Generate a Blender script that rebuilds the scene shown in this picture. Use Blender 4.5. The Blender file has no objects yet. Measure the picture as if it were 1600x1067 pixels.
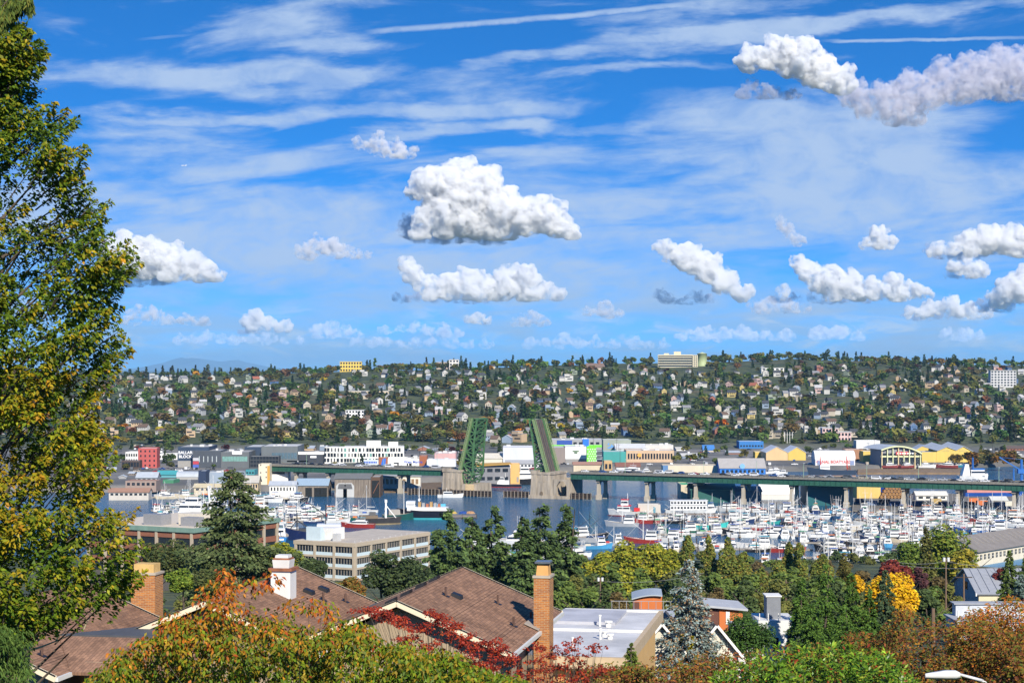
import bpy, math, random
import numpy as np
from mathutils import Vector, Matrix, noise as mnoise

RND = random.Random(11)
NPR = np.random.default_rng(5)
scn = bpy.context.scene
COL = scn.collection

# ---------------------------------------------------------------- camera
F, CU, HV, H = 2860.0, 800.0, 575.0, 78.0      # focal length in photo pixels, centre column, horizon row, eye height (m)
cam_data = bpy.data.cameras.new('camera')
cam_data.sensor_width = 36.0
cam_data.lens = F / 1600.0 * 36.0
cam_data.shift_y = (HV - 533.5) / 1600.0
cam_data.clip_start = 0.5
cam_data.clip_end = 400000.0
cam = bpy.data.objects.new('camera', cam_data)
COL.objects.link(cam)
cam.location = (0, 0, H)
cam.rotation_euler = (math.radians(90), 0, 0)
scn.camera = cam

# ---------------------------------------------------------------- sun, exposure
SUN_EL, SUN_OFF = math.radians(33), math.radians(19)       # behind the camera, a little to the right
sun_vec = Vector((math.sin(SUN_OFF) * math.cos(SUN_EL), -math.cos(SUN_OFF) * math.cos(SUN_EL), math.sin(SUN_EL)))
sun_data = bpy.data.lights.new('sun', 'SUN')
sun_data.energy = 5.0
sun_data.angle = math.radians(0.53)
sun_data.color = (1.0, 0.93, 0.80)
sun = bpy.data.objects.new('sun', sun_data)
COL.objects.link(sun)
sun.rotation_euler = sun_vec.to_track_quat('Z', 'Y').to_euler()

scn.view_settings.view_transform = 'Standard'
scn.view_settings.look = 'None'
scn.view_settings.exposure = 0.5
scn.view_settings.gamma = 1.0
scn.view_settings.use_curve_mapping = False
scn.cycles.max_bounces = 14
scn.cycles.diffuse_bounces = 2
scn.cycles.glossy_bounces = 2
scn.cycles.transmission_bounces = 2
scn.cycles.transparent_max_bounces = 8
scn.cycles.volume_bounces = 7
scn.cycles.volume_step_rate = 0.5
scn.cycles.volume_max_steps = 256
scn.cycles.use_denoising = True
scn.cycles.caustics_reflective = False
scn.cycles.caustics_refractive = False

# ---------------------------------------------------------------- sky: Nishita + high cirrus, by direction
class NT:
    """small helper for wiring shader nodes"""
    def __init__(s, tree): s.t = tree
    def n(s, typ, **kw):
        nd = s.t.nodes.new(typ)
        for k, v in kw.items(): setattr(nd, k, v)
        return nd
    def link(s, a, b): s.t.links.new(a, b)
    def _set(s, sock, v):
        if hasattr(v, 'is_output') or hasattr(v, 'links'): s.t.links.new(v, sock)
        else: sock.default_value = v
    def math(s, op, a, b=None, c=None, clamp=False):
        nd = s.n('ShaderNodeMath', operation=op, use_clamp=clamp)
        s._set(nd.inputs[0], a)
        if b is not None: s._set(nd.inputs[1], b)
        if c is not None: s._set(nd.inputs[2], c)
        return nd.outputs[0]
    def vec(s, op, a, b=None):
        nd = s.n('ShaderNodeVectorMath', operation=op)
        s._set(nd.inputs[0], a)
        if b is not None: s._set(nd.inputs[1], b)
        return nd.outputs['Value'] if op in ('DOT_PRODUCT', 'LENGTH', 'DISTANCE') else nd.outputs[0]
    def noise(s, vec, scale, detail=4, rough=.55, dist=0.0):
        nd = s.n('ShaderNodeTexNoise')
        s.link(vec, nd.inputs['Vector'])
        nd.inputs['Scale'].default_value = scale; nd.inputs['Detail'].default_value = detail
        nd.inputs['Roughness'].default_value = rough; nd.inputs['Distortion'].default_value = dist
        return nd.outputs['Fac']
    def mixc(s, f, a, b, blend='MIX'):
        nd = s.n('ShaderNodeMix', data_type='RGBA', blend_type=blend)
        s._set(nd.inputs[0], f); s._set(nd.inputs[6], a); s._set(nd.inputs[7], b)
        return nd.outputs[2]
    def ramp(s, f, lo, hi, a=0.0, b=1.0, smooth=True):
        nd = s.n('ShaderNodeMapRange', interpolation_type='SMOOTHSTEP' if smooth else 'LINEAR')
        s._set(nd.inputs[0], f); s._set(nd.inputs[1], lo); s._set(nd.inputs[2], hi)
        nd.inputs[3].default_value = a; nd.inputs[4].default_value = b
        return nd.outputs[0]

def build_world():
    w = bpy.data.worlds.new('World'); scn.world = w; w.use_nodes = True
    t = w.node_tree; t.nodes.clear(); N = NT(t)
    out = N.n('ShaderNodeOutputWorld'); bg = N.n('ShaderNodeBackground')
    N.link(bg.outputs[0], out.inputs[0])
    tc = N.n('ShaderNodeTexCoord'); d = tc.outputs['Generated']
    sep = N.n('ShaderNodeSeparateXYZ'); N.link(d, sep.inputs[0])
    x, y, z = sep.outputs
    zz = N.math('MAXIMUM', z, 0.0)
    # the clear sky: elevation stretched, as the low dust-free autumn air shows deep blue close to the horizon
    zs = N.math('MULTIPLY_ADD', zz, 2.9, 0.15)
    cv = N.n('ShaderNodeCombineXYZ'); N.link(x, cv.inputs[0]); N.link(y, cv.inputs[1]); N.link(zs, cv.inputs[2])
    nv = N.vec('NORMALIZE', cv.outputs[0])
    sky = N.n('ShaderNodeTexSky', sky_type='NISHITA', sun_disc=False)
    sky.sun_elevation = SUN_EL; sky.sun_rotation = math.pi - SUN_OFF
    sky.altitude = 100; sky.air_density = 1.0; sky.dust_density = 0.0; sky.ozone_density = 2.0
    N.link(nv, sky.inputs['Vector'])
    hs = N.n('ShaderNodeHueSaturation'); hs.inputs['Saturation'].default_value = 1.25; hs.inputs['Value'].default_value = 1.0
    N.link(sky.outputs[0], hs.inputs['Color'])
    blue = N.vec('MULTIPLY', hs.outputs[0], (.24, .95, 1.36))
    # angular coordinates in hundredths of the photo's pixels
    U = N.math('MULTIPLY', N.math('ARCTAN2', x, y), F / 100.0)
    V = N.math('MULTIPLY', N.math('ARCSINE', zz), F / 100.0)
    q = N.n('ShaderNodeCombineXYZ'); N.link(U, q.inputs[0]); N.link(V, q.inputs[1]); q = q.outputs[0]
    wq = N.n('ShaderNodeTexNoise'); N.link(N.vec('MULTIPLY', q, (.35, 1.3, 1)), wq.inputs['Vector']); wq.inputs['Scale'].default_value = 1.0; wq.inputs['Detail'].default_value = 5; wq.inputs['Roughness'].default_value = .6
    qw = N.vec('ADD', q, N.vec('MULTIPLY', N.vec('SUBTRACT', wq.outputs['Color'], (.5, .5, .5)), (2.6, .9, 0)))
    # streaks
    rot = N.n('ShaderNodeVectorRotate', rotation_type='Z_AXIS'); N.link(q, rot.inputs['Vector']); rot.inputs['Angle'].default_value = math.radians(-4)
    st = N.vec('MULTIPLY', rot.outputs[0], (0.22, 1.0, 1.0))
    warp = N.n('ShaderNodeTexNoise'); N.link(st, warp.inputs['Vector']); warp.inputs['Scale'].default_value = 0.8; warp.inputs['Detail'].default_value = 3
    st2 = N.vec('ADD', st, N.vec('MULTIPLY', N.vec('SUBTRACT', warp.outputs['Color'], (.5, .5, .5)), (.55, .8, 0)))
    n1 = N.noise(st2, 1.15, 9, .60, .25)
    n2 = N.noise(N.vec('MULTIPLY', q, (.9, 1.6, 1)), 1.3, 8, .62, .5)
    # where the cirrus lies thicker: (column, row, half length, half height, tilt deg, weight)
    bands = [(430, 125, 420, 24, 2, .9), (330, 188, 320, 15, 2, .75), (860, 92, 260, 14, 3, .8), (1240, 48, 400, 15, 5.6, 1.0),
             (420, 40, 130, 42, 8, .7), (660, 120, 130, 50, 0, .75), (690, 175, 260, 16, 2, .7), (1250, 215, 330, 60, 3, .95),
             (1300, 300, 420, 60, 0, .9), (900, 250, 250, 38, 4, .6), (300, 255, 230, 40, 2, .7), (430, 320, 330, 50, 0, .65),
             (1010, 112, 260, 10, 2, .7), (560, 75, 200, 18, 4, .8), (760, 205, 420, 14, 3, .75), (250, 215, 200, 26, 0, .8), (1150, 12, 200, 15, 5, .55), (800, 390, 1300, 130, 0, .72), (230, 20, 160, 14, 0, .4)]
    cover = None
    for (u, v, ra, rb, tilt, wt) in bands:
        ua = math.atan((u - CU) / F) * F / 100; va = math.atan((HV - v) / F) * F / 100
        c, s_ = math.cos(math.radians(tilt)), math.sin(math.radians(tilt))
        p = N.vec('SUBTRACT', qw, (ua, va, 0))
        d1 = N.vec('DOT_PRODUCT', p, (c * 100 / ra, s_ * 100 / ra, 0)); d2 = N.vec('DOT_PRODUCT', p, (-s_ * 100 / rb, c * 100 / rb, 0))
        e = N.math('MULTIPLY_ADD', d1, d1, N.math('MULTIPLY', d2, d2))
        g = N.math('MULTIPLY', N.math('POWER', 2.72, N.math('MULTIPLY', e, -1.0)), wt)
        cover = g if cover is None else N.math('MAXIMUM', cover, g)
    # elsewhere in the sky the same thin cirrus goes on
    lo = N.math('MULTIPLY_ADD', cover, -0.36, 0.53)
    ci = N.ramp(n1, lo, N.math('ADD', lo, 0.26))
    ci = N.math('MULTIPLY', ci, N.ramp(n2, .25, .62, .55, 1.0))
    ci = N.math('MULTIPLY', ci, 0.92)
    # two contrails: (u0,v0)->(u1,v1), half width
    for (u0, v0, u1, v1, wd, wt) in [(565, 53, 1330, -12, 4.2, .85), (1280, 72, 1640, 79, 2.4, .8), (215, 73, 300, 62, 2.5, .5)]:
        a = Vector((math.atan((u0 - CU) / F), math.atan((HV - v0) / F))) * F / 100
        b = Vector((math.atan((u1 - CU) / F), math.atan((HV - v1) / F))) * F / 100
        L = (b - a).length; dr = (b - a) / L
        p = N.vec('SUBTRACT', q, (a.x, a.y, 0))
        al = N.vec('DOT_PRODUCT', p, (dr.x, dr.y, 0)); ac = N.vec('DOT_PRODUCT', p, (-dr.y, dr.x, 0))
        ac = N.math('ADD', ac, N.math('MULTIPLY', N.math('SUBTRACT', n2, .5), .10))
        g = N.ramp(N.math('ABSOLUTE', ac), wd / 100 * .25, wd / 100 * 1.5, 1, 0)
        m = N.math('MULTIPLY', N.ramp(al, -.1, .5), N.ramp(al, L - 1.2, L + .4, 1, 0))
        g = N.math('MULTIPLY', N.math('MULTIPLY', g, m), N.ramp(n2, .3, .6, .55 * wt, wt))
        ci = N.math('MAXIMUM', ci, g)
    bank = N.noise(N.vec('MULTIPLY', q, (.5, 2.2, 1)), 1.1, 6, .55, .4)
    low = N.math('MULTIPLY', N.ramp(V, .3, 2.2, 1, 0), N.ramp(bank, .36, .64, .25, .80))
    col = N.mixc(ci, blue, (2.9, 3.8, 5.3, 1))
    col = N.mixc(low, col, (2.4, 3.3, 4.5, 1))
    puff = N.noise(N.vec('MULTIPLY', q, (.8, 2.6, 1)), 1.5, 7, .6, .6)
    low2 = N.math('MULTIPLY', N.ramp(V, .35, 1.35, 1, 0), N.ramp(puff, .50, .68, 0, .75))
    col = N.mixc(low2, col, (4.0, 4.7, 5.6, 1))
    N.link(col, bg.inputs[0])
    bg.inputs[1].default_value = 0.115
    w.cycles.sampling_method = 'MANUAL'; w.cycles.sample_map_resolution = 512
build_world()

# ================================================================ helpers
def P(u, v, Y):
    """world point seen at photo column u, row v at distance Y"""
    return Vector(((u - CU) / F * Y, Y, H - (v - HV) / F * Y))
def YG(v, z=0.0): return (H - z) * F / (v - HV)
def XU(u, Y): return (u - CU) / F * Y
def UP(p): return CU + F * p[0] / p[1]
def VP(p): return HV + F * (H - p[2]) / p[1]

MATS = {}
def mat(name, col, rough=.6, metal=0.0, var=.18, scale=1.5, bump=0.0, spec=.4, objcol=False, streak=False, coord='Object'):
    """plain painted / cast surface with uneven colour"""
    if name in MATS: return MATS[name]
    m = bpy.data.materials.new(name); m.use_nodes = True
    t = m.node_tree; N = NT(t); b = t.nodes['Principled BSDF']
    b.inputs['Roughness'].default_value = rough; b.inputs['Metallic'].default_value = metal
    b.inputs['Specular IOR Level'].default_value = spec
    tc = N.n('ShaderNodeTexCoord'); v = tc.outputs[coord]
    if streak: v = N.vec('MULTIPLY', v, (1, 1, .18))
    f = N.noise(v, scale, 5, .6)
    if objcol:
        oi = N.n('ShaderNodeObjectInfo'); base = oi.outputs['Color']
    else:
        rgb = N.n('ShaderNodeRGB'); rgb.outputs[0].default_value = (*col, 1); base = rgb.outputs[0]
    k = N.ramp(f, .25, .75, 1 - var, 1 + var * .6, False)
    c = N.vec('MULTIPLY', base, (1, 1, 1)); nd = N.n('ShaderNodeVectorMath', operation='SCALE'); N.link(base, nd.inputs[0]); N.link(k, nd.inputs['Scale'])
    N.link(nd.outputs[0], b.inputs['Base Color'])
    if bump:
        bp = N.n('ShaderNodeBump'); bp.inputs['Strength'].default_value = bump; bp.inputs['Distance'].default_value = .05
        N.link(f, bp.inputs['Height']); N.link(bp.outputs[0], b.inputs['Normal'])
    MATS[name] = m
    return m

def leafmat(name, rough=.55, trans=.28, gloss=.3):
    if name in MATS: return MATS[name]
    m = bpy.data.materials.new(name); m.use_nodes = True
    t = m.node_tree; N = NT(t); b = t.nodes['Principled BSDF']; out = t.nodes['Material Output']
    at = N.n('ShaderNodeAttribute', attribute_name='leafcol')
    oi = N.n('ShaderNodeObjectInfo')
    c = N.mixc(1.0, at.outputs['Color'], oi.outputs['Color'], 'MULTIPLY')
    N.link(c, b.inputs['Base Color']); b.inputs['Roughness'].default_value = rough; b.inputs['Specular IOR Level'].default_value = gloss
    tr = N.n('ShaderNodeBsdfTranslucent'); N.link(c, tr.inputs[0])
    mx = N.n('ShaderNodeMixShader'); mx.inputs[0].default_value = trans
    N.link(b.outputs[0], mx.inputs[1]); N.link(tr.outputs[0], mx.inputs[2]); N.link(mx.outputs[0], out.inputs[0])
    MATS[name] = m
    return m

class MB:
    """collects polygons of ONE part"""
    def __init__(s): s.v = []; s.f = []; s.m = []
    def add(s, vs, fs, m=0):
        o = len(s.v); s.v += [tuple(p) for p in vs]; s.f += [tuple(i + o for i in f) for f in fs]; s.m += [m] * len(fs); return s
    def box(s, x0, x1, y0, y1, z0, z1, m=0):
        return s.add([(x0, y0, z0), (x1, y0, z0), (x1, y1, z0), (x0, y1, z0), (x0, y0, z1), (x1, y0, z1), (x1, y1, z1), (x0, y1, z1)],
                     [(0, 3, 2, 1), (4, 5, 6, 7), (0, 1, 5, 4), (1, 2, 6, 5), (2, 3, 7, 6), (3, 0, 4, 7)], m)
    def frus(s, c0, s0, c1, s1, m=0):
        (x, y, z), (a, b) = c0, s0; (X, Y, Z), (A, B) = c1, s1
        return s.add([(x - a, y - b, z), (x + a, y - b, z), (x + a, y + b, z), (x - a, y + b, z), (X - A, Y - B, Z), (X + A, Y - B, Z), (X + A, Y + B, Z), (X - A, Y + B, Z)],
                     [(0, 3, 2, 1), (4, 5, 6, 7), (0, 1, 5, 4), (1, 2, 6, 5), (2, 3, 7, 6), (3, 0, 4, 7)], m)
    def beam(s, a, b, w, h=None, up=(0, 0, 1), m=0):
        a = Vector(a); b = Vector(b); h = h or w; d = (b - a).normalized(); up = Vector(up)
        if abs(d.dot(up)) > .98: up = Vector((1, 0, 0))
        x = d.cross(up).normalized() * w / 2; z = x.cross(d).normalized() * h / 2
        vs = [a - x - z, a + x - z, a + x + z, a - x + z, b - x - z, b + x - z, b + x + z, b - x + z]
        return s.add(vs, [(0, 3, 2, 1), (4, 5, 6, 7), (0, 1, 5, 4), (1, 2, 6, 5), (2, 3, 7, 6), (3, 0, 4, 7)], m)
    def tube(s, a, b, r, r2=None, n=6, m=0, cap=True):
        a = Vector(a); b = Vector(b); r2 = r if r2 is None else r2; d = (b - a).normalized()
        up = Vector((0, 0, 1)) if abs(d.z) < .95 else Vector((1, 0, 0)); x = d.cross(up).normalized(); y = d.cross(x)
        vs = []
        for q, rr in ((a, r), (b, r2)):
            for i in range(n):
                t = 2 * math.pi * i / n; vs.append(q + (x * math.cos(t) + y * math.sin(t)) * rr)
        fs = [(i, (i + 1) % n, n + (i + 1) % n, n + i) for i in range(n)]
        if cap: fs += [tuple(range(n)), tuple(range(2 * n - 1, n - 1, -1))]
        return s.add(vs, fs, m)
    def path(s, pts, rs, n=5, m=0):
        for i in range(len(pts) - 1): s.tube(pts[i], pts[i + 1], rs[i], rs[i + 1], n, m, cap=(i == len(pts) - 2))
        return s
    def prism(s, pts, y0, y1, m=0):
        """polygon given in (x,z), extruded along y"""
        n = len(pts)
        vs = [(x, y0, z) for x, z in pts] + [(x, y1, z) for x, z in pts]
        return s.add(vs, [tuple(range(n)), tuple(range(2 * n - 1, n - 1, -1))] + [(i, n + i, n + (i + 1) % n, (i + 1) % n) for i in range(n)], m)
    def plan(s, pts, z0, z1, m=0):
        n = len(pts)
        vs = [(x, y, z0) for x, y in pts] + [(x, y, z1) for x, y in pts]
        return s.add(vs, [tuple(range(n - 1, -1, -1)), tuple(range(n, 2 * n))] + [(i, (i + 1) % n, n + (i + 1) % n, n + i) for i in range(n)], m)
    def slab(s, pts, t, m=0):
        """flat polygon given a thickness downwards along its normal"""
        P_ = [Vector(p) for p in pts]; nrm = (P_[1] - P_[0]).cross(P_[2] - P_[0]).normalized()
        if nrm.z < 0: P_ = P_[::-1]; nrm = -nrm
        n = len(P_); vs = P_ + [p - nrm * t for p in P_]
        return s.add(vs, [tuple(range(n)), tuple(range(2 * n - 1, n - 1, -1))] + [(i, n + i, n + (i + 1) % n, (i + 1) % n) for i in range(n)], m)
    def mesh(s, name, mats, smooth=False):
        me = bpy.data.meshes.new(name); me.from_pydata(s.v, [], s.f)
        if not isinstance(mats, (list, tuple)): mats = [mats]
        for m in mats: me.materials.append(m)
        if len(mats) > 1: me.polygons.foreach_set('material_index', s.m)
        if smooth: me.polygons.foreach_set('use_smooth', [True] * len(s.f))
        return me
    def build(s, name, mats, parent=None, smooth=False):
        return obj(name, s.mesh(name, mats, smooth), parent)

def obj(name, me, parent=None, loc=None, rz=None, color=None):
    o = bpy.data.objects.new(name, me); COL.objects.link(o)
    if parent is not None: o.parent = parent
    if loc is not None: o.location = loc
    if rz is not None: o.rotation_euler = (0, 0, rz)
    if color is not None: o.color = (*color, 1)
    return o
def tag(o, label=None, cat=None, group=None, kind=None):
    if label: o['label'] = label
    if cat: o['category'] = cat
    if group: o['group'] = group
    if kind: o['kind'] = kind
    return o
def thing(name, label, cat, loc=(0, 0, 0), rz=0.0, group=None):
    o = bpy.data.objects.new(name, None); COL.objects.link(o); o.empty_display_size = .3
    o.location = loc; o.rotation_euler = (0, 0, rz)
    return tag(o, label, cat, group)
def dup(root, loc, rz, scale=None, label=None, group=None, parent=None):
    r = root.copy(); COL.objects.link(r); r.parent = parent; r.location = loc; r.rotation_euler = (0, 0, rz)
    if scale is not None: r.scale = scale if hasattr(scale, '__len__') else (scale,) * 3
    if label: r['label'] = label
    if group: r['group'] = group
    made = []
    for ch in (KIDS[root.name] if root.name in KIDS else root.children):
        c = ch.copy(); COL.objects.link(c); c.parent = r; made.append(c)
        for g in (KIDS[ch.name] if ch.name in KIDS else ch.children):
            e = g.copy(); COL.objects.link(e); e.parent = c; made.append(e)
    MADE[0] = (r, made)
    return r
MADE = [None]
KIDS = {}
def freeze(root):
    """remember a prototype's children, so that copying does not search the whole scene each time"""
    KIDS[root.name] = list(root.children)
    for c in KIDS[root.name]: KIDS[c.name] = list(c.children)
    return root
def recolor(root, cols):
    for c in MADE[0][1] if MADE[0][0] is root else root.children_recursive:
        k = c.name.split('.')[0]
        if k in cols: c.color = (*cols[k], 1)

ORD = ['leftmost', 'second from left', 'third from left', 'fourth from left', 'fifth from left', 'sixth from left', 'seventh from left', 'eighth from left', 'ninth from left', 'tenth from left', 'eleventh from left', 'twelfth from left']
PENDING = []     # (object, description, where) -> labels are finished once all things of a kind stand
def later(o, desc, where): PENDING.append((o, desc, where))
def finish_labels():
    cells = {}
    for o, d, w in PENDING: cells.setdefault((d, w), []).append(o)
    for (d, w), os_ in cells.items():
        os_.sort(key=lambda o: UP(o.location))
        for i, o in enumerate(os_):
            o['label'] = f'{d}, {w}' + ('' if len(os_) == 1 else ', ' + (ORD[i] if i < len(ORD) else f'{i+1}th from left'))

# ================================================================ cumulus clouds: closed billowing bodies filled with even white vapour
def make_cloud(blobs, vbase, label, tall=1.0, dens=1.0, albedo=(.97, .97, .98), parent=None, vox=2.2, seed=0, wisp=False, base_alt=1250.0):
    rr = random.Random(seed)
    Y = (base_alt - H) * F / (HV - vbase); k = Y / F
    us = [b[0] for b in blobs]; uc = sum(us) / len(us)
    org = P(uc, vbase, Y)
    bm_v, bm_f = [], []
    ico = make_cloud.ico; stretch = 1.9 if (wisp and vbase > 480) else 1.25 if wisp else 1.0
    def ball(c, r, sq=1.0):
        o = len(bm_v)
        for p in ico[0]: bm_v.append((c[0] + p[0] * r * stretch, c[1] + p[1] * r, (lambda z_: z_ if z_ > 0 else z_ * (.5 if wisp else .22))(c[2] + p[2] * r * sq)))
        for f in ico[1]: bm_f.append((f[0] + o, f[1] + o, f[2] + o))
    full = []
    for i, b in enumerate(blobs):
        b = (b[0], b[1], b[2] * 1.12); full.append(b)
        if i + 1 < len(blobs):
            n_ = blobs[i + 1]
            if abs(n_[0] - b[0]) + abs(n_[1] - b[1]) > .6 * (b[2] + n_[2]):
                full.append(((b[0] + n_[0]) / 2 + rr.uniform(-2, 2), max(b[1], n_[1]) + rr.uniform(-.1, .25) * b[2], .5 * (b[2] + n_[2]) * rr.uniform(.75, 1.0)))
        if rr.random() < .75 and vbase - b[1] < 1.7 * b[2]: full.append((b[0] + rr.uniform(-.9, .9) * b[2], vbase - b[2] * rr.uniform(.15, .45), b[2] * rr.uniform(.55, .85)))
    for (u, v, r) in full:
        c = ((u - uc), rr.uniform(-.5, .5) * r, (vbase - v))
        ball(c, r * .93)
        for j in range(11 if not wisp else 6):
            a = rr.uniform(0, 2 * math.pi); e = rr.uniform(-.15, 1.35)
            dv = (math.cos(a) * math.cos(e), math.sin(a) * math.cos(e), math.sin(e)); r2 = r * rr.uniform(.32, .55)
            c2 = tuple(c[i] + dv[i] * r * .85 for i in range(3)); ball(c2, r2)
            for q in range(2):
                a2 = rr.uniform(0, 2 * math.pi); e2 = rr.uniform(-.5, 1.4)
                d2 = (math.cos(a2) * math.cos(e2), math.sin(a2) * math.cos(e2), math.sin(e2))
                ball(tuple(c2[i] + d2[i] * r2 * .85 for i in range(3)), r2 * rr.uniform(.45, .65))
    me = bpy.data.meshes.new('cloud'); me.from_pydata(bm_v, [], bm_f)
    o = bpy.data.objects.new('cloud', me); COL.objects.link(o)
    md = o.modifiers.new('remesh', 'REMESH'); md.mode = 'VOXEL'; md.voxel_size = vox
    dg = bpy.context.evaluated_depsgraph_get(); dg.update()
    me2 = bpy.data.meshes.new_from_object(o.evaluated_get(dg)); o.modifiers.clear(); o.data = me2
    n = len(me2.vertices); co = np.empty(n * 3); no = np.empty(n * 3)
    me2.vertices.foreach_get('co', co); me2.vertices.foreach_get('normal', no)
    co = co.reshape(-1, 3); no = no.reshape(-1, 3)
    amp = np.array([mnoise.fractal(Vector(p) * .11 + Vector((seed * 7.1, 0, 0)), .9, 2.1, 5) for p in co])
    fine = np.array([abs(mnoise.noise(Vector(p) * .33 + Vector((0, seed * 3.3, 0)))) for p in co])
    mid = np.array([abs(mnoise.noise(Vector(p) * .16 + Vector((seed, 5.5, 0)))) for p in co])
    disp = amp * (3.6 if not wisp else 5.5) - fine * .6 - mid * 1.7 + 1.1
    damp = np.clip(co[:, 2] / 6.0, .25, 1)
    co = co + no * (disp * damp)[:, None]
    me2.vertices.foreach_set('co', (co * k).ravel())
    me2.polygons.foreach_set('use_smooth', [True] * len(me2.polygons))
    me2.materials.clear()
    m = bpy.data.materials.new('cloud_vapour'); m.use_nodes = True; t = m.node_tree; t.nodes.clear(); N = NT(t)
    out = N.n('ShaderNodeOutputMaterial'); vs = N.n('ShaderNodeVolumeScatter')
    vs.inputs['Color'].default_value = (*albedo, 1); vs.inputs['Anisotropy'].default_value = 0.0
    tc = N.n('ShaderNodeTexCoord'); q = N.vec('MULTIPLY', tc.outputs['Object'], (1 / k, 1 / k, 1 / k)); q = N.vec('ADD', q, (seed * 37.0, 0, 0))
    f = N.noise(q, .065 if not wisp else .075, 7, .64, .35)
    d_ = N.ramp(f, *((.39, .64) if not wisp else (.42, .66)))
    dn = N.math('MULTIPLY', d_, (.30 if not wisp else .55) * dens / k); N.link(dn, vs.inputs['Density'])
    va = N.n('ShaderNodeVolumeAbsorption'); va.inputs['Color'].default_value = (*albedo, 1); N.link(dn, va.inputs['Density'])
    ad = N.n('ShaderNodeAddShader'); N.link(vs.outputs[0], ad.inputs[0]); N.link(va.outputs[0], ad.inputs[1]); N.link(ad.outputs[0], out.inputs['Volume'])
    me2.materials.append(m)
    if parent is not None:
        o.name = 'scud'; o.parent = parent; o.location = org - parent.location
        return o
    o.location = org
    tag(o, label, 'cloud', 'cumulus clouds over the hill')
    return o
def _ico():
    import bmesh
    bm = bmesh.new(); bmesh.ops.create_icosphere(bm, subdivisions=2, radius=1.0)
    v = [tuple(p.co) for p in bm.verts]; f = [tuple(q.index for q in p.verts) for p in bm.faces]; bm.free(); return v, f
make_cloud.ico = _ico()
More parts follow.
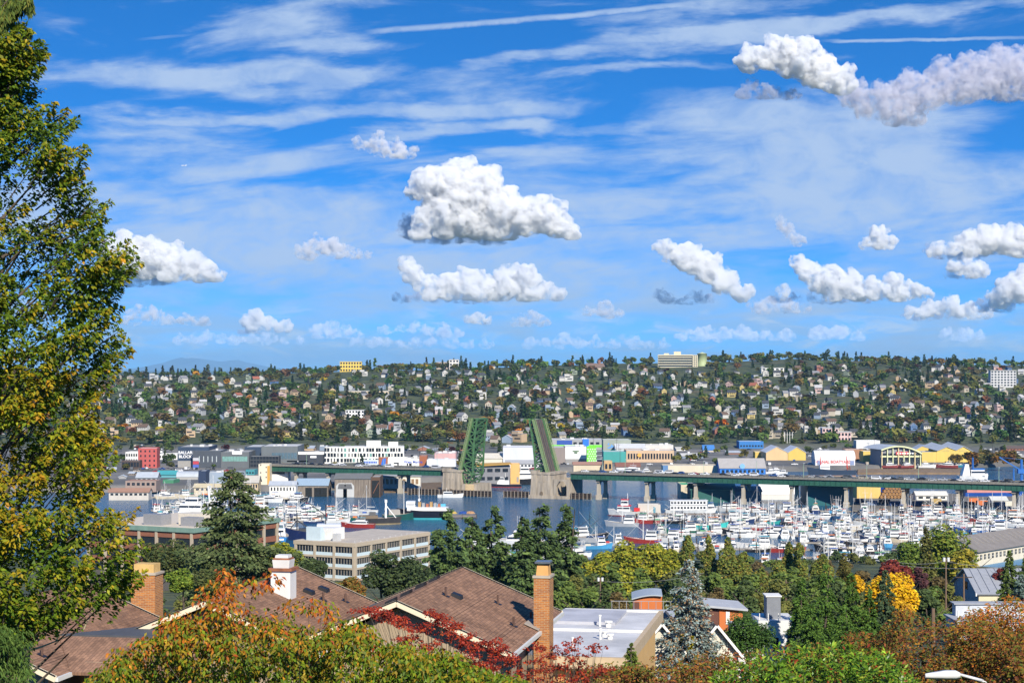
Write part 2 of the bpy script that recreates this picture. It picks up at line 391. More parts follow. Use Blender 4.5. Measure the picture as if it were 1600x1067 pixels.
CLOUDS = [
 ([(668, 296, 24), (690, 302, 36), (722, 305, 40), (752, 310, 36), (700, 340, 30), (745, 345, 28), (785, 335, 34), (820, 345, 26), (856, 342, 25), (880, 356, 16), (660, 350, 17)], 374, 'largest bright white cumulus cloud with tall left dome, above the bridge', 1, 'n'),
 ([(190, 405, 30), (225, 408, 30), (262, 412, 26), (295, 418, 21), (325, 428, 15), (345, 434, 8)], 441, 'white flat-based cumulus cloud beside the tall green-yellow tree', 2, 'n'),
 ([(634, 415, 12), (645, 432, 13), (662, 448, 13), (692, 450, 17), (735, 450, 22), (770, 452, 17), (800, 442, 22), (826, 440, 18), (852, 455, 13), (878, 460, 8)], 470, 'long low cumulus cloud with knobbly tops directly below the largest cloud', 3, 'n'),
 ([(1172, 95, 19), (1215, 88, 24), (1250, 98, 27), (1285, 115, 24), (1315, 132, 20)], 150, 'bright domed cloud at upper right beneath the broad contrail', 4, 'n'),
 ([(1335, 150, 20), (1380, 165, 24), (1425, 150, 28), (1475, 132, 30), (1525, 128, 32), (1578, 122, 36), (1625, 125, 34)], 192, 'long mauve-grey ragged cloud reaching the upper right edge', 5, 'w'),
 ([(562, 226, 9), (590, 228, 13), (618, 236, 13), (642, 240, 9)], 248, 'small pinkish puff of cloud alone in the left-middle sky', 6, 'w'),
 ([(470, 392, 9), (492, 385, 13), (518, 388, 14), (545, 396, 9), (575, 400, 5)], 404, 'small flat grey-based cloud left of the long low cumulus', 7, 'w'),
 ([(1038, 388, 12), (1062, 402, 15), (1085, 410, 20), (1112, 424, 20), (1140, 442, 17), (1168, 458, 10)], 472, 'sloping white cumulus cloud falling away to the right, right of the bridge', 8, 'n'),
 ([(1245, 412, 11), (1265, 428, 16), (1295, 440, 20), (1325, 448, 19), (1362, 455, 14), (1392, 450, 17), (1425, 454, 13), (1448, 460, 8), (1222, 458, 9)], 470, 'broad white cumulus cloud with stepped top at right', 9, 'n'),
 ([(1220, 346, 7), (1228, 358, 8), (1240, 370, 8), (1252, 380, 7)], 388, 'narrow leaning wisp of cloud above the stepped cumulus', 10, 'w'),
 ([(1372, 368, 12), (1390, 380, 10), (1355, 380, 7)], 390, 'small round puff of cloud above the stepped cumulus', 11, 'n'),
 ([(1465, 390, 10), (1512, 380, 15), (1545, 378, 21), (1580, 378, 22), (1620, 380, 20)], 402, 'large white cumulus cloud cut by the right edge, upper one', 12, 'n'),
 ([(1490, 418, 10), (1515, 415, 14), (1538, 424, 9)], 434, 'small white cloud just under the upper right-edge cumulus', 13, 'n'),
 ([(1550, 465, 9), (1575, 455, 19), (1605, 445, 26)], 482, 'white cumulus cloud cut by the right edge, lower one', 14, 'n'),
 ([(1180, 480, 7), (1205, 476, 9), (1232, 480, 9), (1258, 484, 6)], 490, 'low white cloud bank under the sloping cumulus', 15, 'w'),
 ([(1420, 488, 7), (1452, 484, 11), (1485, 480, 13), (1515, 486, 11), (1545, 490, 7)], 499, 'low rounded cloud beneath the stepped cumulus', 16, 'n'),
 ([(385, 504, 9), (402, 500, 13), (420, 508, 10), (445, 512, 9)], 520, 'low twin-peaked cloud above the far blue mountain', 17, 'n'),
 ([(495, 518, 8), (515, 514, 10), (540, 520, 9), (560, 524, 6)], 528, 'low long cloud above the tall skyline poplars', 18, 'w'),
 ([(600, 516, 6), (630, 514, 6), (655, 512, 8), (690, 516, 9), (712, 522, 7)], 528, 'low broken cloud bank above the raised left bridge leaf', 19, 'w'),
 ([(732, 500, 6), (748, 498, 8), (764, 503, 5)], 507, 'little triangular cloud above the space between the bridge leaves', 20, 'n'),
 ([(815, 500, 8), (832, 497, 9), (850, 504, 7)], 510, 'little cloud above the raised right bridge leaf', 21, 'w'),
 ([(920, 488, 7), (945, 484, 9), (965, 490, 6)], 496, 'small pale cloud right of the long low cumulus', 22, 'w'),
 ([(1070, 525, 7), (1100, 522, 10), (1130, 524, 9), (1165, 522, 9), (1195, 526, 7), (1230, 524, 8)], 533, 'pale low cloud bank over the hilltop hospital', 23, 'w'),
 ([(1280, 522, 10), (1310, 520, 10), (1340, 526, 7)], 532, 'pale low cloud on the horizon right of the hospital', 24, 'w'),
 ([(1480, 524, 7), (1505, 522, 8), (1530, 526, 6)], 532, 'pale low cloud on the horizon at far right', 25, 'w'),
 ([(560, 536, 7), (600, 534, 8), (650, 537, 7), (700, 535, 8), (760, 538, 6)], 545, 'faint grey cloud bank low on the horizon left of centre', 27, 'w'),
 ([(830, 536, 7), (880, 533, 9), (930, 537, 8), (990, 534, 8), (1040, 538, 6)], 545, 'faint grey cloud bank low on the horizon right of centre', 28, 'w'),
 ([(280, 530, 6), (320, 527, 8), (370, 531, 7), (420, 529, 8), (470, 533, 6)], 539, 'faint grey cloud bank above the blue mountain', 29, 'w'),
 ([(215, 490, 10), (240, 492, 9), (290, 500, 8), (320, 505, 7)], 508, 'pale low cloud just right of the tall tree', 26, 'w'),
]
for blobs, vb, lab, sd, kd in CLOUDS:
    big = max(b[2] for b in blobs); grey = sd == 5
    o = make_cloud(blobs, vb, lab, seed=sd, wisp=(kd == 'w'), dens=(1.0 if kd == 'n' else .26 if grey else .34), vox=(2.5 if big > 20 else 1.8), albedo=(.990, .987, .985) if kd == 'n' else (.84, .83, .88) if grey else (.94, .935, .95))
    if kd == 'n' and big > 12:       # thin ragged scud hanging round the lower left of the cloud
        g = random.Random(sd * 13); b0 = min(blobs); b1 = max(blobs); w_ = b1[0] - b0[0]
        sc = [(b0[0] - .5 * big + w_ * .62 * i / 5 + g.uniform(-4, 4), vb - g.uniform(-.05, .55) * big, big * g.uniform(.26, .46)) for i in range(6)]
        make_cloud(sc, vb + big * .12, None, seed=sd + 50, wisp=True, dens=.30, vox=2.2, albedo=(.62, .67, .80), parent=o)

# ================================================================ terrain and water
def lerp_tab(x, xs, ys): return float(np.interp(x, xs, ys))
# far (north) shore as a curve in plan
SHORE_PX = [(-400, 1140), (0, 1144), (390, 1150), (470, 1160), (590, 1176), (640, 1225), (700, 1242), (800, 1262), (880, 1368), (1100, 1375), (1330, 1380), (1450, 1400), (1600, 1458), (2200, 1500)]
SH_X = [XU(u, y) for u, y in SHORE_PX]; SH_Y = [y for u, y in SHORE_PX]
def shore(x): return np.interp(x, SH_X, SH_Y)
RID_X = [XU(u, 2800) for u in (-600, 250, 450, 700, 900, 1100, 1250, 1400, 1600, 2300)]
RID_Z = [60, 64, 69, 77, 82, 87, 92, 85, 81, 78]
def ridge_z(x): return np.interp(x, RID_X, RID_Z)
NEAR_Y = [-60, 0, 30, 60, 90, 150, 250, 350, 500, 650, 715, 738, 760]
NEAR_Z = [71, 68, 65, 61.5, 58, 50, 39, 29, 14, 4, 2.6, 1.2, -3]
def gz(x, y):
    x = np.asarray(x, float); y = np.asarray(y, float)
    near = np.interp(y, NEAR_Y, NEAR_Z)
    s = shore(x); k = np.clip((y - s) / 6.0, 0, 1); far = -3 + k * 7.0
    t = np.clip((y - 1680) / 1120.0, 0, 1); hill = (ridge_z(x) - 4) * (t * .78 + .22 * t * t * (3 - 2 * t))
    drop = np.clip((y - 2860) / 2500.0, 0, 1) * ridge_z(x) * .9
    return np.where(y < 760, near, far + hill - drop)
def ground_at(u, v):
    """distance at which the sight line through (u,v) meets the far hillside"""
    lo, hi = 1300.0, 2850.0
    for _ in range(40):
        m = .5 * (lo + hi)
        z = H - (v - HV) / F * m
        if z > float(gz(XU(u, m), m)): lo = m
        else: hi = m
    return hi

def build_ground():
    ys = np.concatenate([np.linspace(-60, 760, 84), np.linspace(775, 1090, 10), np.arange(1095, 1520, 4.0), np.linspace(1530, 2900, 80), np.geomspace(3000, 68000, 24)])
    xs = np.concatenate([-np.geomspace(60000, 700, 14), np.linspace(-660, 660, 133), np.geomspace(700, 60000, 14)])
    X, Y = np.meshgrid(xs, ys)
    Z = gz(X, Y) + np.where((Y < 700) | (Y > 1700), np.sin(X * .05 + Y * .031) * .5 + np.sin(X * .013 - Y * .02) * .8, 0)
    nx, ny = len(xs), len(ys)
    v = np.stack([X, Y, Z], -1).reshape(-1, 3)
    i = np.arange(ny - 1)[:, None] * nx + np.arange(nx - 1)[None]
    f = np.stack([i, i + 1, i + 1 + nx, i + nx], -1).reshape(-1, 4)
    me = bpy.data.meshes.new('ground'); me.from_pydata(v.tolist(), [], f.tolist())
    me.polygons.foreach_set('use_smooth', [True] * len(f))
    m = bpy.data.materials.new('ground_soil'); m.use_nodes = True; t = m.node_tree; N = NT(t); b = t.nodes['Principled BSDF']
    g = N.n('ShaderNodeNewGeometry'); sep = N.n('ShaderNodeSeparateXYZ'); N.link(g.outputs['Position'], sep.inputs[0])
    n1 = N.noise(g.outputs['Position'], .012, 5, .6); n2 = N.noise(g.outputs['Position'], .25, 5, .65)
    green = N.mixc(n2, (.022, .035, .010, 1), (.065, .070, .024, 1))
    paved = N.mixc(N.ramp(n1, .4, .6), (.10, .098, .092, 1), (.19, .175, .155, 1))
    paved = N.mixc(N.ramp(n2, .55, .75, 0, .5), paved, (.05, .05, .05, 1))
    n3 = N.noise(g.outputs['Position'], .09, 6, .7)
    hill = N.mixc(N.ramp(n3, .42, .58), (.020, .034, .010, 1), (.085, .095, .028, 1))
    hill = N.mixc(N.ramp(n1, .56, .7, 0, .6), hill, (.14, .10, .05, 1))
    flat = N.math('MULTIPLY', N.ramp(sep.outputs[1], 1000, 1100), N.ramp(sep.outputs[1], 1640, 1760, 1, 0))
    N.link(N.mixc(flat, hill, paved), b.inputs['Base Color']); b.inputs['Roughness'].default_value = .95
    me.materials.append(m)
    tag(obj('ground', me), kind='structure')
build_ground()

def build_water():
    mb = MB(); mb.add([(-900, 690, 0), (900, 690, 0), (900, 1560, 0), (-900, 1560, 0)], [(0, 1, 2, 3)])
    m = bpy.data.materials.new('bay_water'); m.use_nodes = True; t = m.node_tree; N = NT(t); b = t.nodes['Principled BSDF']
    b.inputs['Base Color'].default_value = (.018, .085, .165, 1); b.inputs['Roughness'].default_value = .16; b.inputs['IOR'].default_value = 1.33
    tc = N.n('ShaderNodeTexCoord'); v = N.vec('MULTIPLY', tc.outputs['Object'], (.6, 1.0, 1))
    a = N.noise(v, .55, 4, .6); c = N.noise(v, .05, 3, .5); w = N.noise(v, 2.2, 2, .5)
    h = N.math('ADD', N.math('MULTIPLY', a, N.ramp(c, .35, .65, .55, 1.1)), N.math('MULTIPLY', w, .22))
    bp = N.n('ShaderNodeBump'); bp.inputs['Strength'].default_value = 1.0; bp.inputs['Distance'].default_value = 1.1
    N.link(h, bp.inputs['Height']); N.link(bp.outputs[0], b.inputs['Normal'])
    tag(mb.build('water', m), kind='structure')
build_water()

def build_mountain():
    m = mat('mountain_rock', (.10, .13, .16), .95, var=.35, scale=.0006)
    Y = 60000.0
    prof = [(150, 585), (215, 580), (235, 573), (255, 567), (272, 563), (283, 558), (292, 560), (300, 559), (318, 561), (332, 563), (345, 565), (360, 563), (372, 562), (385, 566), (400, 569), (425, 574), (470, 580), (560, 588)]
    us = np.linspace(140, 560, 90); vs = np.interp(us, [p[0] for p in prof], [p[1] for p in prof])
    rows = []
    for j, (dy, k) in enumerate([(-7000, 0.0), (-4600, .45), (-2400, .72), (-1000, .9), (0, 1.0), (2500, .6), (6000, 0.0)]):
        row = []
        for i, (u, v) in enumerate(zip(us, vs)):
            top = H - (v - HV) / F * Y
            n = mnoise.fractal(Vector((i * .16, j * .9, 3.3)), 1.0, 2.0, 5)
            z = -120 + (top + 120) * k * (1 + (.12 * n if 0 < k < 1 else 0))
            row.append((XU(u, Y) + n * 260 * (k < 1), Y + dy, z))
        rows.append(row)
    nx = len(us); vs_ = [p for r in rows for p in r]
    fs = [(j * nx + i, j * nx + i + 1, (j + 1) * nx + i + 1, (j + 1) * nx + i) for j in range(len(rows) - 1) for i in range(nx - 1)]
    me = bpy.data.meshes.new('mountain'); me.from_pydata(vs_, [], fs); me.materials.append(m)
    tag(obj('mountain', me), kind='structure')
build_mountain()

# ================================================================ the bascule bridge
GREEN = mat('bridge_green', (.070, .165, .062), .6, var=.4, scale=.5)
GREEN_D = mat('girder_green', (.022, .095, .060), .55, var=.25, scale=.4, streak=True)
GREEN_L = mat('bridge_pale_green', (.22, .30, .13), .6, var=.25, scale=.8)
CONC = mat('pier_concrete', (.38, .32, .245), .9, var=.5, scale=.42, bump=.5, streak=True)
CONC_L = mat('column_concrete', (.44, .385, .30), .9, var=.25, scale=.6, streak=True)
RAILC = mat('rail_concrete', (.20, .185, .155), .9, var=.3, scale=.7)
ASPH = mat('bridge_asphalt', (.060, .058, .056), .9, var=.25, scale=.3)
GRATE = mat('steel_grating', (.075, .068, .062), .7, var=.5, scale=.6)
RUST = mat('grating_rust', (.17, .105, .065), .8, var=.3, scale=.8)
WOOD_D = mat('fender_timber', (.060, .042, .030), .9, var=.5, scale=.9, streak=True)
DARK = mat('opening_shade', (.012, .014, .014), .9)  # near-black colour that paints the shade inside open bays
WOOD = mat('weathered_wood', (.23, .19, .15), .9, var=.4, scale=.8, streak=True)

BR_ANG = math.radians(-24.0)
BR_O = Vector((26.0, 1104.0, 0.0))
DECK = 16.0
bridge = thing('bascule_bridge', 'green steel drawbridge over the bay, both leaves raised', 'bridge', BR_O, BR_ANG)
def s_at_u(u):
    k = (u - CU) / F; c, s = math.cos(BR_ANG), math.sin(BR_ANG)
    return (k * BR_O.y - BR_O.x) / (c - k * s)
def br_world(s, b, z=DECK):
    c, n = math.cos(BR_ANG), math.sin(BR_ANG)
    return Vector((BR_O.x + s * c - b * n, BR_O.y + s * n + b * c, z))
SL = -63.0              # left pier
def approach(s0, s1, name, cols, seg=18.0):
    mb = MB(); mb.box(s0, s1, -9, 9, DECK - .9, DECK)
    o = mb.build('road_deck', ASPH, bridge)
    mb = MB()
    for b in (-3.4, 0, 3.4): mb.box(s0 + .2, s1 - .2, b - .05, b + .05, DECK + .003, DECK + .012)
    mb.build('lane_marking', mat('lane_paint', (.55, .52, .40), .8), bridge)
    for b in (-8.2, 8.2):
        g = MB(); g.box(s0, s1, b - .25, b + .25, DECK - 4.0, DECK - .9)
        g.box(s0, s1, b - .55, b + .55, DECK - 4.15, DECK - 4.0)
        st = s0 + 1.5
        while st < s1:
            g.box(st - .08, st + .08, b - .52, b - .25, DECK - 4.0, DECK - .9); st += 3.0
        g.build('girder', GREEN_D, bridge)
    # concrete parapet in panels
    n = max(1, int((s1 - s0) / 9.0))
    pm = MB(); L = (s1 - s0) / n
    pm.box(0.06, L - .06, -.18, .18, -.55, .72); pm.box(-.3, .3, -.3, .3, -.6, .9)
    pm = pm.mesh('parapet_panel', RAILC)
    for b in (-9.2, 9.2):
        for i in range(n): obj('parapet_panel', pm, bridge, (s0 + i * L, b, DECK - .25))
    for s in cols:
        for b in (-5.6, 5.6):
            c = MB(); c.frus((s, b, -2), (1.45, 1.45), (s, b, 3.0), (1.4, 1.4)); c.frus((s, b, 3.0), (1.0, 1.0), (s, b, DECK - 5.6), (.85, .85))
            c.build('column', CONC_L, bridge)
        c = MB(); c.box(s - 1.1, s + 1.1, -7.6, 7.6, DECK - 5.6, DECK - 4.16)
        c.add([(s - .8, -4.65, DECK - 5.6), (s + .8, -4.65, DECK - 5.6), (s + .8, -3, DECK - 5.6), (s - .8, -3, DECK - 5.6), (s - .8, -4.65, DECK - 7.4), (s + .8, -4.65, DECK - 7.4)], [(0, 4, 5, 1), (3, 2, 5, 4), (0, 3, 4), (1, 5, 2)])
        c.add([(s - .8, 4.65, DECK - 5.6), (s + .8, 4.65, DECK - 5.6), (s + .8, 3, DECK - 5.6), (s - .8, 3, DECK - 5.6), (s - .8, 4.65, DECK - 7.4), (s + .8, 4.65, DECK - 7.4)], [(0, 1, 5, 4), (3, 4, 5, 2), (0, 4, 3), (1, 2, 5)])
        c.build('pier_cap', CONC, bridge)
COLS_R = [s_at_u(u) for u in (941, 1016, 1092, 1166, 1241, 1326, 1415, 1500, 1587, 1680)]
approach(13.5, COLS_R[-1] + 20, 'r', COLS_R)
S_END = s_at_u(430)
approach(S_END, SL - 7.5, 'l', [s_at_u(632)] + [s_at_u(u) for u in (575, 520, 470)])
MB().frus((S_END - 1.5, 0, -2), (3.0, 10.5), (S_END - 1.5, 0, DECK - .2), (2.4, 9.6)).build('abutment', CONC, bridge)

def pier(s0, s1, ext0, ext1, flip, mass):
    """s0-s1: the solid tower; ext0-ext1: the open counterweight bay"""
    mb = MB()
    c = (s0 + s1) / 2; hw = (s1 - s0) / 2
    mb.frus((c, 0, -2), (hw + 1.0, 12.2), (c, 0, 2.0), (hw + .8, 12.0)); mb.frus((c, 0, 2.0), (hw, 11.3), (c, 0, DECK - 1.6), (hw - .5, 10.6))
    mb.frus((c, 0, DECK - 1.6), (hw, 11.1), (c, 0, DECK - .3), (hw, 11.1))
    for k in (-.62, 0, .62):       # pilasters and panels on the front and back faces
        for sd in (-1, 1):
            mb.frus((c + k * hw, sd * 11.25, 2.0), (hw * .13, .35), (c + k * hw * .95, sd * 10.55, DECK - 1.7), (hw * .12, .35))
    t = mb.build('pier', CONC, bridge)
    for sd in (-1,):
        d = MB(); d.box(c - hw * .25, c + hw * .25, -11.1, -10.75, DECK - 6.0, DECK - 5.5); d.build('ledge', CONC, t)
        d = MB(); d.prism([(c - .9, 2.2), (c - .9, 3.6), (c - .45, 4.3), (c + .45, 4.3), (c + .9, 3.6), (c + .9, 2.2)], -11.9, -11.3); d.build('niche', mat('niche_brown', (.16, .12, .08), .95), t)  # raised arch-shaped block, darker brown than the pier
    mb = MB(); a, b = min(ext0, ext1), max(ext0, ext1)
    if mass:                       # walls round a dark arched bay
        mb.box(a, b, -11.2, -10.0, -2, 1.8); mb.box(a, b, 9.0, 11.2, -2, DECK - 4.3)
        e = MB(); w = b - a
        e.prism([(a, 1.8), (a + .18 * w, 1.8), (a + .18 * w, 7.5), (a + .38 * w, 10.6), (a + .68 * w, 10.6), (a + .86 * w, 7.5), (a + .86 * w, 1.8), (b, 1.8), (b, DECK - 4.3), (a, DECK - 4.3)], -11.2, -8.8)
        e.build('arch_wall', CONC, bridge)
        mb.box(b - .8, b, -8.8, 9.0, -2, DECK - 4.3)
        mb.box(a, b, -8.6, 8.6, -2, 1.2)
        mb.build('pier_bay', CONC, bridge)
        br = MB()
        br.beam((a + .3 * w, -4, 1.2), (a + .6 * w, -4, 10), .5); br.beam((a + .8 * w, -4, 1.2), (a + .5 * w, -4, 10), .5); br.beam((a + .2 * w, -4, 5), (a + .85 * w, -4, 5), .4)
        br.build('counterweight_frame', GREEN_D, bridge)
    else:
        mb.frus(((a + b) / 2, 0, -2), ((b - a) / 2, 11.0), ((a + b) / 2, 0, 7.2), ((b - a) / 2 - .3, 10.6)); mb.build('pier_bay', CONC, bridge)
        pl = MB(); pl.box(a + .30 * (b - a), a + .80 * (b - a), -11.35, -10.75, -.5, 7.3); pl.build('patched_panel', mat('patched_concrete', (.58, .43, .24), .9, var=.2, scale=.5), bridge)
pier(-11.5, 3.5, 3.6, 13.4, 1, True)
pier(SL - 7.5, SL + 5.0, SL + 5.1, SL + 16.0, -1, False)
# control huts / railings at the pier tops
for s in (-9.0, SL - 5.0):
    h = MB(); h.box(s - 2.4, s + 2.4, -11.0, -8.0, DECK - .3, DECK + .7); h.build('pier_parapet', CONC, bridge)

def leaf(s_piv, dirn, ang):
    """one raised leaf; dirn -1: points to -s. Built along local l (0..L) and depth t (0 = roadway, negative = under)."""
    L = 33.5; th = math.radians(ang)
    def W(l, b, t):
        return Vector((s_piv + dirn * (l * math.cos(th) - t * math.sin(th)), b, DECK - 1.2 + l * math.sin(th) + t * math.cos(th)))
    up = W(0, 0, 1) - W(0, 0, 0)
    root = MB()
    root.add([W(-1, -6.2, .0), W(L, -6.2, .0), W(L, 6.2, .0), W(-1, 6.2, .0), W(-1, -6.2, -.35), W(L, -6.2, -.35), W(L, 6.2, -.35), W(-1, 6.2, -.35)],
             [(0, 1, 2, 3), (7, 6, 5, 4), (0, 4, 5, 1), (1, 5, 6, 2), (2, 6, 7, 3), (3, 7, 4, 0)])
    lf = root.build('leaf', GRATE, bridge); lf['label'] = 'raised green truss leaf on the ' + ('right' if dirn < 0 else 'left') + ' pier'
    def mem(name, a, b, w, h=None, m=GREEN):
        q = MB(); q.beam(a, b, w, h, up); return q.build(name, m, lf)
    for b in (-4.9, -1.75, 1.5, 4.6): mem('rusty_joint', W(0, b, .03), W(L, b, .03), .5, .07, RUST)
    mem('median', W(0, 0, .1), W(L, 0, .1), .5, .3, GRATE)
    NP = 8; xs = [L * i / NP for i in range(NP + 1)]
    dep = lambda l: -(2.6 + 5.2 * (1 - l / L) ** 1.5)
    for b in (-7.4, 7.4):
        mem('top_chord', W(-2, b, .25), W(L, b, .25), .95, 1.0)
        for i in range(NP): mem('bottom_chord', W(xs[i], b, dep(xs[i])), W(xs[i + 1], b, dep(xs[i + 1])), .95, .95)
        for i in range(NP + 1): mem('vertical', W(xs[i], b, .2), W(xs[i], b, dep(xs[i])), .6)
        for i in range(NP):
            a_, c_ = (xs[i], xs[i + 1]) if i % 2 else (xs[i + 1], xs[i])
            mem('diagonal', W(a_, b, 0), W(c_, b, dep(c_)), .62)
        # sidewalk edge girder with lattice rail
        e = 1 if b > 0 else -1
        mem('sidewalk', W(0, b + e * 1.3, .15), W(L, b + e * 1.3, .15), 1.9, .18, GREEN_L)
        mem('rail', W(0, b + e * 2.2, 1.3), W(L, b + e * 2.2, 1.3), .28, .28, GREEN_L)
        mem('rail', W(0, b - e * .6, 1.3), W(L, b - e * .6, 1.3), .28, .28, GREEN_L)
        mem('rail', W(0, b + e * 2.2, .3), W(L, b + e * 2.2, .3), .35, .45, GREEN_L)
        lat = MB(); l = 0
        while l < L - .5:
            lat.beam(W(l, b + e * 2.2, .3), W(l + 1.1, b + e * 2.2, 1.3), .14); lat.beam(W(l + 1.1, b + e * 2.2, .3), W(l, b + e * 2.2, 1.3), .14)
            lat.beam(W(l, b - e * .6, .3), W(l + 1.1, b - e * .6, 1.3), .14); l += 1.4
        tag(lat.build('rail_lattice', GREEN_L, lf), kind='stuff')
    for i in range(NP + 1):
        mem('floor_beam', W(xs[i], -7.4, -1.0), W(xs[i], 7.4, -1.0), .5, 1.3)
        mem('bottom_strut', W(xs[i], -7.4, dep(xs[i])), W(xs[i], 7.4, dep(xs[i])), .6, .6)
    for i in range(NP):
        mem('bottom_lateral', W(xs[i], -7.4, dep(xs[i])), W(xs[i + 1], 7.4, dep(xs[i + 1])), .42)
        mem('bottom_lateral', W(xs[i], 7.4, dep(xs[i])), W(xs[i + 1], -7.4, dep(xs[i + 1])), .42)
        for b in (-3.8, 0, 3.8): mem('stringer', W(xs[i], b, -.7), W(xs[i + 1], b, -.7), .3, .6)
    # tail below the pivot with the counterweight truss
    for b in (-7.4, 7.4):
        mem('tail_chord', W(0, b, -7.8), W(-8.5, b, -5.6), .7); mem('tail_chord', W(-2, b, .25), W(-8.5, b, -1.0), .7)
        mem('tail_diagonal', W(0, b, 0), W(-8.5, b, -5.6), .5); mem('tail_diagonal', W(-4, b, -6.6), W(-4.0, b, -.2), .45); mem('tail_diagonal', W(0, b, -7.8), W(-4.0, b, -.2), .45)
    mem('tail_strut', W(-8.5, -7.4, -5.6), W(-8.5, 7.4, -5.6), .8); mem('tail_strut', W(-4, -7.4, -6.6), W(-4, 7.4, -6.6), .6)
    mem('tail_lateral', W(0, -7.4, -7.8), W(-8.5, 7.4, -5.6), .4); mem('tail_lateral', W(0, 7.4, -7.8), W(-8.5, -7.4, -5.6), .4)
leaf(-2.0, -1, 74.0)
leaf(SL + 4.0, 1, 76.0)
# timber fenders round the piers
def fender(s0, s1, b, lab):
    t = thing('timber_fender', lab, 'fender', br_world((s0 + s1) / 2, b, 0), BR_ANG, 'timber fenders round the bridge piers')
    h = (s1 - s0) / 2
    for z in (.6, 2.0, 3.2):
        w = MB(); w.box(-h, h, -.25, .25, z, z + .5); w.build('wale', WOOD_D, t)
    n = int(h * 2 / 2.2); pm = MB().tube((0, 0, -3), (0, 0, 4.1), .32, .3, 6).mesh('pile', WOOD)
    for i in range(n + 1): obj('pile', pm, t, (-h + 2 * h * i / n, -.6, RND.uniform(-.3, .3)))
    bk = MB(); bk.box(-h, h, .26, .42, .2, 3.4); bk.build('boarding', WOOD_D, t)
fender(-29, -12.6, -10.5, 'dark timber fender wall running left from the right bridge pier')
fender(14.4, 27, -9.0, 'dark timber fender wall running right from the right bridge pier')
fender(SL - 30, SL - 9, -12.5, 'dark timber fender wall left of the left bridge pier')
fender(SL - 8, SL + 27, -13.2, 'long timber fender wall along the foot of the left bridge pier')

# lamp posts and a gate bridge hut on the approach
def lamp(s, b, lab):
    t = thing('street_lamp', lab, 'lamp post', br_world(s, b, DECK), BR_ANG, 'lamp posts along the bridge')
    MB().path([(0, 0, -.2), (0, 0, 7.4), (0, .4 * -b / 9.2, 8.1), (0, 1.9 * -b / 9.2, 8.3)], [.14, .1, .08, .06]).build('pole', mat('lamp_green', (.28, .42, .28), .5), t)
    MB().box(-.22, .22, min(0, -b / 9.2) * 2.6 , max(0, -b / 9.2) * 2.6 , 8.15, 8.4).build('lamp_head', mat('lamp_grey', (.5, .5, .5), .4), t)
LAMPS = [(933, 1), (985, 0), (1107, 0), (1175, 1), (1262, 0), (1360, 0), (1430, 1), (1565, 0), (673, 1), (610, 0), (550, 1), (490, 0)]
for i, (u, far) in enumerate(LAMPS):
    side = 'far' if far else 'near'
    o_ = lamp(s_at_u(u), 8.9 if far else -8.9, None)
for o in [o for o in COL.objects if o.name.startswith('street_lamp')]:
    u = UP(o.location); later(o, 'slim green street lamp', 'on the bridge deck ' + ('left' if u < 700 else 'right') + ' of the raised leaves')

# ================================================================ foliage builders
def leaves(name, cen, size, cols, m, parent=None, nrm=None, dirs=None, aspect=.5, droop=0.0, tilt=.8, loc=None, sunward=.75):
    """one crown: a folded diamond leaf (or leaf clump) at each centre"""
    n = len(cen); cen = np.asarray(cen, float)
    size = np.broadcast_to(np.asarray(size, float), (n,))
    if dirs is None:
        a = NPR.uniform(0, 2 * np.pi, n); dirs = np.stack([np.cos(a), np.sin(a), NPR.normal(-droop, .35, n)], -1)
    dirs = dirs / np.linalg.norm(dirs, axis=1, keepdims=True)
    if nrm is None: nrm = np.stack([NPR.normal(0, tilt, n), NPR.normal(0, tilt, n), np.ones(n)], -1)
    nrm = nrm / (np.linalg.norm(nrm, axis=1, keepdims=True) + 1e-9) + np.array(tuple(sun_vec)) * sunward      # leaves turn towards the light
    side = np.cross(nrm, dirs); side /= np.linalg.norm(side, axis=1, keepdims=True) + 1e-9
    up = np.cross(dirs, side)
    L = size[:, None]; w = L * aspect * .5
    a = cen - dirs * L * .5; b = cen + side * w + up * L * .10 - dirs * L * .05; c = cen + dirs * L * .5 - up * L * .05; d = cen - side * w + up * L * .10 - dirs * L * .05
    v = np.stack([a, b, c, d], 1).reshape(-1, 3).astype(np.float32)
    me = bpy.data.meshes.new(name)
    me.vertices.add(4 * n); me.vertices.foreach_set('co', v.ravel())
    me.loops.add(4 * n); me.loops.foreach_set('vertex_index', np.arange(4 * n, dtype=np.int32))
    me.polygons.add(n); me.polygons.foreach_set('loop_start', np.arange(0, 4 * n, 4, dtype=np.int32))
    at = me.color_attributes.new('leafcol', 'FLOAT_COLOR', 'POINT')
    cc = np.ones((n, 4, 4), np.float32); cc[:, :, :3] = np.asarray(cols, np.float32)[:, None, :]
    at.data.foreach_set('color', cc.ravel())
    me.update(); me.validate(); me.materials.append(m)
    return obj(name, me, parent, loc)
def palette(n, cols, w=None, jit=.18, bias=None):
    cols = np.asarray(cols, float); w = np.asarray(w if w is not None else np.ones(len(cols)), float); w /= w.sum()
    i = NPR.choice(len(cols), n, p=w)
    c = cols[i]; k = np.exp(NPR.normal(0, jit, n))[:, None]
    return np.clip(c * k, 0.002, .9)
LEAF = leafmat('leaf', .6, .28, .15); NEEDLE = leafmat('needle', .75, .14, .1); GLOSSY = leafmat('glossy_leaf', .38, .24, .28)
BARK = mat('bark', (.085, .065, .048), .95, var=.35, scale=2.0, bump=.5)
BARK_L = mat('pale_bark', (.22, .19, .14), .95, var=.35, scale=2.0, bump=.5)

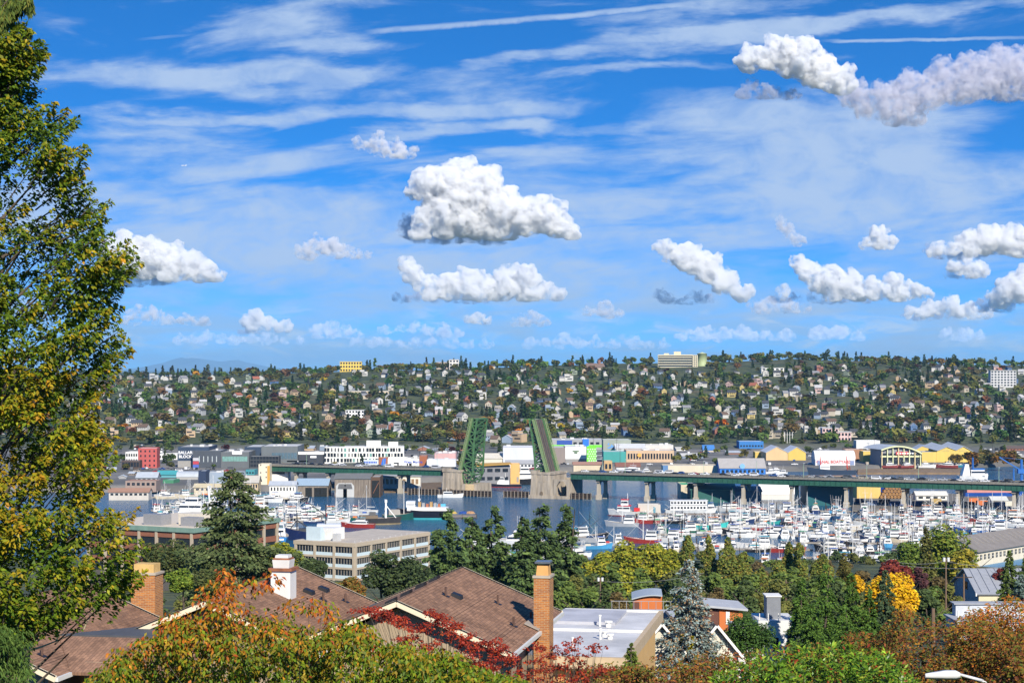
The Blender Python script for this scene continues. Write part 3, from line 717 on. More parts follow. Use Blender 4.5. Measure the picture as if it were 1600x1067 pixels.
def broad_pts(n, rx, ry, rz, lobes=14, seed=0, low=-.55):
    """points on the shells of many small lobes that make an uneven crown, base at z=0"""
    g = np.random.default_rng(seed); pts = []; nr = []
    per = n // lobes
    for i in range(lobes):
        for _ in range(60):
            d = g.normal(0, 1, 3); d /= np.linalg.norm(d)
            if d[2] > low: break
        c = d * g.uniform(.42, .72) * np.array([rx, ry, rz]); r = g.uniform(.28, .46) * min(rx, ry, rz * 1.1)
        q = g.normal(0, 1, (per, 3)); q /= np.linalg.norm(q, axis=1, keepdims=True)
        rad = g.uniform(.55, 1.05, per)[:, None] ** .6
        p = c + q * rad * r * np.array([1.12, 1.12, .85]); pts.append(p); nr.append(q * .9 + np.array([0, 0, .5]) + g.normal(0, .35, (per, 3)))
    p = np.concatenate(pts); q = np.concatenate(nr)
    p[:, 2] += rz * 1.0
    return p, q
def cone_pts(n, h, r, layers=16, seed=0, droop=.25, base=.08, ragged=.35, power=.9):
    """needle clumps along drooping whorled branches"""
    g = np.random.default_rng(seed); P_, D_ = [], []
    tot = 0; specs = []
    for i in range(layers):
        t = (i + g.uniform(-.3, .3)) / layers; t = min(max(t, 0), .985)
        z = h * (base + (1 - base) * t); rad = r * (1 - t) ** power * g.uniform(1 - ragged, 1 + ragged * .35) + r * .04
        nb = max(5, int(12 * (1 - t) + 4))
        for k in range(nb):
            a = g.uniform(0, 2 * math.pi); L = rad * g.uniform(.7, 1.08); specs.append((z + g.uniform(-.5, .5) * h / layers, a, L)); tot += L + .15 * r
    for (z, a, L) in specs:
        m = max(3, int(n * (L + .15 * r) / tot)); s = np.sqrt(g.uniform(.02, 1, m)); s = s * .55 + g.uniform(.0, 1, m) * .45
        w = g.normal(0, .11, m) * L * (1.15 - s) + g.normal(0, .04, m) * r
        x = np.cos(a) * s * L - np.sin(a) * w; y = np.sin(a) * s * L + np.cos(a) * w
        zz = z - droop * L * s ** 1.6 + g.normal(0, .025, m) * h * .5 + .10 * L * np.maximum(s - .75, 0) * 2
        P_.append(np.stack([x, y, zz], -1)); D_.append(np.stack([np.cos(a) + g.normal(0, .45, m), np.sin(a) + g.normal(0, .45, m), g.normal(-.25, .35, m)], -1))
    return np.concatenate(P_), np.concatenate(D_)
def trunk_mesh(h, r, seed=0, limbs=5, spread=.35, top=.75):
    g = random.Random(seed); mb = MB(); pts = [(0, 0, -1.0)]; x = y = 0
    n = 5
    for i in range(1, n + 1):
        x += g.uniform(-.02, .02) * h; y += g.uniform(-.02, .02) * h; pts.append((x, y, h * top * i / n))
    mb.path(pts, [r * (1 - .8 * i / n) for i in range(n + 1)], 7)
    for k in range(limbs):
        i = g.randint(1, n - 1); a = g.uniform(0, 6.28); b = Vector(pts[i]); L = h * spread * g.uniform(.6, 1.1)
        mid = b + Vector((math.cos(a) * L * .5, math.sin(a) * L * .5, L * .35)); e = b + Vector((math.cos(a) * L, math.sin(a) * L, L * .8))
        mb.path([b, mid, e], [r * .4, r * .25, r * .08], 5)
    return mb
def tree(name, label, cat, loc, pts, size, cols, h, r, m=LEAF, aspect=.6, group=None, dirs=None, nrm=None, limbs=6, bark=None, seed=0, tilt=.8, top=.75, rz=0.0, scale=1.0):
    t = thing(name, label, cat, loc, rz, group); t.scale = (scale,) * 3
    leaves('crown', pts, size, cols, m, t, nrm=nrm, dirs=dirs, aspect=aspect, tilt=tilt)
    trunk_mesh(h, r, seed, limbs, top=top).build('trunk', bark or BARK, t, True)
    return t

# ================================================================ the hillside: houses and trees
COLS_U = [(0, 'above the red block'), (270, 'above the dark-clad store'), (395, 'above the grey glass store'), (490, 'above the white apartment block'),
          (600, 'left of the left raised leaf'), (700, 'behind the left raised leaf'), (765, 'between the two raised leaves'), (822, 'behind the right raised leaf'),
          (885, 'above the lime-green store'), (960, 'right of the lime-green store'), (1030, 'beneath the cream hilltop hospital'), (1100, 'right of the hilltop hospital'),
          (1170, 'above the long blue shed'), (1260, 'above the pink building'), (1330, 'above the arched market hall'), (1430, 'above the yellow zigzag warehouse'), (1530, 'towards the right edge')]
def where_u(u):
    w = COLS_U[0][1]
    for a, b in COLS_U:
        if u >= a: w = b
    return w
def where_v(v):
    return 'ridge' if v < 583 else 'upper slope' if v < 607 else 'mid-slope' if v < 637 else 'lower slope' if v < 664 else 'hill foot'
WALLC = mat('house_paint', (.8, .8, .8), .75, var=.10, scale=.3, objcol=True)
ROOFC = mat('house_roofing', (.1, .1, .1), .9, var=.25, scale=.8, objcol=True)
PANE = mat('window_glass', (.018, .024, .032), .12, var=.2, scale=.6, spec=.6)
TRIM = mat('white_trim', (.74, .72, .67), .6, var=.08)

def house_proto(kind, w, d, h, rise):
    t = thing('house', None, 'house', (0, -500, 0))
    mb = MB()
    if kind == 'front':      # gable towards the bay
        mb.prism([(-w / 2, -3), (w / 2, -3), (w / 2, h), (0, h + rise), (-w / 2, h)], -d / 2, d / 2)
        mb.build('wall', WALLC, t)
        r = MB(); e = .5; k = rise / (w / 2)
        r.slab([(-w / 2 - e, -d / 2 - e, h - e * k + .12), (0, -d / 2 - e, h + rise + .12), (0, d / 2 + e, h + rise + .12), (-w / 2 - e, d / 2 + e, h - e * k + .12)], .25)
        r.slab([(0.01, -d / 2 - e, h + rise + .12), (w / 2 + e, -d / 2 - e, h - e * k + .12), (w / 2 + e, d / 2 + e, h - e * k + .12), (0.01, d / 2 + e, h + rise + .12)], .25)
        r.build('roof', ROOFC, t)
    elif kind == 'side':
        n = len(mb.v)
        mb.box(-w / 2, w / 2, -d / 2, d / 2, -3, h)
        mb.add([(-w / 2, -d / 2, h), (-w / 2, d / 2, h), (-w / 2, 0, h + rise)], [(0, 2, 1)]); mb.add([(w / 2, -d / 2, h), (w / 2, d / 2, h), (w / 2, 0, h + rise)], [(0, 1, 2)])
        mb.build('wall', WALLC, t)
        r = MB(); e = .5; k = rise / (d / 2)
        r.slab([(-w / 2 - e, -d / 2 - e, h - e * k + .12), (w / 2 + e, -d / 2 - e, h - e * k + .12), (w / 2 + e, 0, h + rise + .12), (-w / 2 - e, 0, h + rise + .12)], .25)
        r.slab([(-w / 2 - e, 0.01, h + rise + .12), (w / 2 + e, 0.01, h + rise + .12), (w / 2 + e, d / 2 + e, h - e * k + .12), (-w / 2 - e, d / 2 + e, h - e * k + .12)], .25)
        r.box(w * .2, w * .2 + .8, .5, 1.3, h + rise * .3, h + rise + .9)
        r.build('roof', ROOFC, t)
    elif kind == 'hip':
        mb.box(-w / 2, w / 2, -d / 2, d / 2, -3, h); mb.build('wall', WALLC, t)
        r = MB(); e = .6; a = w / 2 + e; b = d / 2 + e; q = max(a - b, .6)
        r.add([(-a, -b, h - .1), (a, -b, h - .1), (a, b, h - .1), (-a, b, h - .1), (-q, 0, h + rise), (q, 0, h + rise)], [(0, 1, 5, 4), (1, 2, 5), (2, 3, 4, 5), (3, 0, 4), (3, 2, 1, 0)])
        r.build('roof', ROOFC, t)
    else:                    # flat modern
        mb.box(-w / 2, w / 2, -d / 2, d / 2, -3, h); mb.box(-w / 2, w * .1, -d / 2 + 1, d / 2, h, h + 2.4); mb.build('wall', WALLC, t)
        r = MB(); r.box(-w / 2 - .3, w / 2 + .3, -d / 2 - .3, d / 2 + .3, h, h + .25); r.box(-w / 2 - .2, w * .1 + .2, -d / 2 + .8, d / 2 + .2, h + 2.4, h + 2.7); r.build('roof', ROOFC, t)
    nw = 3 if w < 9 else 4; wm = MB(); wm.box(-.5, .5, -.06, .05, 0, 1.3); wm = wm.mesh('window', PANE)
    wb = MB(); wb.box(-w * .28, w * .28, -.06, .05, 0, 1.4); wb = wb.mesh('window', PANE)
    if kind == 'flat': obj('window', wb, t, (-w * .15, -d / 2, h - 2.3)); obj('window', wb, t, (w * .1, -d / 2, h - 5.4))
    else:
        for i in range(nw): obj('window', wm, t, ((i - (nw - 1) / 2) * w / (nw + .6), -d / 2, h - 2.1))
        obj('window', wb, t, (w * .1, -d / 2, h - 5.0))
    return freeze(t)
HOUSES = [house_proto('front', 8.5, 11, 6.0, 3.6), house_proto('front', 7.5, 10, 5.0, 2.8), house_proto('side', 11, 8.5, 5.6, 3.0), house_proto('side', 9.0, 9, 6.4, 3.4),
          house_proto('hip', 11, 10, 5.6, 2.6), house_proto('flat', 10, 9, 6.4, 0), house_proto('flat', 13, 9, 7.5, 0)]
HK = ['gable-fronted', 'gable-fronted', 'side-gabled', 'side-gabled', 'hip-roofed', 'flat-roofed', 'flat-roofed']
WALLS = [('white', (.47, .46, .43), 30), ('cream', (.42, .37, .29), 18), ('pale grey', (.36, .37, .38), 13), ('blue-grey', (.22, .28, .36), 8), ('tan', (.44, .32, .20), 8), ('red-brown', (.26, .10, .07), 6), ('yellow', (.46, .36, .13), 3), ('pink', (.44, .31, .28), 3), ('sage green', (.22, .26, .19), 4), ('slate blue', (.09, .16, .30), 3)]
ROOFS = [('charcoal', (.055, .058, .065), 40), ('brown', (.13, .085, .06), 22), ('grey', (.21, .21, .22), 24), ('pale', (.42, .41, .40), 10), ('rust-red', (.30, .10, .06), 5)]
def pick(tab): return RND.choices(tab, [t[2] for t in tab])[0]
H_SPOTS = []
def place_houses(nmax):
    tries = 0
    while len(H_SPOTS) < nmax and tries < 9000:
        tries += 1
        u = RND.uniform(130, 1605); v = 575 + 118 * RND.random() ** .85
        vr = HV - (ridge_z(XU(u, 2800)) - H) / 2800 * F + 3
        if v < vr: continue
        if mnoise.noise(Vector((u * .011, v * .05, 2.2))) < -.16: continue
        if any(abs(u - a) < 14 and abs(v - b) < 5.2 for a, b in H_SPOTS): continue
        if 1015 < u < 1110 and v < 582: continue
        if v > 683 and (u < 700 or u > 880): continue
        H_SPOTS.append((u, v))
    for (u, v) in H_SPOTS:
        Y = ground_at(u, v); x = XU(u, Y); i = RND.choices(range(7), [18, 12, 22, 14, 12, 10, 6])[0]
        wc, rc = pick(WALLS), pick(ROOFS)
        if i >= 5: rc = ROOFS[3] if RND.random() < .6 else ROOFS[2]
        o = dup(HOUSES[i], (x, Y, float(gz(x, Y)) + .3), RND.gauss(.08, .38), (RND.uniform(.66, 1.0),) * 3, group='houses on the far hillside')
        recolor(o, {'wall': wc[1], 'roof': rc[1]})
        later(o, f'{wc[0]} {HK[i]} house', f'{where_v(v)} {where_u(u)}')
place_houses(330)

def stuff_houses(n):
    """the many more houses that only show as specks between the trees"""
    wm = [cmat_h(c[1]) for c in WALLS[:6]]; rm = [cmat_h(c[1]) for c in ROOFS[:4]]; mb = MB(); k = 0
    while k < n:
        u = RND.uniform(-160, 1720); v = 577 + 116 * RND.random()
        if v < HV - (ridge_z(XU(u, 2800)) - H) / 2800 * F + 3 or any(abs(u - a) < 9 and abs(v - b) < 4 for a, b in H_SPOTS): continue
        if (1015 < u < 1110 and v < 582) or (v > 683 and (u < 700 or u > 880)): continue
        Y = ground_at(u, v); x = XU(u, Y); z = float(gz(x, Y)); w = RND.uniform(2.6, 4.6); d = RND.uniform(3, 4.5); h = RND.uniform(3.5, 5.5); r = RND.uniform(1.6, 3); i = RND.choices(range(6), [c[2] for c in WALLS[:6]])[0]; j = 6 + RND.choices(range(4), [c[2] for c in ROOFS[:4]])[0]; c_, s_ = math.cos(RND.gauss(.05, .3)), 0
        s_ = math.sqrt(max(0, 1 - c_ * c_)) * RND.choice((-1, 1)); T = lambda p: (x + p[0] * c_ - p[1] * s_, Y + p[0] * s_ + p[1] * c_, z + p[2])
        if RND.random() < .55:
            mb.add([T(p) for p in [(-w, -d, -2), (w, -d, -2), (w, d, -2), (-w, d, -2), (-w, -d, h), (w, -d, h), (w, d, h), (-w, d, h), (-w, 0, h + r), (w, 0, h + r)]], [(0, 1, 5, 4), (1, 2, 6, 9, 5), (2, 3, 7, 6), (3, 0, 4, 8, 7)], i)
            mb.add([T(p) for p in [(-w - .5, -d - .5, h - .25), (w + .5, -d - .5, h - .25), (w + .5, 0, h + r + .15), (-w - .5, 0, h + r + .15), (w + .5, d + .5, h - .25), (-w - .5, d + .5, h - .25)]], [(0, 1, 2, 3), (3, 2, 4, 5)], j)
        else:
            mb.add([T(p) for p in [(-w, -d, -2), (w, -d, -2), (w, d, -2), (-w, d, -2), (-w, -d, h), (w, -d, h), (w, d, h), (-w, d, h), (0, -d, h + r), (0, d, h + r)]], [(0, 1, 5, 8, 4), (1, 2, 6, 5), (2, 3, 7, 9, 6), (3, 0, 4, 7)], i)
            mb.add([T(p) for p in [(-w - .5, -d - .5, h - .3), (0, -d - .5, h + r + .15), (0, d + .5, h + r + .15), (-w - .5, d + .5, h - .3), (w + .5, -d - .5, h - .3), (w + .5, d + .5, h - .3)]], [(0, 1, 2, 3), (1, 4, 5, 2)], j)
        k += 1
    tag(mb.build('hillside_houses', wm + rm), 'many more small houses among the hillside trees', 'houses', None, 'stuff')
def cmat_h(c): return mat('hillhouse_%02d_%02d_%02d' % tuple(int(q * 99) for q in c), c, .8, var=.15, scale=.1)
stuff_houses(430)

def leaf_arrays(cen, size, cols, nrm=None, aspect=.8):
    n = len(cen); a = NPR.uniform(0, 2 * np.pi, n); d = np.stack([np.cos(a), np.sin(a), NPR.normal(0, .3, n)], -1)
    if nrm is None: nrm = np.stack([NPR.normal(0, .9, n), NPR.normal(0, .9, n), np.ones(n)], -1)
    nrm = nrm / (np.linalg.norm(nrm, axis=1, keepdims=True) + 1e-9) + np.array(tuple(sun_vec)) * .6
    sd = np.cross(nrm, d); sd /= np.linalg.norm(sd, axis=1, keepdims=True) + 1e-9; L = np.broadcast_to(np.asarray(size, float), (n,))[:, None]
    v = np.stack([cen - d * L * .5, cen + sd * L * aspect * .5, cen + d * L * .5, cen - sd * L * aspect * .5], 1)
    return v.astype(np.float32), np.asarray(cols, np.float32)
def mesh_from(name, v, cols, m):
    n = len(v); me = bpy.data.meshes.new(name)
    me.vertices.add(4 * n); me.vertices.foreach_set('co', v.reshape(-1)); me.loops.add(4 * n); me.loops.foreach_set('vertex_index', np.arange(4 * n, dtype=np.int32))
    me.polygons.add(n); me.polygons.foreach_set('loop_start', np.arange(0, 4 * n, 4, dtype=np.int32))
    at = me.color_attributes.new('leafcol', 'FLOAT_COLOR', 'POINT'); cc = np.ones((n, 4, 4), np.float32); cc[:, :, :3] = cols[:, None, :]
    at.data.foreach_set('color', cc.ravel()); me.update(); me.materials.append(m); return me
FAR = []     # (kind word, arrays, mesh)
def far_proto(kind, seed):
    g = np.random.default_rng(seed)
    if kind == 'conifer':
        p, d = cone_pts(132, 15, 4.4, 10, seed, .3); c = palette(len(p), [(1, 1, 1), (.75, .8, .75)], None, .13); v, c = leaf_arrays(p, g.uniform(1.6, 2.8, len(p)), c)
    elif kind == 'poplar':
        p, q = broad_pts(200, 2.4, 2.4, 8.5, 16, seed); c = palette(len(p), [(1, 1, 1), (.75, .8, .7)], None, .13); v, c = leaf_arrays(p, g.uniform(1.3, 2.3, len(p)), c, q)
    else:
        p, q = broad_pts(136, 6.0, 6.0, 4.8, 13, seed, -.3); c = palette(len(p), [(1, 1, 1), (.8, .82, .75), (1.18, 1.15, 1)], None, .13); v, c = leaf_arrays(p, g.uniform(2.3, 3.75, len(p)), c, q)
    FAR.append((kind, v, c, mesh_from(kind + '_tree', v, c, LEAF if kind != 'conifer' else NEEDLE)))
for s_ in range(4): far_proto('broadleaf', 40 + s_)
for s_ in range(3): far_proto('conifer', 60 + s_)
far_proto('poplar', 71)
TREEC = {'broadleaf': [('dark green', (0.111, 0.140, 0.038), 34), ('olive green', (0.195, 0.183, 0.044), 30), ('mid green', (0.137, 0.189, 0.047), 26), ('brownish', (0.176, 0.116, 0.038), 9), ('yellow', (0.546, 0.329, 0.021), 2), ('russet', (0.221, 0.104, 0.037), 2), ('purple-brown', (0.091, 0.051, 0.036), 2)],
         'conifer': [('dark', (0.065, 0.100, 0.038), 5), ('blue-green', (0.073, 0.110, 0.061), 2)], 'poplar': [('slender green', (0.111, 0.152, 0.036), 1)]}
TSPOTS = []
def place_trees(n):
    out = []
    tries = 0
    while len(out) < n and tries < 90000:
        tries += 1
        u = RND.uniform(-170, 1730); r = RND.random()
        vr = HV - (ridge_z(XU(u, 2800)) - H) / 2800 * F
        v = vr + RND.uniform(-1, 3) if r < .17 else vr + (694 - vr) * RND.random() ** .95
        k = RND.choices(('broadleaf', 'conifer', 'poplar'), (80, 17, 3))[0]
        if mnoise.noise(Vector((u * .008, v * .03, 9))) > .2 and k == 'broadleaf' and RND.random() < .5: k = 'conifer'
        sc = RND.uniform(.6, 1.3) if k != 'conifer' else RND.uniform(.5, 1.2)
        Y = ground_at(u, v) if v > vr + 1.5 else 2790 + RND.uniform(0, 70)
        px = F / Y; hp = {'broadleaf': 9.6, 'conifer': 16, 'poplar': 17}[k] * sc * px; wp = {'broadleaf': 5.2, 'conifer': 3.0, 'poplar': 2.4}[k] * sc * px
        hide = sum(1 for a, b in H_SPOTS if abs(a - u) < wp * .8 + 2 and v - hp < b - 6 and b < v + 1)
        if hide and RND.random() < .56: continue
        if 1022 < u < 1108 and v - hp < 572 and v > 556: continue
        if abs(u - 547) < 20 and 572 < v < 590: continue
        if 1545 < u < 1592 and v - hp < 600 and v > 582: continue
        out.append((u, v, Y, k, sc, hp * wp))
    return out
def build_hill_trees():
    sp = place_trees(3400)
    for kind in ('broadleaf', 'conifer', 'poplar'):
        ks = [s for s in sp if s[3] == kind]; ks.sort(key=lambda s: -s[5] if 90 < s[0] < 1600 else 1)
        protos = [f for f in FAR if f[0] == kind]
        V, C = [], []
        for i, (u, v, Y, k, sc, _) in enumerate(ks):
            x = XU(u, Y); pr = protos[i % len(protos)]; tc = pick(TREEC[kind]); rz = RND.uniform(0, 6.28)
            col = tuple(c * math.exp(RND.gauss(0, .16)) for c in tc[1]); z = float(gz(x, Y)) - .4
            s3 = (sc, sc, sc * RND.uniform(.9, 1.2))
            if i < 300:
                o = obj(kind + '_tree', pr[3], None, (x, Y, z), rz, col); o.scale = s3; tag(o, None, 'tree', f'{kind} trees on the far hillside')
                later(o, f'{tc[0]} {kind}' if kind != 'poplar' else 'slender poplar', f'{where_v(v)} {where_u(u)}')
            else:
                c_, s_ = math.cos(rz), math.sin(rz); vv = pr[1] * np.array(s3, np.float32)
                vv = np.stack([vv[..., 0] * c_ - vv[..., 1] * s_ + x, vv[..., 0] * s_ + vv[..., 1] * c_ + Y, vv[..., 2] + z], -1)
                V.append(vv); C.append(pr[2] * np.array(col, np.float32))
        if V:
            o = obj('hillside_wood', mesh_from('hillside_wood', np.concatenate(V).astype(np.float32), np.concatenate(C), LEAF if kind != 'conifer' else NEEDLE))
            tag(o, f'many more {kind} trees filling in between the hillside houses', 'trees', None, 'stuff')
build_hill_trees()

# ---- landmarks on the hill
def windows_grid(t, x0, x1, y, z0, z1, cols, rows, ww=.6, wh=.55, m=PANE, name='window', depth=.12, recess=True):
    dx = (x1 - x0) / cols; dz = (z1 - z0) / rows; w = MB(); w.box(-dx * ww / 2, dx * ww / 2, -depth, .04, 0, dz * wh); me = w.mesh(name, m)
    for r in range(rows):
        for c in range(cols): obj(name, me, t, (x0 + (c + .5) * dx, y, z0 + (r + .25) * dz))
def hospital():
    Y = 2690.0; x0, x1 = XU(1028, Y), XU(1090, Y); z0 = float(gz((x0 + x1) / 2, Y)); zt = H - (554 - HV) / F * Y
    t = thing('hospital_block', 'cream six-storey block with dark window bands crowning the hill', 'building', ((x0 + x1) / 2, Y, z0), -.12)
    w = (x1 - x0) / 2; h = zt - z0
    m = MB(); m.box(-w, w * .75, 0, 16, -6, h); m.box(w * .75, w, -3, 18, -6, h - .6); m.build('wall', mat('cream_concrete', (.62, .55, .38), .85, var=.1), t)
    for i in range(6):
        z = h - 3.2 - i * 3.6
        b = MB(); b.box(-w + .6, w * .72, -.35, .06, z, z + 1.5); b.build('window', PANE, t)
        s = MB(); s.box(-w + .2, w * .75, -1.1, -.36, z - 1.3, z - .5); s.build('balcony', mat('cream_concrete2', (.68, .62, .46), .8), t)
    windows_grid(t, w * .78, w * .98, -3, 1, h - 1, 2, 6)
    p = MB(); p.box(-w * .2, w * .15, 4, 11, h, h + 4.5); p.box(-w * .7, -w * .45, 5, 10, h, h + 2); p.build('penthouse', mat('cream_concrete', (.6, .5, .3)), t)
    YT = 2720; xt = XU(1097, YT); zb = float(gz(xt, YT)); r = 7.2
    t2 = thing('water_tank', 'pale green round water tank beside the hilltop hospital', 'water tank', (xt, YT, zb))
    hh = H - (551 - HV) / F * YT - zb
    MB().tube((0, 0, -3), (0, 0, hh - 1.5), r, r, 24).build('tank', mat('tank_green', (.34, .40, .20), .6, var=.12, streak=True), t2, True)
    MB().tube((0, 0, hh - 1.5), (0, 0, hh + .8), r + .2, .5, 24).build('tank_lid', mat('tank_lid_green', (.42, .46, .28), .6), t2, True)
hospital()
def hill_block(u0, u1, vt, vb, col, rows, cols, label, name='apartment_block', dpt=12, roofc=(.5, .5, .48)):
    u = (u0 + u1) / 2; Y = ground_at(u, vb); x0, x1 = XU(u0, Y), XU(u1, Y); z = float(gz(XU(u, Y), Y)); h = H - (vt - HV) / F * Y - z; w = (x1 - x0) / 2
    t = thing(name, label, 'building', (XU(u, Y), Y, z))
    MB().box(-w, w, 0, dpt, -5, h).build('wall', mat('hb_%d' % int(u), col, .8, var=.1), t)
    MB().box(-w - .4, w + .4, -.5, dpt + .4, h, h + .5).build('roof', mat('hbr_%d' % int(u), roofc, .8), t)
    windows_grid(t, -w, w, 0, 0, h, cols, rows)
    return t
hill_block(531, 565, 565, 577, (.70, .50, .10), 3, 8, 'mustard-yellow apartment block among trees on the ridge')
hill_block(682, 706, 566, 576, (.42, .34, .27), 2, 6, 'brown flat apartment block on the ridge above the left leaf')
hill_block(702, 717, 562, 577, (.66, .62, .58), 3, 3, 'pale grey ridge block with balconies above the left leaf')
hill_block(1548, 1588, 579, 604, (.52, .52, .52), 6, 8, 'grey concrete apartment block with balconies at the right edge')
hill_block(540, 569, 641, 656, (.78, .77, .75), 3, 6, 'white modern townhouse row above the white apartment block')
hill_block(543, 607, 611, 619, (.62, .52, .38), 1, 12, 'long low cream school building mid-slope')
hill_block(1285, 1310, 669, 690, (.66, .46, .44), 3, 5, 'pink three-storey stucco building with small square windows', 'pink_building')
hill_block(1309, 1330, 675, 690, (.62, .44, .42), 2, 4, 'low pink stucco wing beside the taller pink building', 'pink_wing')
hill_block(1190, 1225, 575, 583, (.74, .72, .66), 2, 5, 'wide white villa on the ridge right of the hospital', 'villa')
def church():
    Y = ground_at(930, 578); x = XU(930, Y); z = float(gz(x, Y))
    t = thing('church', 'brown-roofed church with a small square tower on the ridge', 'church', (x, Y, z), .1)
    MB().prism([(-14, -3), (14, -3), (14, 4), (-14, 4)], 0, 10).build('wall', mat('church_wall', (.5, .42, .34), .8), t)
    r = MB(); r.slab([(-15, -1, 3.6), (15, -1, 3.6), (13, 5, 10), (-13, 5, 10)], .4); r.slab([(-13, 5.01, 10), (13, 5.01, 10), (15, 11, 3.6), (-15, 11, 3.6)], .4); r.build('roof', mat('church_roof', (.16, .11, .09), .9), t)
    MB().box(5, 8.5, 3, 6.5, 0, 15).build('tower', mat('church_tower', (.22, .12, .09), .9), t)
church()

def drop(root):
    for c in list(root.children_recursive): bpy.data.objects.remove(c)
    bpy.data.objects.remove(root)
for h_ in HOUSES: drop(h_)

# ================================================================ the flat waterfront district
ZF = 4.0
def text_part(body, size, m, parent, loc, rz=0.0, ext=.06, name='lettering', bold=0.0):
    cu = bpy.data.curves.new('lettering', 'FONT'); cu.body = body; cu.size = size; cu.extrude = ext; cu.align_x = 'CENTER'; cu.offset = bold
    tmp = bpy.data.objects.new('tmp', cu); COL.objects.link(tmp)
    dg = bpy.context.evaluated_depsgraph_get(); me = bpy.data.meshes.new_from_object(tmp.evaluated_get(dg)); bpy.data.objects.remove(tmp)
    me.materials.clear(); me.materials.append(m)
    o = obj(name, me, parent, loc); o.rotation_euler = (math.radians(90), 0, rz); return o
def cmat(col, rough=.75, var=.12, scale=.25, streak=True):
    return mat('paint_%02d_%02d_%02d' % tuple(int(c * 99) for c in col), col, rough, var=var, scale=scale, streak=streak)
TAKEN = []
ROOF_L = mat('pale_flat_roof', (.52, .51, .48), .9, var=.2, scale=.15)
METAL_R = mat('metal_roof', (.42, .45, .48), .45, metal=.0, var=.15, scale=.3)
HVAC = mat('rooftop_unit', (.50, .50, .49), .6, var=.15)
def bld(name, label, u0, u1, vt, vb, dep, wall, roof=None, kind='flat', rows=0, cols=0, rz=0.0, z=ZF, cat='building', ww=.6, wh=.5, eave=.55, pane=None, hvac=0, group=None, under=3.0):
    Y = YG(vb, z); x0, x1 = XU(u0, Y), XU(u1, Y); w = (x1 - x0) / 2; hh = H - (vt - HV) / F * Y - z
    TAKEN.append((u0, u1, vt, vb))
    t = thing(name, label, cat, ((x0 + x1) / 2, Y, z), rz, group)
    wm = wall if not isinstance(wall, tuple) else cmat(wall)
    rm = ROOF_L if roof is None else (roof if not isinstance(roof, tuple) else cmat(roof))
    mb = MB(); r = MB()
    if kind == 'flat':
        h = hh
        mb.box(-w, w, 0, dep, -under, h - .5); mb.box(-w, w, 0, .4, h - .5, h); mb.box(-w, w, dep - .4, dep, h - .5, h); mb.box(-w, -w + .4, .4, dep - .4, h - .5, h); mb.box(w - .4, w, .4, dep - .4, h - .5, h)
        r.box(-w + .4, w - .4, .4, dep - .4, h - .498, h - .3)
    elif kind == 'gx':
        # the camera looks down on the near slope
        h = hh * eave; top = hh
        mb.box(-w, w, 0, dep, -under, h); mb.add([(-w, 0, h), (-w, dep, h), (-w, dep / 2, top)], [(0, 2, 1)]); mb.add([(w, 0, h), (w, dep, h), (w, dep / 2, top)], [(0, 1, 2)])
        e = .6; k = (top - h) / (dep / 2)
        r.slab([(-w - e, -e, h - e * k + .1), (w + e, -e, h - e * k + .1), (w + e, dep / 2, top + .1), (-w - e, dep / 2, top + .1)], .3)
        r.slab([(-w - e, dep / 2 + .01, top + .1), (w + e, dep / 2 + .01, top + .1), (w + e, dep + e, h - e * k + .1), (-w - e, dep + e, h - e * k + .1)], .3)
    elif kind == 'gy':
        h = hh * eave; top = hh
        mb.prism([(-w, -under), (w, -under), (w, h), (0, top), (-w, h)], 0, dep); e = .5; k = (top - h) / w
        r.slab([(-w - e, -e, h - e * k + .12), (0, -e, top + .12), (0, dep, top + .12), (-w - e, dep, h - e * k + .12)], .3)
        r.slab([(0.01, -e, top + .12), (w + e, -e, h - e * k + .12), (w + e, dep, h - e * k + .12), (0.01, dep, top + .12)], .3)
    elif kind == 'bx':      # barrel vault lying along x
        h = hh * eave; n = 12
        mb.box(-w, w, 0, dep, -under, h)
        pr = [(dep / 2 - math.cos(math.pi * i / n) * dep / 2, h + math.sin(math.pi * i / n) * (hh - h)) for i in range(n + 1)]
        for sx in (-w, w): mb.add([(sx, y, z_) for y, z_ in pr], [tuple(range(n + 1)) if sx < 0 else tuple(range(n, -1, -1))])
        vs = [(-w - .3, y, z_ + .15) for y, z_ in pr] + [(w + .3, y, z_ + .15) for y, z_ in pr]
        r.add(vs, [(i, n + 1 + i, n + 2 + i, i + 1) for i in range(n)])
    elif kind == 'by':      # barrel vault with its round end to the camera
        h = hh * eave; n = 14
        pr = [(-math.cos(math.pi * i / n) * w, h + math.sin(math.pi * i / n) * (hh - h)) for i in range(n + 1)]
        mb.prism([(w, -under), (w, h)] + pr[::-1][1:-1] + [(-w, h), (-w, -under)], 0, dep)
        vs = [(x * 1.01, -.4, z_ + .2) for x, z_ in pr] + [(x * 1.01, dep + .3, z_ + .2) for x, z_ in pr]
        r.add(vs, [(i, i + 1, n + 2 + i, n + 1 + i) for i in range(n)])
    t_w = mb.build('wall', wm, t); r.build('roof', rm, t)
    hw = hh if kind == 'flat' else hh * eave
    if rows: windows_grid(t, -w * .96, w * .96, 0, .3, hw - .3, cols, rows, ww, wh, pane or PANE)
    for i in range(hvac):
        x = RND.uniform(-w * .8, w * .8); y = RND.uniform(dep * .2, dep * .7); a = RND.uniform(.8, 1.8)
        MB().box(x - a, x + a, y - a, y + a, hh - .29, hh + RND.uniform(.6, 1.4)).build('rooftop_unit', HVAC, t)
    t['w'] = w; t['h'] = hh
    return t
DKGREY = (.060, .070, .085); NAVY = (.028, .048, .085); GLASSG = mat('green_glass', (.18, .34, .30), .15, var=.35, scale=.5, spec=.6)
WHITE = (.66, .65, .62); CREAM = (.58, .50, .36)
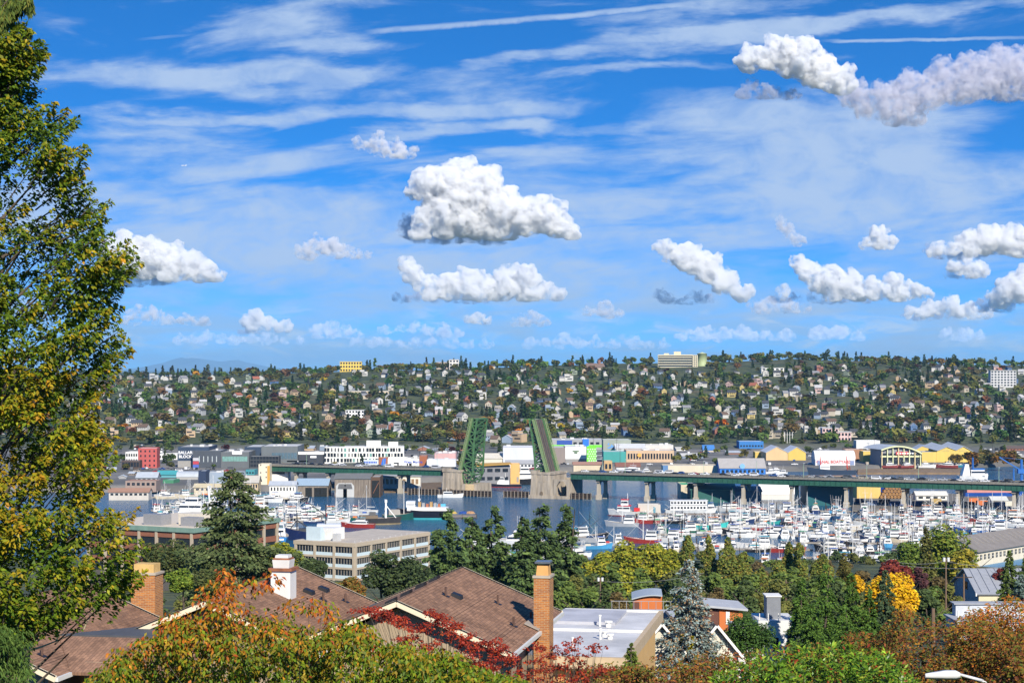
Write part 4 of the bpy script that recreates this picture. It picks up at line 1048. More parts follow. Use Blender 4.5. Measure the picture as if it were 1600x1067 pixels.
WPAINT = mat('sign_white', (.85, .85, .85), .6, var=.02); SIGNB = mat('sign_blue', (.02, .08, .45), .5, var=.1); SIGNR = mat('sign_red', (.55, .03, .03), .5, var=.1)

# --- left: stores
t = bld('red_apartment_block', 'red four-storey block with dark square windows beside the tall tree', 216, 245, 700, 731, 16, (.42, .085, .075), None, 'flat', 4, 4, .05, ww=.34, wh=.42)
bld('white_office', 'white low office block left of the red block', 196, 215.5, 706, 724, 14, WHITE, None, 'flat', 2, 5)
bld('brown_glass_building', 'dark brown glazed building in front of the red block', 190, 218, 719.5, 733, 10, (.075, .05, .042), None, 'flat', 1, 6, ww=.8, wh=.6)
bld('white_shop_row', 'long white shop row between the red block and dark store', 247, 277, 709, 718, 18, WHITE, None, 'flat', 1, 6)
t = bld('dark_clad_store', 'dark navy store with stacked white lettering', 278, 326, 698, 730, 40, NAVY, (.42, .40, .37), hvac=4)
w, h = t['w'], t['h']
MB().box(-w - .05, w * .2, -.35, -.02, -2, h * .32).build('concrete_base', mat('grey_block', (.30, .29, .27), .85), t)
text_part('BALLARD', 3.0, WPAINT, t, (-w * .42, -.1, h - 5.2), bold=.05); text_part('BLOCKS', 3.0, WPAINT, t, (-w * .46, -.1, h - 8.2), bold=.05)
t = bld('slate_store_front', 'slate-grey store front with tall slit windows and green glazing', 301, 345, 704, 731, 30, DKGREY, (.30, .30, .30), hvac=2)
w, h = t['w'], t['h']
for i in range(5): MB().box(-w * .55 + i * 3.2, -w * .55 + i * 3.2 + .5, -.15, .03, h * .35, h * .68).build('slit_window', mat('slit_glass', (.5, .55, .55), .3), t)
t = bld('glass_fronted_store', 'grey store with a long green glass band', 345.3, 389, 706, 731, 34, (.11, .12, .125), (.34, .33, .31), hvac=3)
w, h = t['w'], t['h']
for i in range(9): MB().box(-w * .9 + i * w * .2, -w * .9 + i * w * .2 + w * .185, -.12, .05, h * .42, h * .72).build('window', GLASSG, t)
MB().box(-w * .2, w * .5, -.3, -.02, h * .86, h + .6).build('sign_board', WPAINT, t)
t = thing('sign_pylon', 'store sign pylon with grey, red and blue panels', 'sign', P(306, 733, YG(733, ZF)))
for i, c in enumerate([(.45, .45, .47), (.45, .05, .07), (.08, .12, .42)]): MB().box(-2.1, 2.1, 0, .5, 6.2 - i * 2.5, 8.4 - i * 2.5).build('sign_panel', cmat(c), t)
MB().box(-1.9, 1.9, .1, .4, -1, 1.1).build('pylon_base', cmat((.3, .3, .3)), t)
t = bld('grey_gym_building', 'big grey building with tall window bays beside the white apartments', 408.3, 465, 697, 729, 44, (.125, .14, .145), (.55, .54, .52), hvac=3)
w, h = t['w'], t['h']
for i in range(8):
    x = -w * .42 + i * w * .175; MB().box(x, x + w * .155, -.15, .03, h * .38, h * .68).build('window', mat('bay_glass', (.10, .16, .20), .15, var=.5, spec=.6), t)
bld('navy_gym_wing', 'navy flank joining two grey stores', 382, 408, 698, 727, 44, NAVY, (.5, .5, .48))
t = bld('glass_grid_entrance', 'low dark glass-grid entrance with thin white frames', 390, 436, 712.5, 731, 10, (.05, .055, .06), None, 'flat', 3, 9, ww=.82, wh=.7)
t = bld('dark_marine_shop', 'dark shop with white top band and small sign', 466, 508, 708, 729, 24, (.04, .045, .055), (.6, .6, .58), hvac=3)
w, h = t['w'], t['h']; MB().box(-w, w, -.2, -.02, h - .9, h + 1.2).build('fascia', cmat((.7, .69, .66)), t); MB().box(-w * .1, w * .35, -.25, -.03, h * .66, h * .8).build('sign_board', WPAINT, t)
t = thing('canopy', 'thin white fuel station canopy before the grey building', 'canopy', P(465, 729, YG(729, ZF)))
MB().box(-8, 8, 0, 8, 3.6, 4.6).build('canopy_roof', cmat((.8, .8, .8)), t)
for x in (-5, 5): MB().tube((x, 4, -.5), (x, 4, 3.6), .3).build('post', HVAC, t)
for i, (u, c, lab) in enumerate([(423, (.05, .42, .33), 'round tank painted teal with pale figure by the white tower'), (431.5, (.02, .13, .33), 'round tank painted deep blue beside the teal tank')]):
    t = thing('storage_tank', lab, 'tank', P(u, 729, YG(729, ZF))); MB().tube((0, 0, -1), (0, 0, 4.6), 2.0, 2.0, 16).build('tank', cmat(c, var=.4, scale=.9), t, True); MB().tube((0, 0, 4.6), (0, 0, 5.2), 2.0, .4, 16).build('lid', cmat(c), t)
# --- white four-storey apartments
def apartments():
    vb = 729.5; z = ZF; Y = YG(vb, z); x0, x1 = XU(537, Y), XU(631, Y); w = (x1 - x0) / 2; h = H - (698 - HV) / F * Y - z
    t = thing('white_apartment_block', 'white four-storey apartment block with irregular dark windows', 'building', ((x0 + x1) / 2, Y, z), .04)
    wm = cmat((.72, .71, .66))
    MB().box(-w, w, 0, 18, 3.2, h).build('wall', wm, t); MB().box(-w + .2, w - .2, .6, 17.5, -3, 3.2).build('ground_floor', mat('shopfront', (.05, .07, .06), .3, var=.4, scale=.5), t)
    MB().box(-w + .3, w - .3, .4, 17.6, h, h + .3).build('roof', ROOF_L, t)
    fh = (h - 3.4) / 3
    g = random.Random(4); shapes = [MB().box(-.85, .85, -.14, .05, 0, 2.7).mesh('window', PANE), MB().box(-.42, .42, -.14, .05, 0, 2.7).mesh('window', PANE), MB().box(-.85, .85, -.14, .05, 0, 2.7).mesh('window', GLASSG)]
    for r in range(3):
        x = -w + 1.2
        while x < w - 1.0:
            k = g.choices((0, 1, 2), (5, 4, 2))[0]; obj('window', shapes[k], t, (x, 0, 3.7 + r * fh)); x += g.uniform(1.9, 3.0)
    MB().box(-w * .25, w * .22, 5, 12, h + .3, h + 4.4).build('penthouse', wm, t); MB().box(w * .48, w * .8, 5, 12, h + .3, h + 3.4).build('penthouse', wm, t)
    # angled left wing
    wing = MB(); L = 15.5; ang = math.radians(200)
    a = Vector((-w, 0)); b = a + Vector((-L * .93, L * .28)); c = b + Vector((4, 13)); d = Vector((-w, 14))
    wing.plan([tuple(a), tuple(d), tuple(c), tuple(b)][::-1], -3, h - .2); wo = wing.build('wing', wm, t)
    nrm = Vector((-.28, -.93)).normalized(); dirv = (b - a).normalized(); rz = math.atan2(-dirv.y, -dirv.x)
    for r in range(3):
        s = 1.4
        while s < L * .95:
            k = g.choices((0, 1), (5, 3))[0]; p = a + dirv * s + nrm * .02; obj('window', shapes[k], t, (p.x, p.y, 3.7 + r * fh), rz); s += g.uniform(2.1, 3.1)
apartments()
t = bld('marine_store', 'long white marine store with blue lettering behind the bridge', 606, 655, 716.5, 730, 22, (.70, .69, .66), (.45, .44, .42), hvac=3)
w, h = t['w'], t['h']; text_part('West Marine', 2.6, SIGNB, t, (w * .62, -.1, h - 3.2), bold=.04)
for x in (-.85, -.35, .25, .4, .48): MB().box(w * x - .5, w * x + .5, -.12, .04, 0, 3.0).build('door', PANE, t)
MB().box(-w * .62, -w * .30, -.12, .04, h * .42, h * .56).build('window', PANE, t)
t = bld('rust_panel_tower', 'rust-brown wall panel with a blue sail mural', 591.5, 606, 714, 730, 20, (.30, .10, .045), (.3, .3, .3)); w, h = t['w'], t['h']
m = MB(); m.add([(-w * .6, -.1, .6), (w * .45, -.1, .6), (w * .6, -.1, h * .9), (-w * .1, -.1, h * .85)], [(0, 1, 2, 3)]); m.build('mural', cmat((.03, .14, .55)), t)
t = bld('pale_boat_store', 'pale grey-blue store end with blue sign', 566, 591.3, 718, 730, 20, (.52, .58, .62), (.4, .4, .4)); w, h = t['w'], t['h']
for i in range(8): MB().box(-w * .8 + i * 1.25, -w * .8 + i * 1.25 + .9, -.12, .03, h - 2.6, h - 1.3).build('sign_block', SIGNB, t)
bld('rust_end_block', 'small rust-brown block at the marine store right end', 655.2, 667, 712, 730, 16, (.30, .10, .045), (.3, .3, .3))
# --- white mill tower and neighbours by the left marina
t = bld('white_mill_tower', 'cream four-storey windowless tower with tiny square openings by the marina', 404, 421, 725, 757, 12, (.68, .60, .45), (.5, .48, .42)); w, h = t['w'], t['h']
for i, (x, z) in enumerate([(-.6, .35), (-.6, .55), (-.6, .15), (.4, .82), (.4, .58), (.4, .33), (-.6, .92)]): MB().box(w * x - .3, w * x + .3, -.1, .03, h * z, h * z + .9).build('window', PANE, t)
MB().box(w - 1.3, w + .3, -.3, 0.02, 0, h * .92).build('corner_strip', cmat((.55, .30, .06)), t)
t = bld('white_mill_wing', 'white blank-walled building with one long window band by the marina', 421.5, 450, 731, 755, 14, (.74, .72, .68), (.5, .48, .42), rz=0); w, h = t['w'], t['h']
MB().box(-w * .75, w * .65, -.1, .03, h * .60, h * .74).build('window', PANE, t)
bld('tan_shed', 'tan clapboard shed left of the cream tower', 382, 403, 744, 765, 14, (.52, .40, .24), (.45, .42, .36), 'gx', 1, 5)
t = bld('marina_office', 'low white marina office with grey roof at the water', 421, 462, 752, 770, 10, (.70, .68, .62), METAL_R, 'gx', 1, 8, eave=.7, ww=.45)
t = bld('boat_shed', 'weathered grey boat shed with pale blue metal roof', 462.5, 512, 749, 772, 22, WOOD, mat('pale_blue_metal', (.32, .42, .50), .5, var=.2), 'gx', eave=.62, z=1.5)
for x in (-.2, .35, .75): MB().box(t['w'] * x - 2.0, t['w'] * x + 2.0, -.15, .05, -1.4, t['h'] * .45).build('bay_shade', DARK, t)  # dark slabs on the solid wall stand for shaded bay mouths
t = bld('boat_shed', 'weathered plank boathouse with twin arched white doors', 523, 579, 741, 773, 24, WOOD, (.16, .16, .15), 'gx', eave=.80, z=1.5); w, h = t['w'], t['h']
for x in (-.62, -.22):
    d = MB(); d.prism([(w * x - 3.3, -1.4), (w * x + 3.3, -1.4), (w * x + 3.3, h * .44), (w * x + 1.8, h * .58), (w * x - 1.8, h * .58), (w * x - 3.3, h * .44)], -.3, .05); d.build('boat_door', cmat((.46, .46, .44)), t)
    d = MB(); d.prism([(w * x - 2.3, h * .3), (w * x + 2.3, h * .3), (w * x + 1.6, h * .54), (w * x - 1.6, h * .54)], -.5, -.31); d.build('tarpaulin', cmat((.12, .12, .12)), t)
for i in range(10): MB().box(w * (.05 + i * .092), w * (.05 + i * .092) + .12, -.12, .02, -.5, h * .76).build('batten', WOOD_D, t)
t = bld('boat_shed', 'open rust-framed boat shed with dark mouth beside the plank boathouse', 579.5, 594, 745, 773, 24, (.10, .055, .03), (.34, .33, .30), 'flat', z=1.5)
MB().box(-t['w'] * .8, t['w'] * .8, -.2, .05, -1.4, t['h'] * .8).build('bay_shade', DARK, t); MB().beam((-t['w'] * .5, -.4, 1), (t['w'] * .7, -.4, t['h'] * .7), .35).build('brace', cmat((.2, .08, .04)), t)  # black slab painted in for the shade of the open shed
t = bld('storage_row', 'long white storage row with brown doors beneath the bridge', 594, 657, 741, 756, 10, (.66, .62, .55), (.3, .31, .31), 'gx', eave=.82); w = t['w']
for i in range(9): MB().box(-w * .92 + i * w * .21, -w * .92 + i * w * .21 + 1.7, -.12, .04, 0, 3.2).build('door', cmat((.25, .16, .09)) if i % 3 else cmat((.12, .12, .12)), t)
# --- centre behind the bridge
bld('pink_roofed_store', 'long low store with a faded pink roof edge behind the left leaf', 679, 712, 708, 722, 30, (.55, .34, .33), (.58, .56, .53), hvac=4)
bld('white_low_store', 'low white store in front of the pink-edged one', 667, 712, 718, 731, 16, (.60, .62, .64), (.50, .52, .54), hvac=2)
bld('skylight_warehouse', 'cream warehouse roof with saw-tooth skylights between the raised leaves', 741, 785, 709, 724, 24, (.60, .56, .46), (.62, .57, .47), 'gx', eave=.55)
bld('white_warehouse', 'large blank pale grey warehouse between the raised leaves', 786, 836, 699, 724, 36, (.56, .58, .62), (.60, .60, .60), hvac=1)
bld('white_low_office', 'low white office under the blank pale warehouse', 790, 842, 719, 731, 12, (.62, .62, .62), (.35, .35, .35), 'gx', 1, 9, eave=.6)
t = bld('maritime_building', 'slate-grey slanted two-storey building with orange roof edge by the left pier', 734, 797, 727, 754, 16, (.20, .20, .21), (.42, .26, .07), 'flat', 2, 5, rz=.10, z=3, ww=.7, wh=.42); w, h = t['w'], t['h']
m = MB(); m.add([(-w, -1.2, h - .3), (w + 1, -2.6, h + 1.2), (w + 1, 10, h + 1.6), (-w, 16, h + .5), (-w, -1.2, h - .8), (w + 1, -2.6, h + .7), (w + 1, 10, h + 1.1), (-w, 16, h)], [(0, 1, 2, 3), (7, 6, 5, 4), (0, 4, 5, 1), (1, 5, 6, 2), (2, 6, 7, 3), (3, 7, 4, 0)]); m.build('slanted_roof', cmat((.48, .28, .06)), t)
t = bld('orange_block', 'bright orange-tan stucco block at the slate building right end', 797.5, 812, 724.5, 753, 12, (.66, .40, .14), (.6, .45, .25), z=3); MB().box(t['w'] * .35, t['w'] * .8, -.12, .04, 0, 3.4).build('door', cmat((.3, .28, .25)), t)
t = bld('brown_panel_warehouse', 'grey-brown panelled wall behind the right leaf', 858, 883, 699, 725, 30, (.24, .20, .18), (.5, .5, .48))
t = bld('white_panel_store', 'white box store with a green emblem beside the lime panel', 883.3, 916, 698, 725, 30, (.72, .72, .70), (.55, .55, .53), hvac=2); w, h = t['w'], t['h']
MB().box(-w, w, -.2, -.02, -.5, h * .30).build('grey_plinth', cmat((.26, .25, .24)), t); MB().box(-2.4, 2.4, -.2, -.02, h * .72, h * .78).build('emblem_bar', cmat((.05, .12, .04)), t); MB().box(-1.2, 1.2, -.2, -.02, h * .62, h * .70).build('emblem_bar', cmat((.05, .12, .04)), t)
LIME = cmat((.16, .72, .04), var=.1)
t = bld('lime_green_panel', 'vivid lime-green perforated facade panel', 917, 931.5, 697.5, 727, 8, LIME, LIME); w, h = t['w'], t['h']
hx = MB(); hx.prism([(math.cos(i * math.pi / 3) * .62, math.sin(i * math.pi / 3) * .62) for i in range(6)], -.12, .03); hx = hx.mesh('perforation', cmat((.55, .70, .50)))
for r in range(7):
    for c in range(4): obj('perforation', hx, t, (-w * .75 + c * w * .5 + (r % 2) * w * .25, 0, 1.8 + r * 1.75))
for k in range(4): MB().box(w + .2, w + 4.5, .5, 7, 1.5 + k * 3, 1.8 + k * 3).build('stair_landing', cmat((.35, .38, .4)), t)
t = bld('striped_long_store', 'long grey upper store with blue mural and green strip behind the white box', 862, 942, 686.5, 703, 30, (.30, .31, .31), (.5, .5, .5), hvac=4); w, h = t['w'], t['h']
MB().box(-w, w, -.2, -.02, h * .28, h * .48).build('green_band', LIME, t); MB().box(-w * .8, -w * .2, -.2, -.02, h * .52, h * .92).build('mural', cmat((.03, .08, .32)), t); MB().box(w * .2, w * .45, -.5, -.02, h * .3, h * 1.05).build('mural', cmat((.02, .16, .62)), t)
for k in range(5): MB().box(-w * .15 + k * w * .22, -w * .15 + k * w * .22 + 3, -.25, -.02, h * .55, h * .75).build('window', PANE, t)
t = bld('sage_mural_box', 'sage-grey box with a pale blue wave mural', 942.5, 986, 687, 707, 26, (.27, .30, .25), (.5, .5, .48)); w, h = t['w'], t['h']
m = MB()
for k, (x, z, a, b) in enumerate([(-.55, .35, 2.2, .5), (-.4, .5, 1.2, .8), (-.25, .42, 2.6, .35), (-.62, .62, 1.0, .5), (-.1, .55, 1.4, .6)]):
    m.add([(w * x - a, -.1 - k * .01, h * z), (w * x, -.1 - k * .01, h * z - b), (w * x + a, -.1 - k * .01, h * z + .3), (w * x + .2, -.1 - k * .01, h * z + b + 1.2)], [(0, 1, 2, 3)])
m.build('mural', cmat((.12, .30, .60)), t)
bld('white_ribbed_shed', 'white ribbed long shed right of the sage box', 962, 1008, 694, 709, 24, (.55, .55, .55), (.58, .58, .57), 'gx', eave=.6)
bld('pale_long_shed', 'pale long flat shed behind the tan strip mall', 1008.5, 1052, 695, 706, 22, (.56, .54, .50), (.60, .59, .56), hvac=3)
t = bld('teal_shop', 'shop with broad teal awning left of the tan strip mall', 943, 978, 705.5, 722, 24, (.05, .28, .26), (.52, .52, .5), 'flat', 0, 0)
t = bld('tan_strip_mall', 'long tan strip mall with round orange sign', 978.5, 1053, 703.5, 722, 26, (.52, .37, .24), (.60, .58, .54), 'flat', 1, 16, hvac=5); MB().tube((-t['w'] * .45, -.5, 5.6), (-t['w'] * .45, -.05, 5.6), 1.6, 1.6, 18).build('round_sign', cmat((.72, .36, .08)), t)
bld('low_tan_depot', 'low tan depot right of the right leaf, just above the bridge deck', 896, 940, 722, 736, 14, (.56, .47, .33), (.36, .20, .14), 'gx', 0, 0, eave=.75)
bld('orange_cube_shop', 'small orange-tan cube shop above the bridge deck', 944, 956.5, 720, 737, 10, (.50, .33, .15), None, 'flat', 1, 2)
bld('white_shed_row', 'white shed with brown eaves above the bridge deck', 963, 1000, 723, 737, 12, (.64, .62, .58), (.22, .10, .07), 'gx', eave=.6)
t = bld('cream_wall_building', 'long cream wall building with a blue end, just above the bridge', 1036, 1122, 727, 740, 16, (.60, .52, .38), (.36, .34, .31), 'flat'); MB().box(-t['w'] - .1, -t['w'] + 3.5, -.2, -.02, -1, t['h']).build('blue_end', cmat((.10, .20, .36)), t)
t = bld('blue_boat_store', 'bright blue boat dealership with long grey gabled roof', 1125, 1196, 717, 742, 22, (.03, .18, .55), (.36, .34, .32), 'gx', 1, 10, eave=.45); MB().tube((-t['w'] * .02, -.6, t['h'] * .55), (-t['w'] * .02, -.1, t['h'] * .55), 1.8, 1.8, 16).build('round_sign', cmat((.20, .42, .78)), t)
bld('blue_long_shed', 'long bright blue shed at the foot of the hill', 1155, 1193, 689.5, 701, 20, (.03, .16, .42), (.5, .52, .52), 'flat', 1, 8, wh=.25)
bld('blue_tent_roof_shop', 'little shop with a blue pyramid roof', 1099, 1116, 695.5, 706, 12, (.5, .45, .4), (.05, .18, .45), 'gx', eave=.35)
bld('tan_upper_warehouse', 'tan upper warehouse near the substation', 1150, 1205, 676, 691, 18, (.46, .35, .24), (.5, .45, .38), hvac=2)
bld('yellow_low_shed', 'small yellow shed left of the peach gable', 1180, 1195, 706, 716, 14, (.58, .42, .10), (.6, .6, .58), 'flat')
bld('peach_gable_warehouse', 'peach warehouse with a wide pale gable', 1197, 1231, 697.5, 719, 34, (.60, .42, .22), (.50, .53, .58), 'gy', eave=.58)
bld('yellow_gable_warehouse', 'yellow gabled warehouse right of the peach one', 1231.5, 1259, 698, 719, 34, (.60, .43, .10), (.50, .53, .58), 'gy', eave=.6)
t = bld('boatyard_hall', 'white barrel-roofed boatyard hall with red lettering', 1274, 1336, 704.5, 727, 18, (.66, .64, .62), mat('white_fabric', (.72, .71, .69), .6, var=.08), 'bx', eave=.42); text_part('CANAL BOATYARD', 3.0, SIGNR, t, (-1, -.12, t['h'] * .16), bold=.05)
for x in (-.9, .75): MB().box(t['w'] * x, t['w'] * x + 3, -.2, -.02, .3, 3.6).build('door', cmat((.2, .25, .4)), t)
bld('brick_block', 'brick-brown flat block behind the boatyard hall', 1321, 1348.5, 702, 719, 16, (.34, .17, .09), (.5, .48, .45), 'flat', 1, 3, ww=.3)
bld('yellow_annex', 'plain yellow annex left of the arched market hall', 1348.8, 1375, 705, 722, 16, (.62, .45, .11), (.6, .6, .6))
def arched_hall():
    vb = 727; z = ZF; Y = YG(vb, z); x0, x1 = XU(1376, Y), XU(1440, Y); w = (x1 - x0) / 2; h = H - (696.5 - HV) / F * Y - z
    t = thing('arched_market_hall', 'glazed hall with a sweeping arched roof and red sign', 'building', ((x0 + x1) / 2, Y, z), .04)
    n = 14; pr = [(-w + 2 * w * i / n, h - 5.5 * ((i / n - .42) / .58) ** 2) for i in range(n + 1)]
    MB().prism([(w, -3), *[(x, z_) for x, z_ in pr[::-1]], (-w, -3)], 1.0, 34).build('wall', cmat((.24, .25, .27)), t)
    r = MB(); vs = [(x, -1.5, z_ + .15) for x, z_ in pr] + [(x - 6, 34.5, z_ + .15) for x, z_ in pr]; vs += [(x, y, zz - .5) for x, y, zz in vs]; q = n + 1
    r.add(vs, [(i, i + 1, q + i + 1, q + i) for i in range(n)] + [(2 * q + i, i, i + 1, 2 * q + i + 1)[::-1] for i in range(n)]); r.build('roof', METAL_R, t)
    fr = cmat((.58, .60, .36))
    for i in range(n):
        MB().beam((pr[i][0], -1.6, pr[i][1] - .3), (pr[i + 1][0], -1.6, pr[i + 1][1] - .3), .5, 1.1).build('arch_rib', fr, t)
    for k in range(8):
        x = -w + .8 + k * (2 * w - 1.6) / 7; zt = float(np.interp(x, [p[0] for p in pr], [p[1] for p in pr])) - .6
        MB().box(x - .35, x + .35, -.6, .9, -3, zt).build('column', cmat((.62, .50, .28)) if k % 3 == 0 else fr, t)
    MB().box(-w, w, .3, .98, h * .42, h * .50).build('floor_band', fr, t)
    for k in range(7): x = -w + 1.4 + k * (2 * w - 1.6) / 7; MB().box(x, x + (2 * w) / 7 - 1.2, .7, .96, .2, h * .62).build('glazing', PANE, t)
    MB().box(-w * .25, w * .35, -.2, .28, h * .55, h * .70).build('sign_board', SIGNR, t)
    for k in range(7): MB().box(-w * .2 + k * 1.9, -w * .2 + k * 1.9 + 1.2, -.32, -.21, h * .585, h * .655).build('sign_block', WPAINT, t)
    TAKEN.append((1376, 1440, 696, 727))
arched_hall()
def zigzag():
    vb = 722; z = ZF; Y = YG(vb, z); x0, x1 = XU(1464, Y), XU(1524, Y); w = (x1 - x0) / 2; h = H - (695 - HV) / F * Y - z
    t = thing('yellow_zigzag_warehouse', 'yellow warehouse with a zigzag double-gabled pale roof', 'building', ((x0 + x1) / 2, Y, z), -.03)
    pr = [(-w, h * .66), (-w * .48, h * .9), (0.0, h * .70), (w * .38, h * .93), (w, h * .55)]
    MB().prism([(w, -3), *pr[::-1], (-w, -3)], 0, 34).build('wall', cmat((.64, .46, .11)), t)
    for i in range(4):
        (xa, za), (xb, zb) = pr[i], pr[i + 1]; r = MB(); r.slab([(xa, -.8, za + .15), (xb, -.8, zb + .15), (xb - 5, 35, zb + 2.2), (xa - 5, 35, za + 2.2)], .3); r.build('roof_panel', METAL_R, t)
    for x in (-.55, .35): MB().box(w * x - 3, w * x + 3, -.1, .03, h * .62, h * .72).build('louvre', cmat((.52, .40, .12)), t)
    m = MB(); m.box(w * .66, w * .96, -.15, -.02, h * .42, h * .54); m.build('sign_block', SIGNR, t)
    TAKEN.append((1464, 1524, 694, 722))
zigzag()
bld('yellow_link_block', 'low yellow link between the arched hall and zigzag warehouse', 1440.5, 1463.5, 706, 722, 26, (.62, .45, .11), METAL_R, 'flat')
bld('yellow_back_gable', 'small yellow gable peeping over the link block', 1432, 1456, 695, 708, 20, (.60, .43, .10), METAL_R, 'gy', eave=.5)
bld('white_mural_shop', 'white shop wall with small coloured marks beside the arched roof', 1338, 1375, 688, 701, 14, (.60, .60, .58), (.6, .6, .6), 'flat')
# --- boathouses and sheds behind the right-hand spans
def waterbld(*a, **k): return bld(*a, z=.6, under=1.5, **k)
t = waterbld('floating_boathouse', 'cream-ended floating boathouse with bright green roof', 1064, 1079, 757, 777, 24, (.58, .50, .36), (.05, .36, .16), 'flat'); MB().box(-t['w'] * .2, t['w'] * .6, -.12, .04, t['h'] * .5, t['h'] * .85).build('window', cmat((.4, .36, .28)), t)
t = waterbld('floating_boathouse', 'long dark green floating boathouse with pale green gable end', 1079.5, 1150, 757, 783, 22, (.02, .10, .085), (.08, .22, .17), 'gx', eave=.72)
MB().prism([(t['w'] - 4, -1), (t['w'] + .3, -1), (t['w'] + .3, t['h'] * .6), (t['w'] - 2.2, t['h'] * .85)], -.4, 22).build('green_end', cmat((.20, .46, .28)), t)
waterbld('floating_boathouse', 'slate-grey floating boathouse with hipped corners', 1149.5, 1190, 761, 784, 20, (.13, .155, .19), (.17, .19, .22), 'gx', eave=.72)
t = waterbld('arched_boat_hall', 'grey round-ended hall with white barrel vault behind the bridge', 1187, 1241, 753, 779, 14, (.62, .60, .56), mat('white_fabric', (.7, .7, .7)), 'bx', eave=.25)
waterbld('teal_dock_hall', 'big dark teal floating dock hall behind the bridge columns', 1262, 1324, 757, 788, 26, (.012, .10, .115), (.55, .56, .50), 'flat')
bld('ochre_block', 'blank ochre-yellow block behind the bridge columns', 1339, 1376, 756, 778, 14, (.60, .42, .13), None, z=1.0)
bld('low_white_shed', 'low white dock shed between the bridge columns', 1432, 1480, 768, 781, 9, (.66, .64, .58), (.6, .58, .52), 'gx', 1, 4, eave=.6, z=1.0)
bld('low_white_shed', 'low pale dock shed near the right edge behind the bridge', 1550, 1574, 776, 787, 9, (.6, .58, .5), (.55, .55, .5), 'gx', 0, 0, eave=.55, z=1.0)
# quay they stand on
def quay(name, u0, u1, v0, v1, z, m, lab):
    Ya, Yb = YG(v1, z), YG(v0, z); mb = MB(); mb.plan([(XU(u0, Ya), Ya), (XU(u1, Ya), Ya), (XU(u1, Yb), Yb), (XU(u0, Yb), Yb)], -2.5, z)
    o = mb.build(name, m); tag(o, kind='structure'); return o
quay('quay', 1332, 1700, 771, 797, .95, mat('quay_concrete', (.17, .155, .13), .95, var=.4, scale=.1), None)
quay('quay', 1340, 1500, 731.5, 738, 1.6, mat('quay_timber', (.22, .15, .09), .95, var=.4, scale=.2), None)
quay('quay', 600, 690, 752, 768, .7, mat('shore_mud', (.16, .105, .055), .95, var=.5, scale=.2), None)
# containers and stores on the quay
CC = [((.03, .06, .16), 'navy'), ((.38, .27, .10), 'mustard'), ((.015, .05, .12), 'dark blue'), ((.20, .035, .03), 'dark red'), ((.55, .16, .05), 'orange'), ((.62, .24, .14), 'coral'), ((.60, .58, .50), 'white'), ((.10, .15, .25), 'steel blue')]
for i, (u, v, k) in enumerate([(1434, 790, 0), (1450, 791, 1), (1462, 786, 1), (1475, 791, 2), (1497, 790, 3), (1514, 791, 3), (1520, 785, 4), (1534, 789, 4), (1546, 791, 5), (1562, 791, 7), (1577, 790, 6), (1345, 786, 2), (1362, 789, 7), (1382, 787, 3), (1398, 790, 0)]):
    Y = YG(v, 1); t = thing('shipping_container', None, 'container', P(u, v, Y), RND.gauss(0, .15), 'containers on the quay behind the bridge')
    c = cmat(CC[k][0]); MB().box(-3, 3, -1.2, 1.2, 0, 2.6).build('box', c, t)
    for j in range(9): MB().box(-2.8 + j * .66, -2.8 + j * .66 + .3, -1.28, -1.2, .15, 2.45).build('rib', c, t)
    later(t, f'{CC[k][1]} shipping container', 'on the quay behind the bridge columns')
t = thing('log_stack', 'stack of brown logs on the quay behind the bridge', 'log pile', P(1400, 778, YG(778, 1)))
for r in range(4):
    for k in range(9 - r): MB().tube((-9 + k * 2 + r, -3, .9 + r * 1.7), (-9 + k * 2 + r + .3, 4, .9 + r * 1.7), .95, .9, 8).build('log', mat('log_brown', (.30, .16, .06), .9, var=.4), t)
# bits of the left shore
bld('silver_roofed_house', 'grey workshop with pale metal roof and yellow gable', 213, 245, 738, 753, 12, (.28, .31, .33), METAL_R, 'gx', 1, 4, eave=.5)
bld('brown_flat_shed', 'long flat brown-roofed shed under the grey workshop', 196, 244, 751, 761, 14, (.30, .22, .18), (.26, .12, .08), 'flat', 1, 6)
bld('teal_boat_shop', 'low teal-roofed boat shop', 245.5, 275, 735.5, 746, 10, (.10, .30, .34), (.05, .28, .30), 'gx', eave=.5)
t = bld('workshop_shaded_end', 'boxy workshop with shaded navy end and lit blue-grey front', 310, 322, 735.5, 760, 14, (.020, .035, .075), (.5, .5, .48));  # shaded face of the workshop, its shade painted in as navy
bld('workshop_lit_front', 'lit blue-grey panelled workshop front right of the shaded end', 322.2, 352, 738, 758, 14, (.28, .34, .42), (.55, .54, .50), hvac=1)  # lit face of the same workshop, sunlight put into the paler paint
bld('silver_hoop_shed', 'silver hoop-roofed shed left of the boxy workshop', 276, 309, 737, 749, 12, (.35, .34, .32), METAL_R, 'bx', eave=.3)
bld('cream_dock_store', 'long cream dock store behind the masts', 303, 385, 756, 768, 10, (.56, .48, .34), (.52, .44, .28), 'gx', 1, 10, eave=.6, z=2)
bld('cream_dock_store', 'low dark-windowed dock store at the tall tree edge', 170, 232, 763, 776, 10, (.5, .46, .4), (.32, .18, .12), 'gx', 1, 8, eave=.6, z=2)

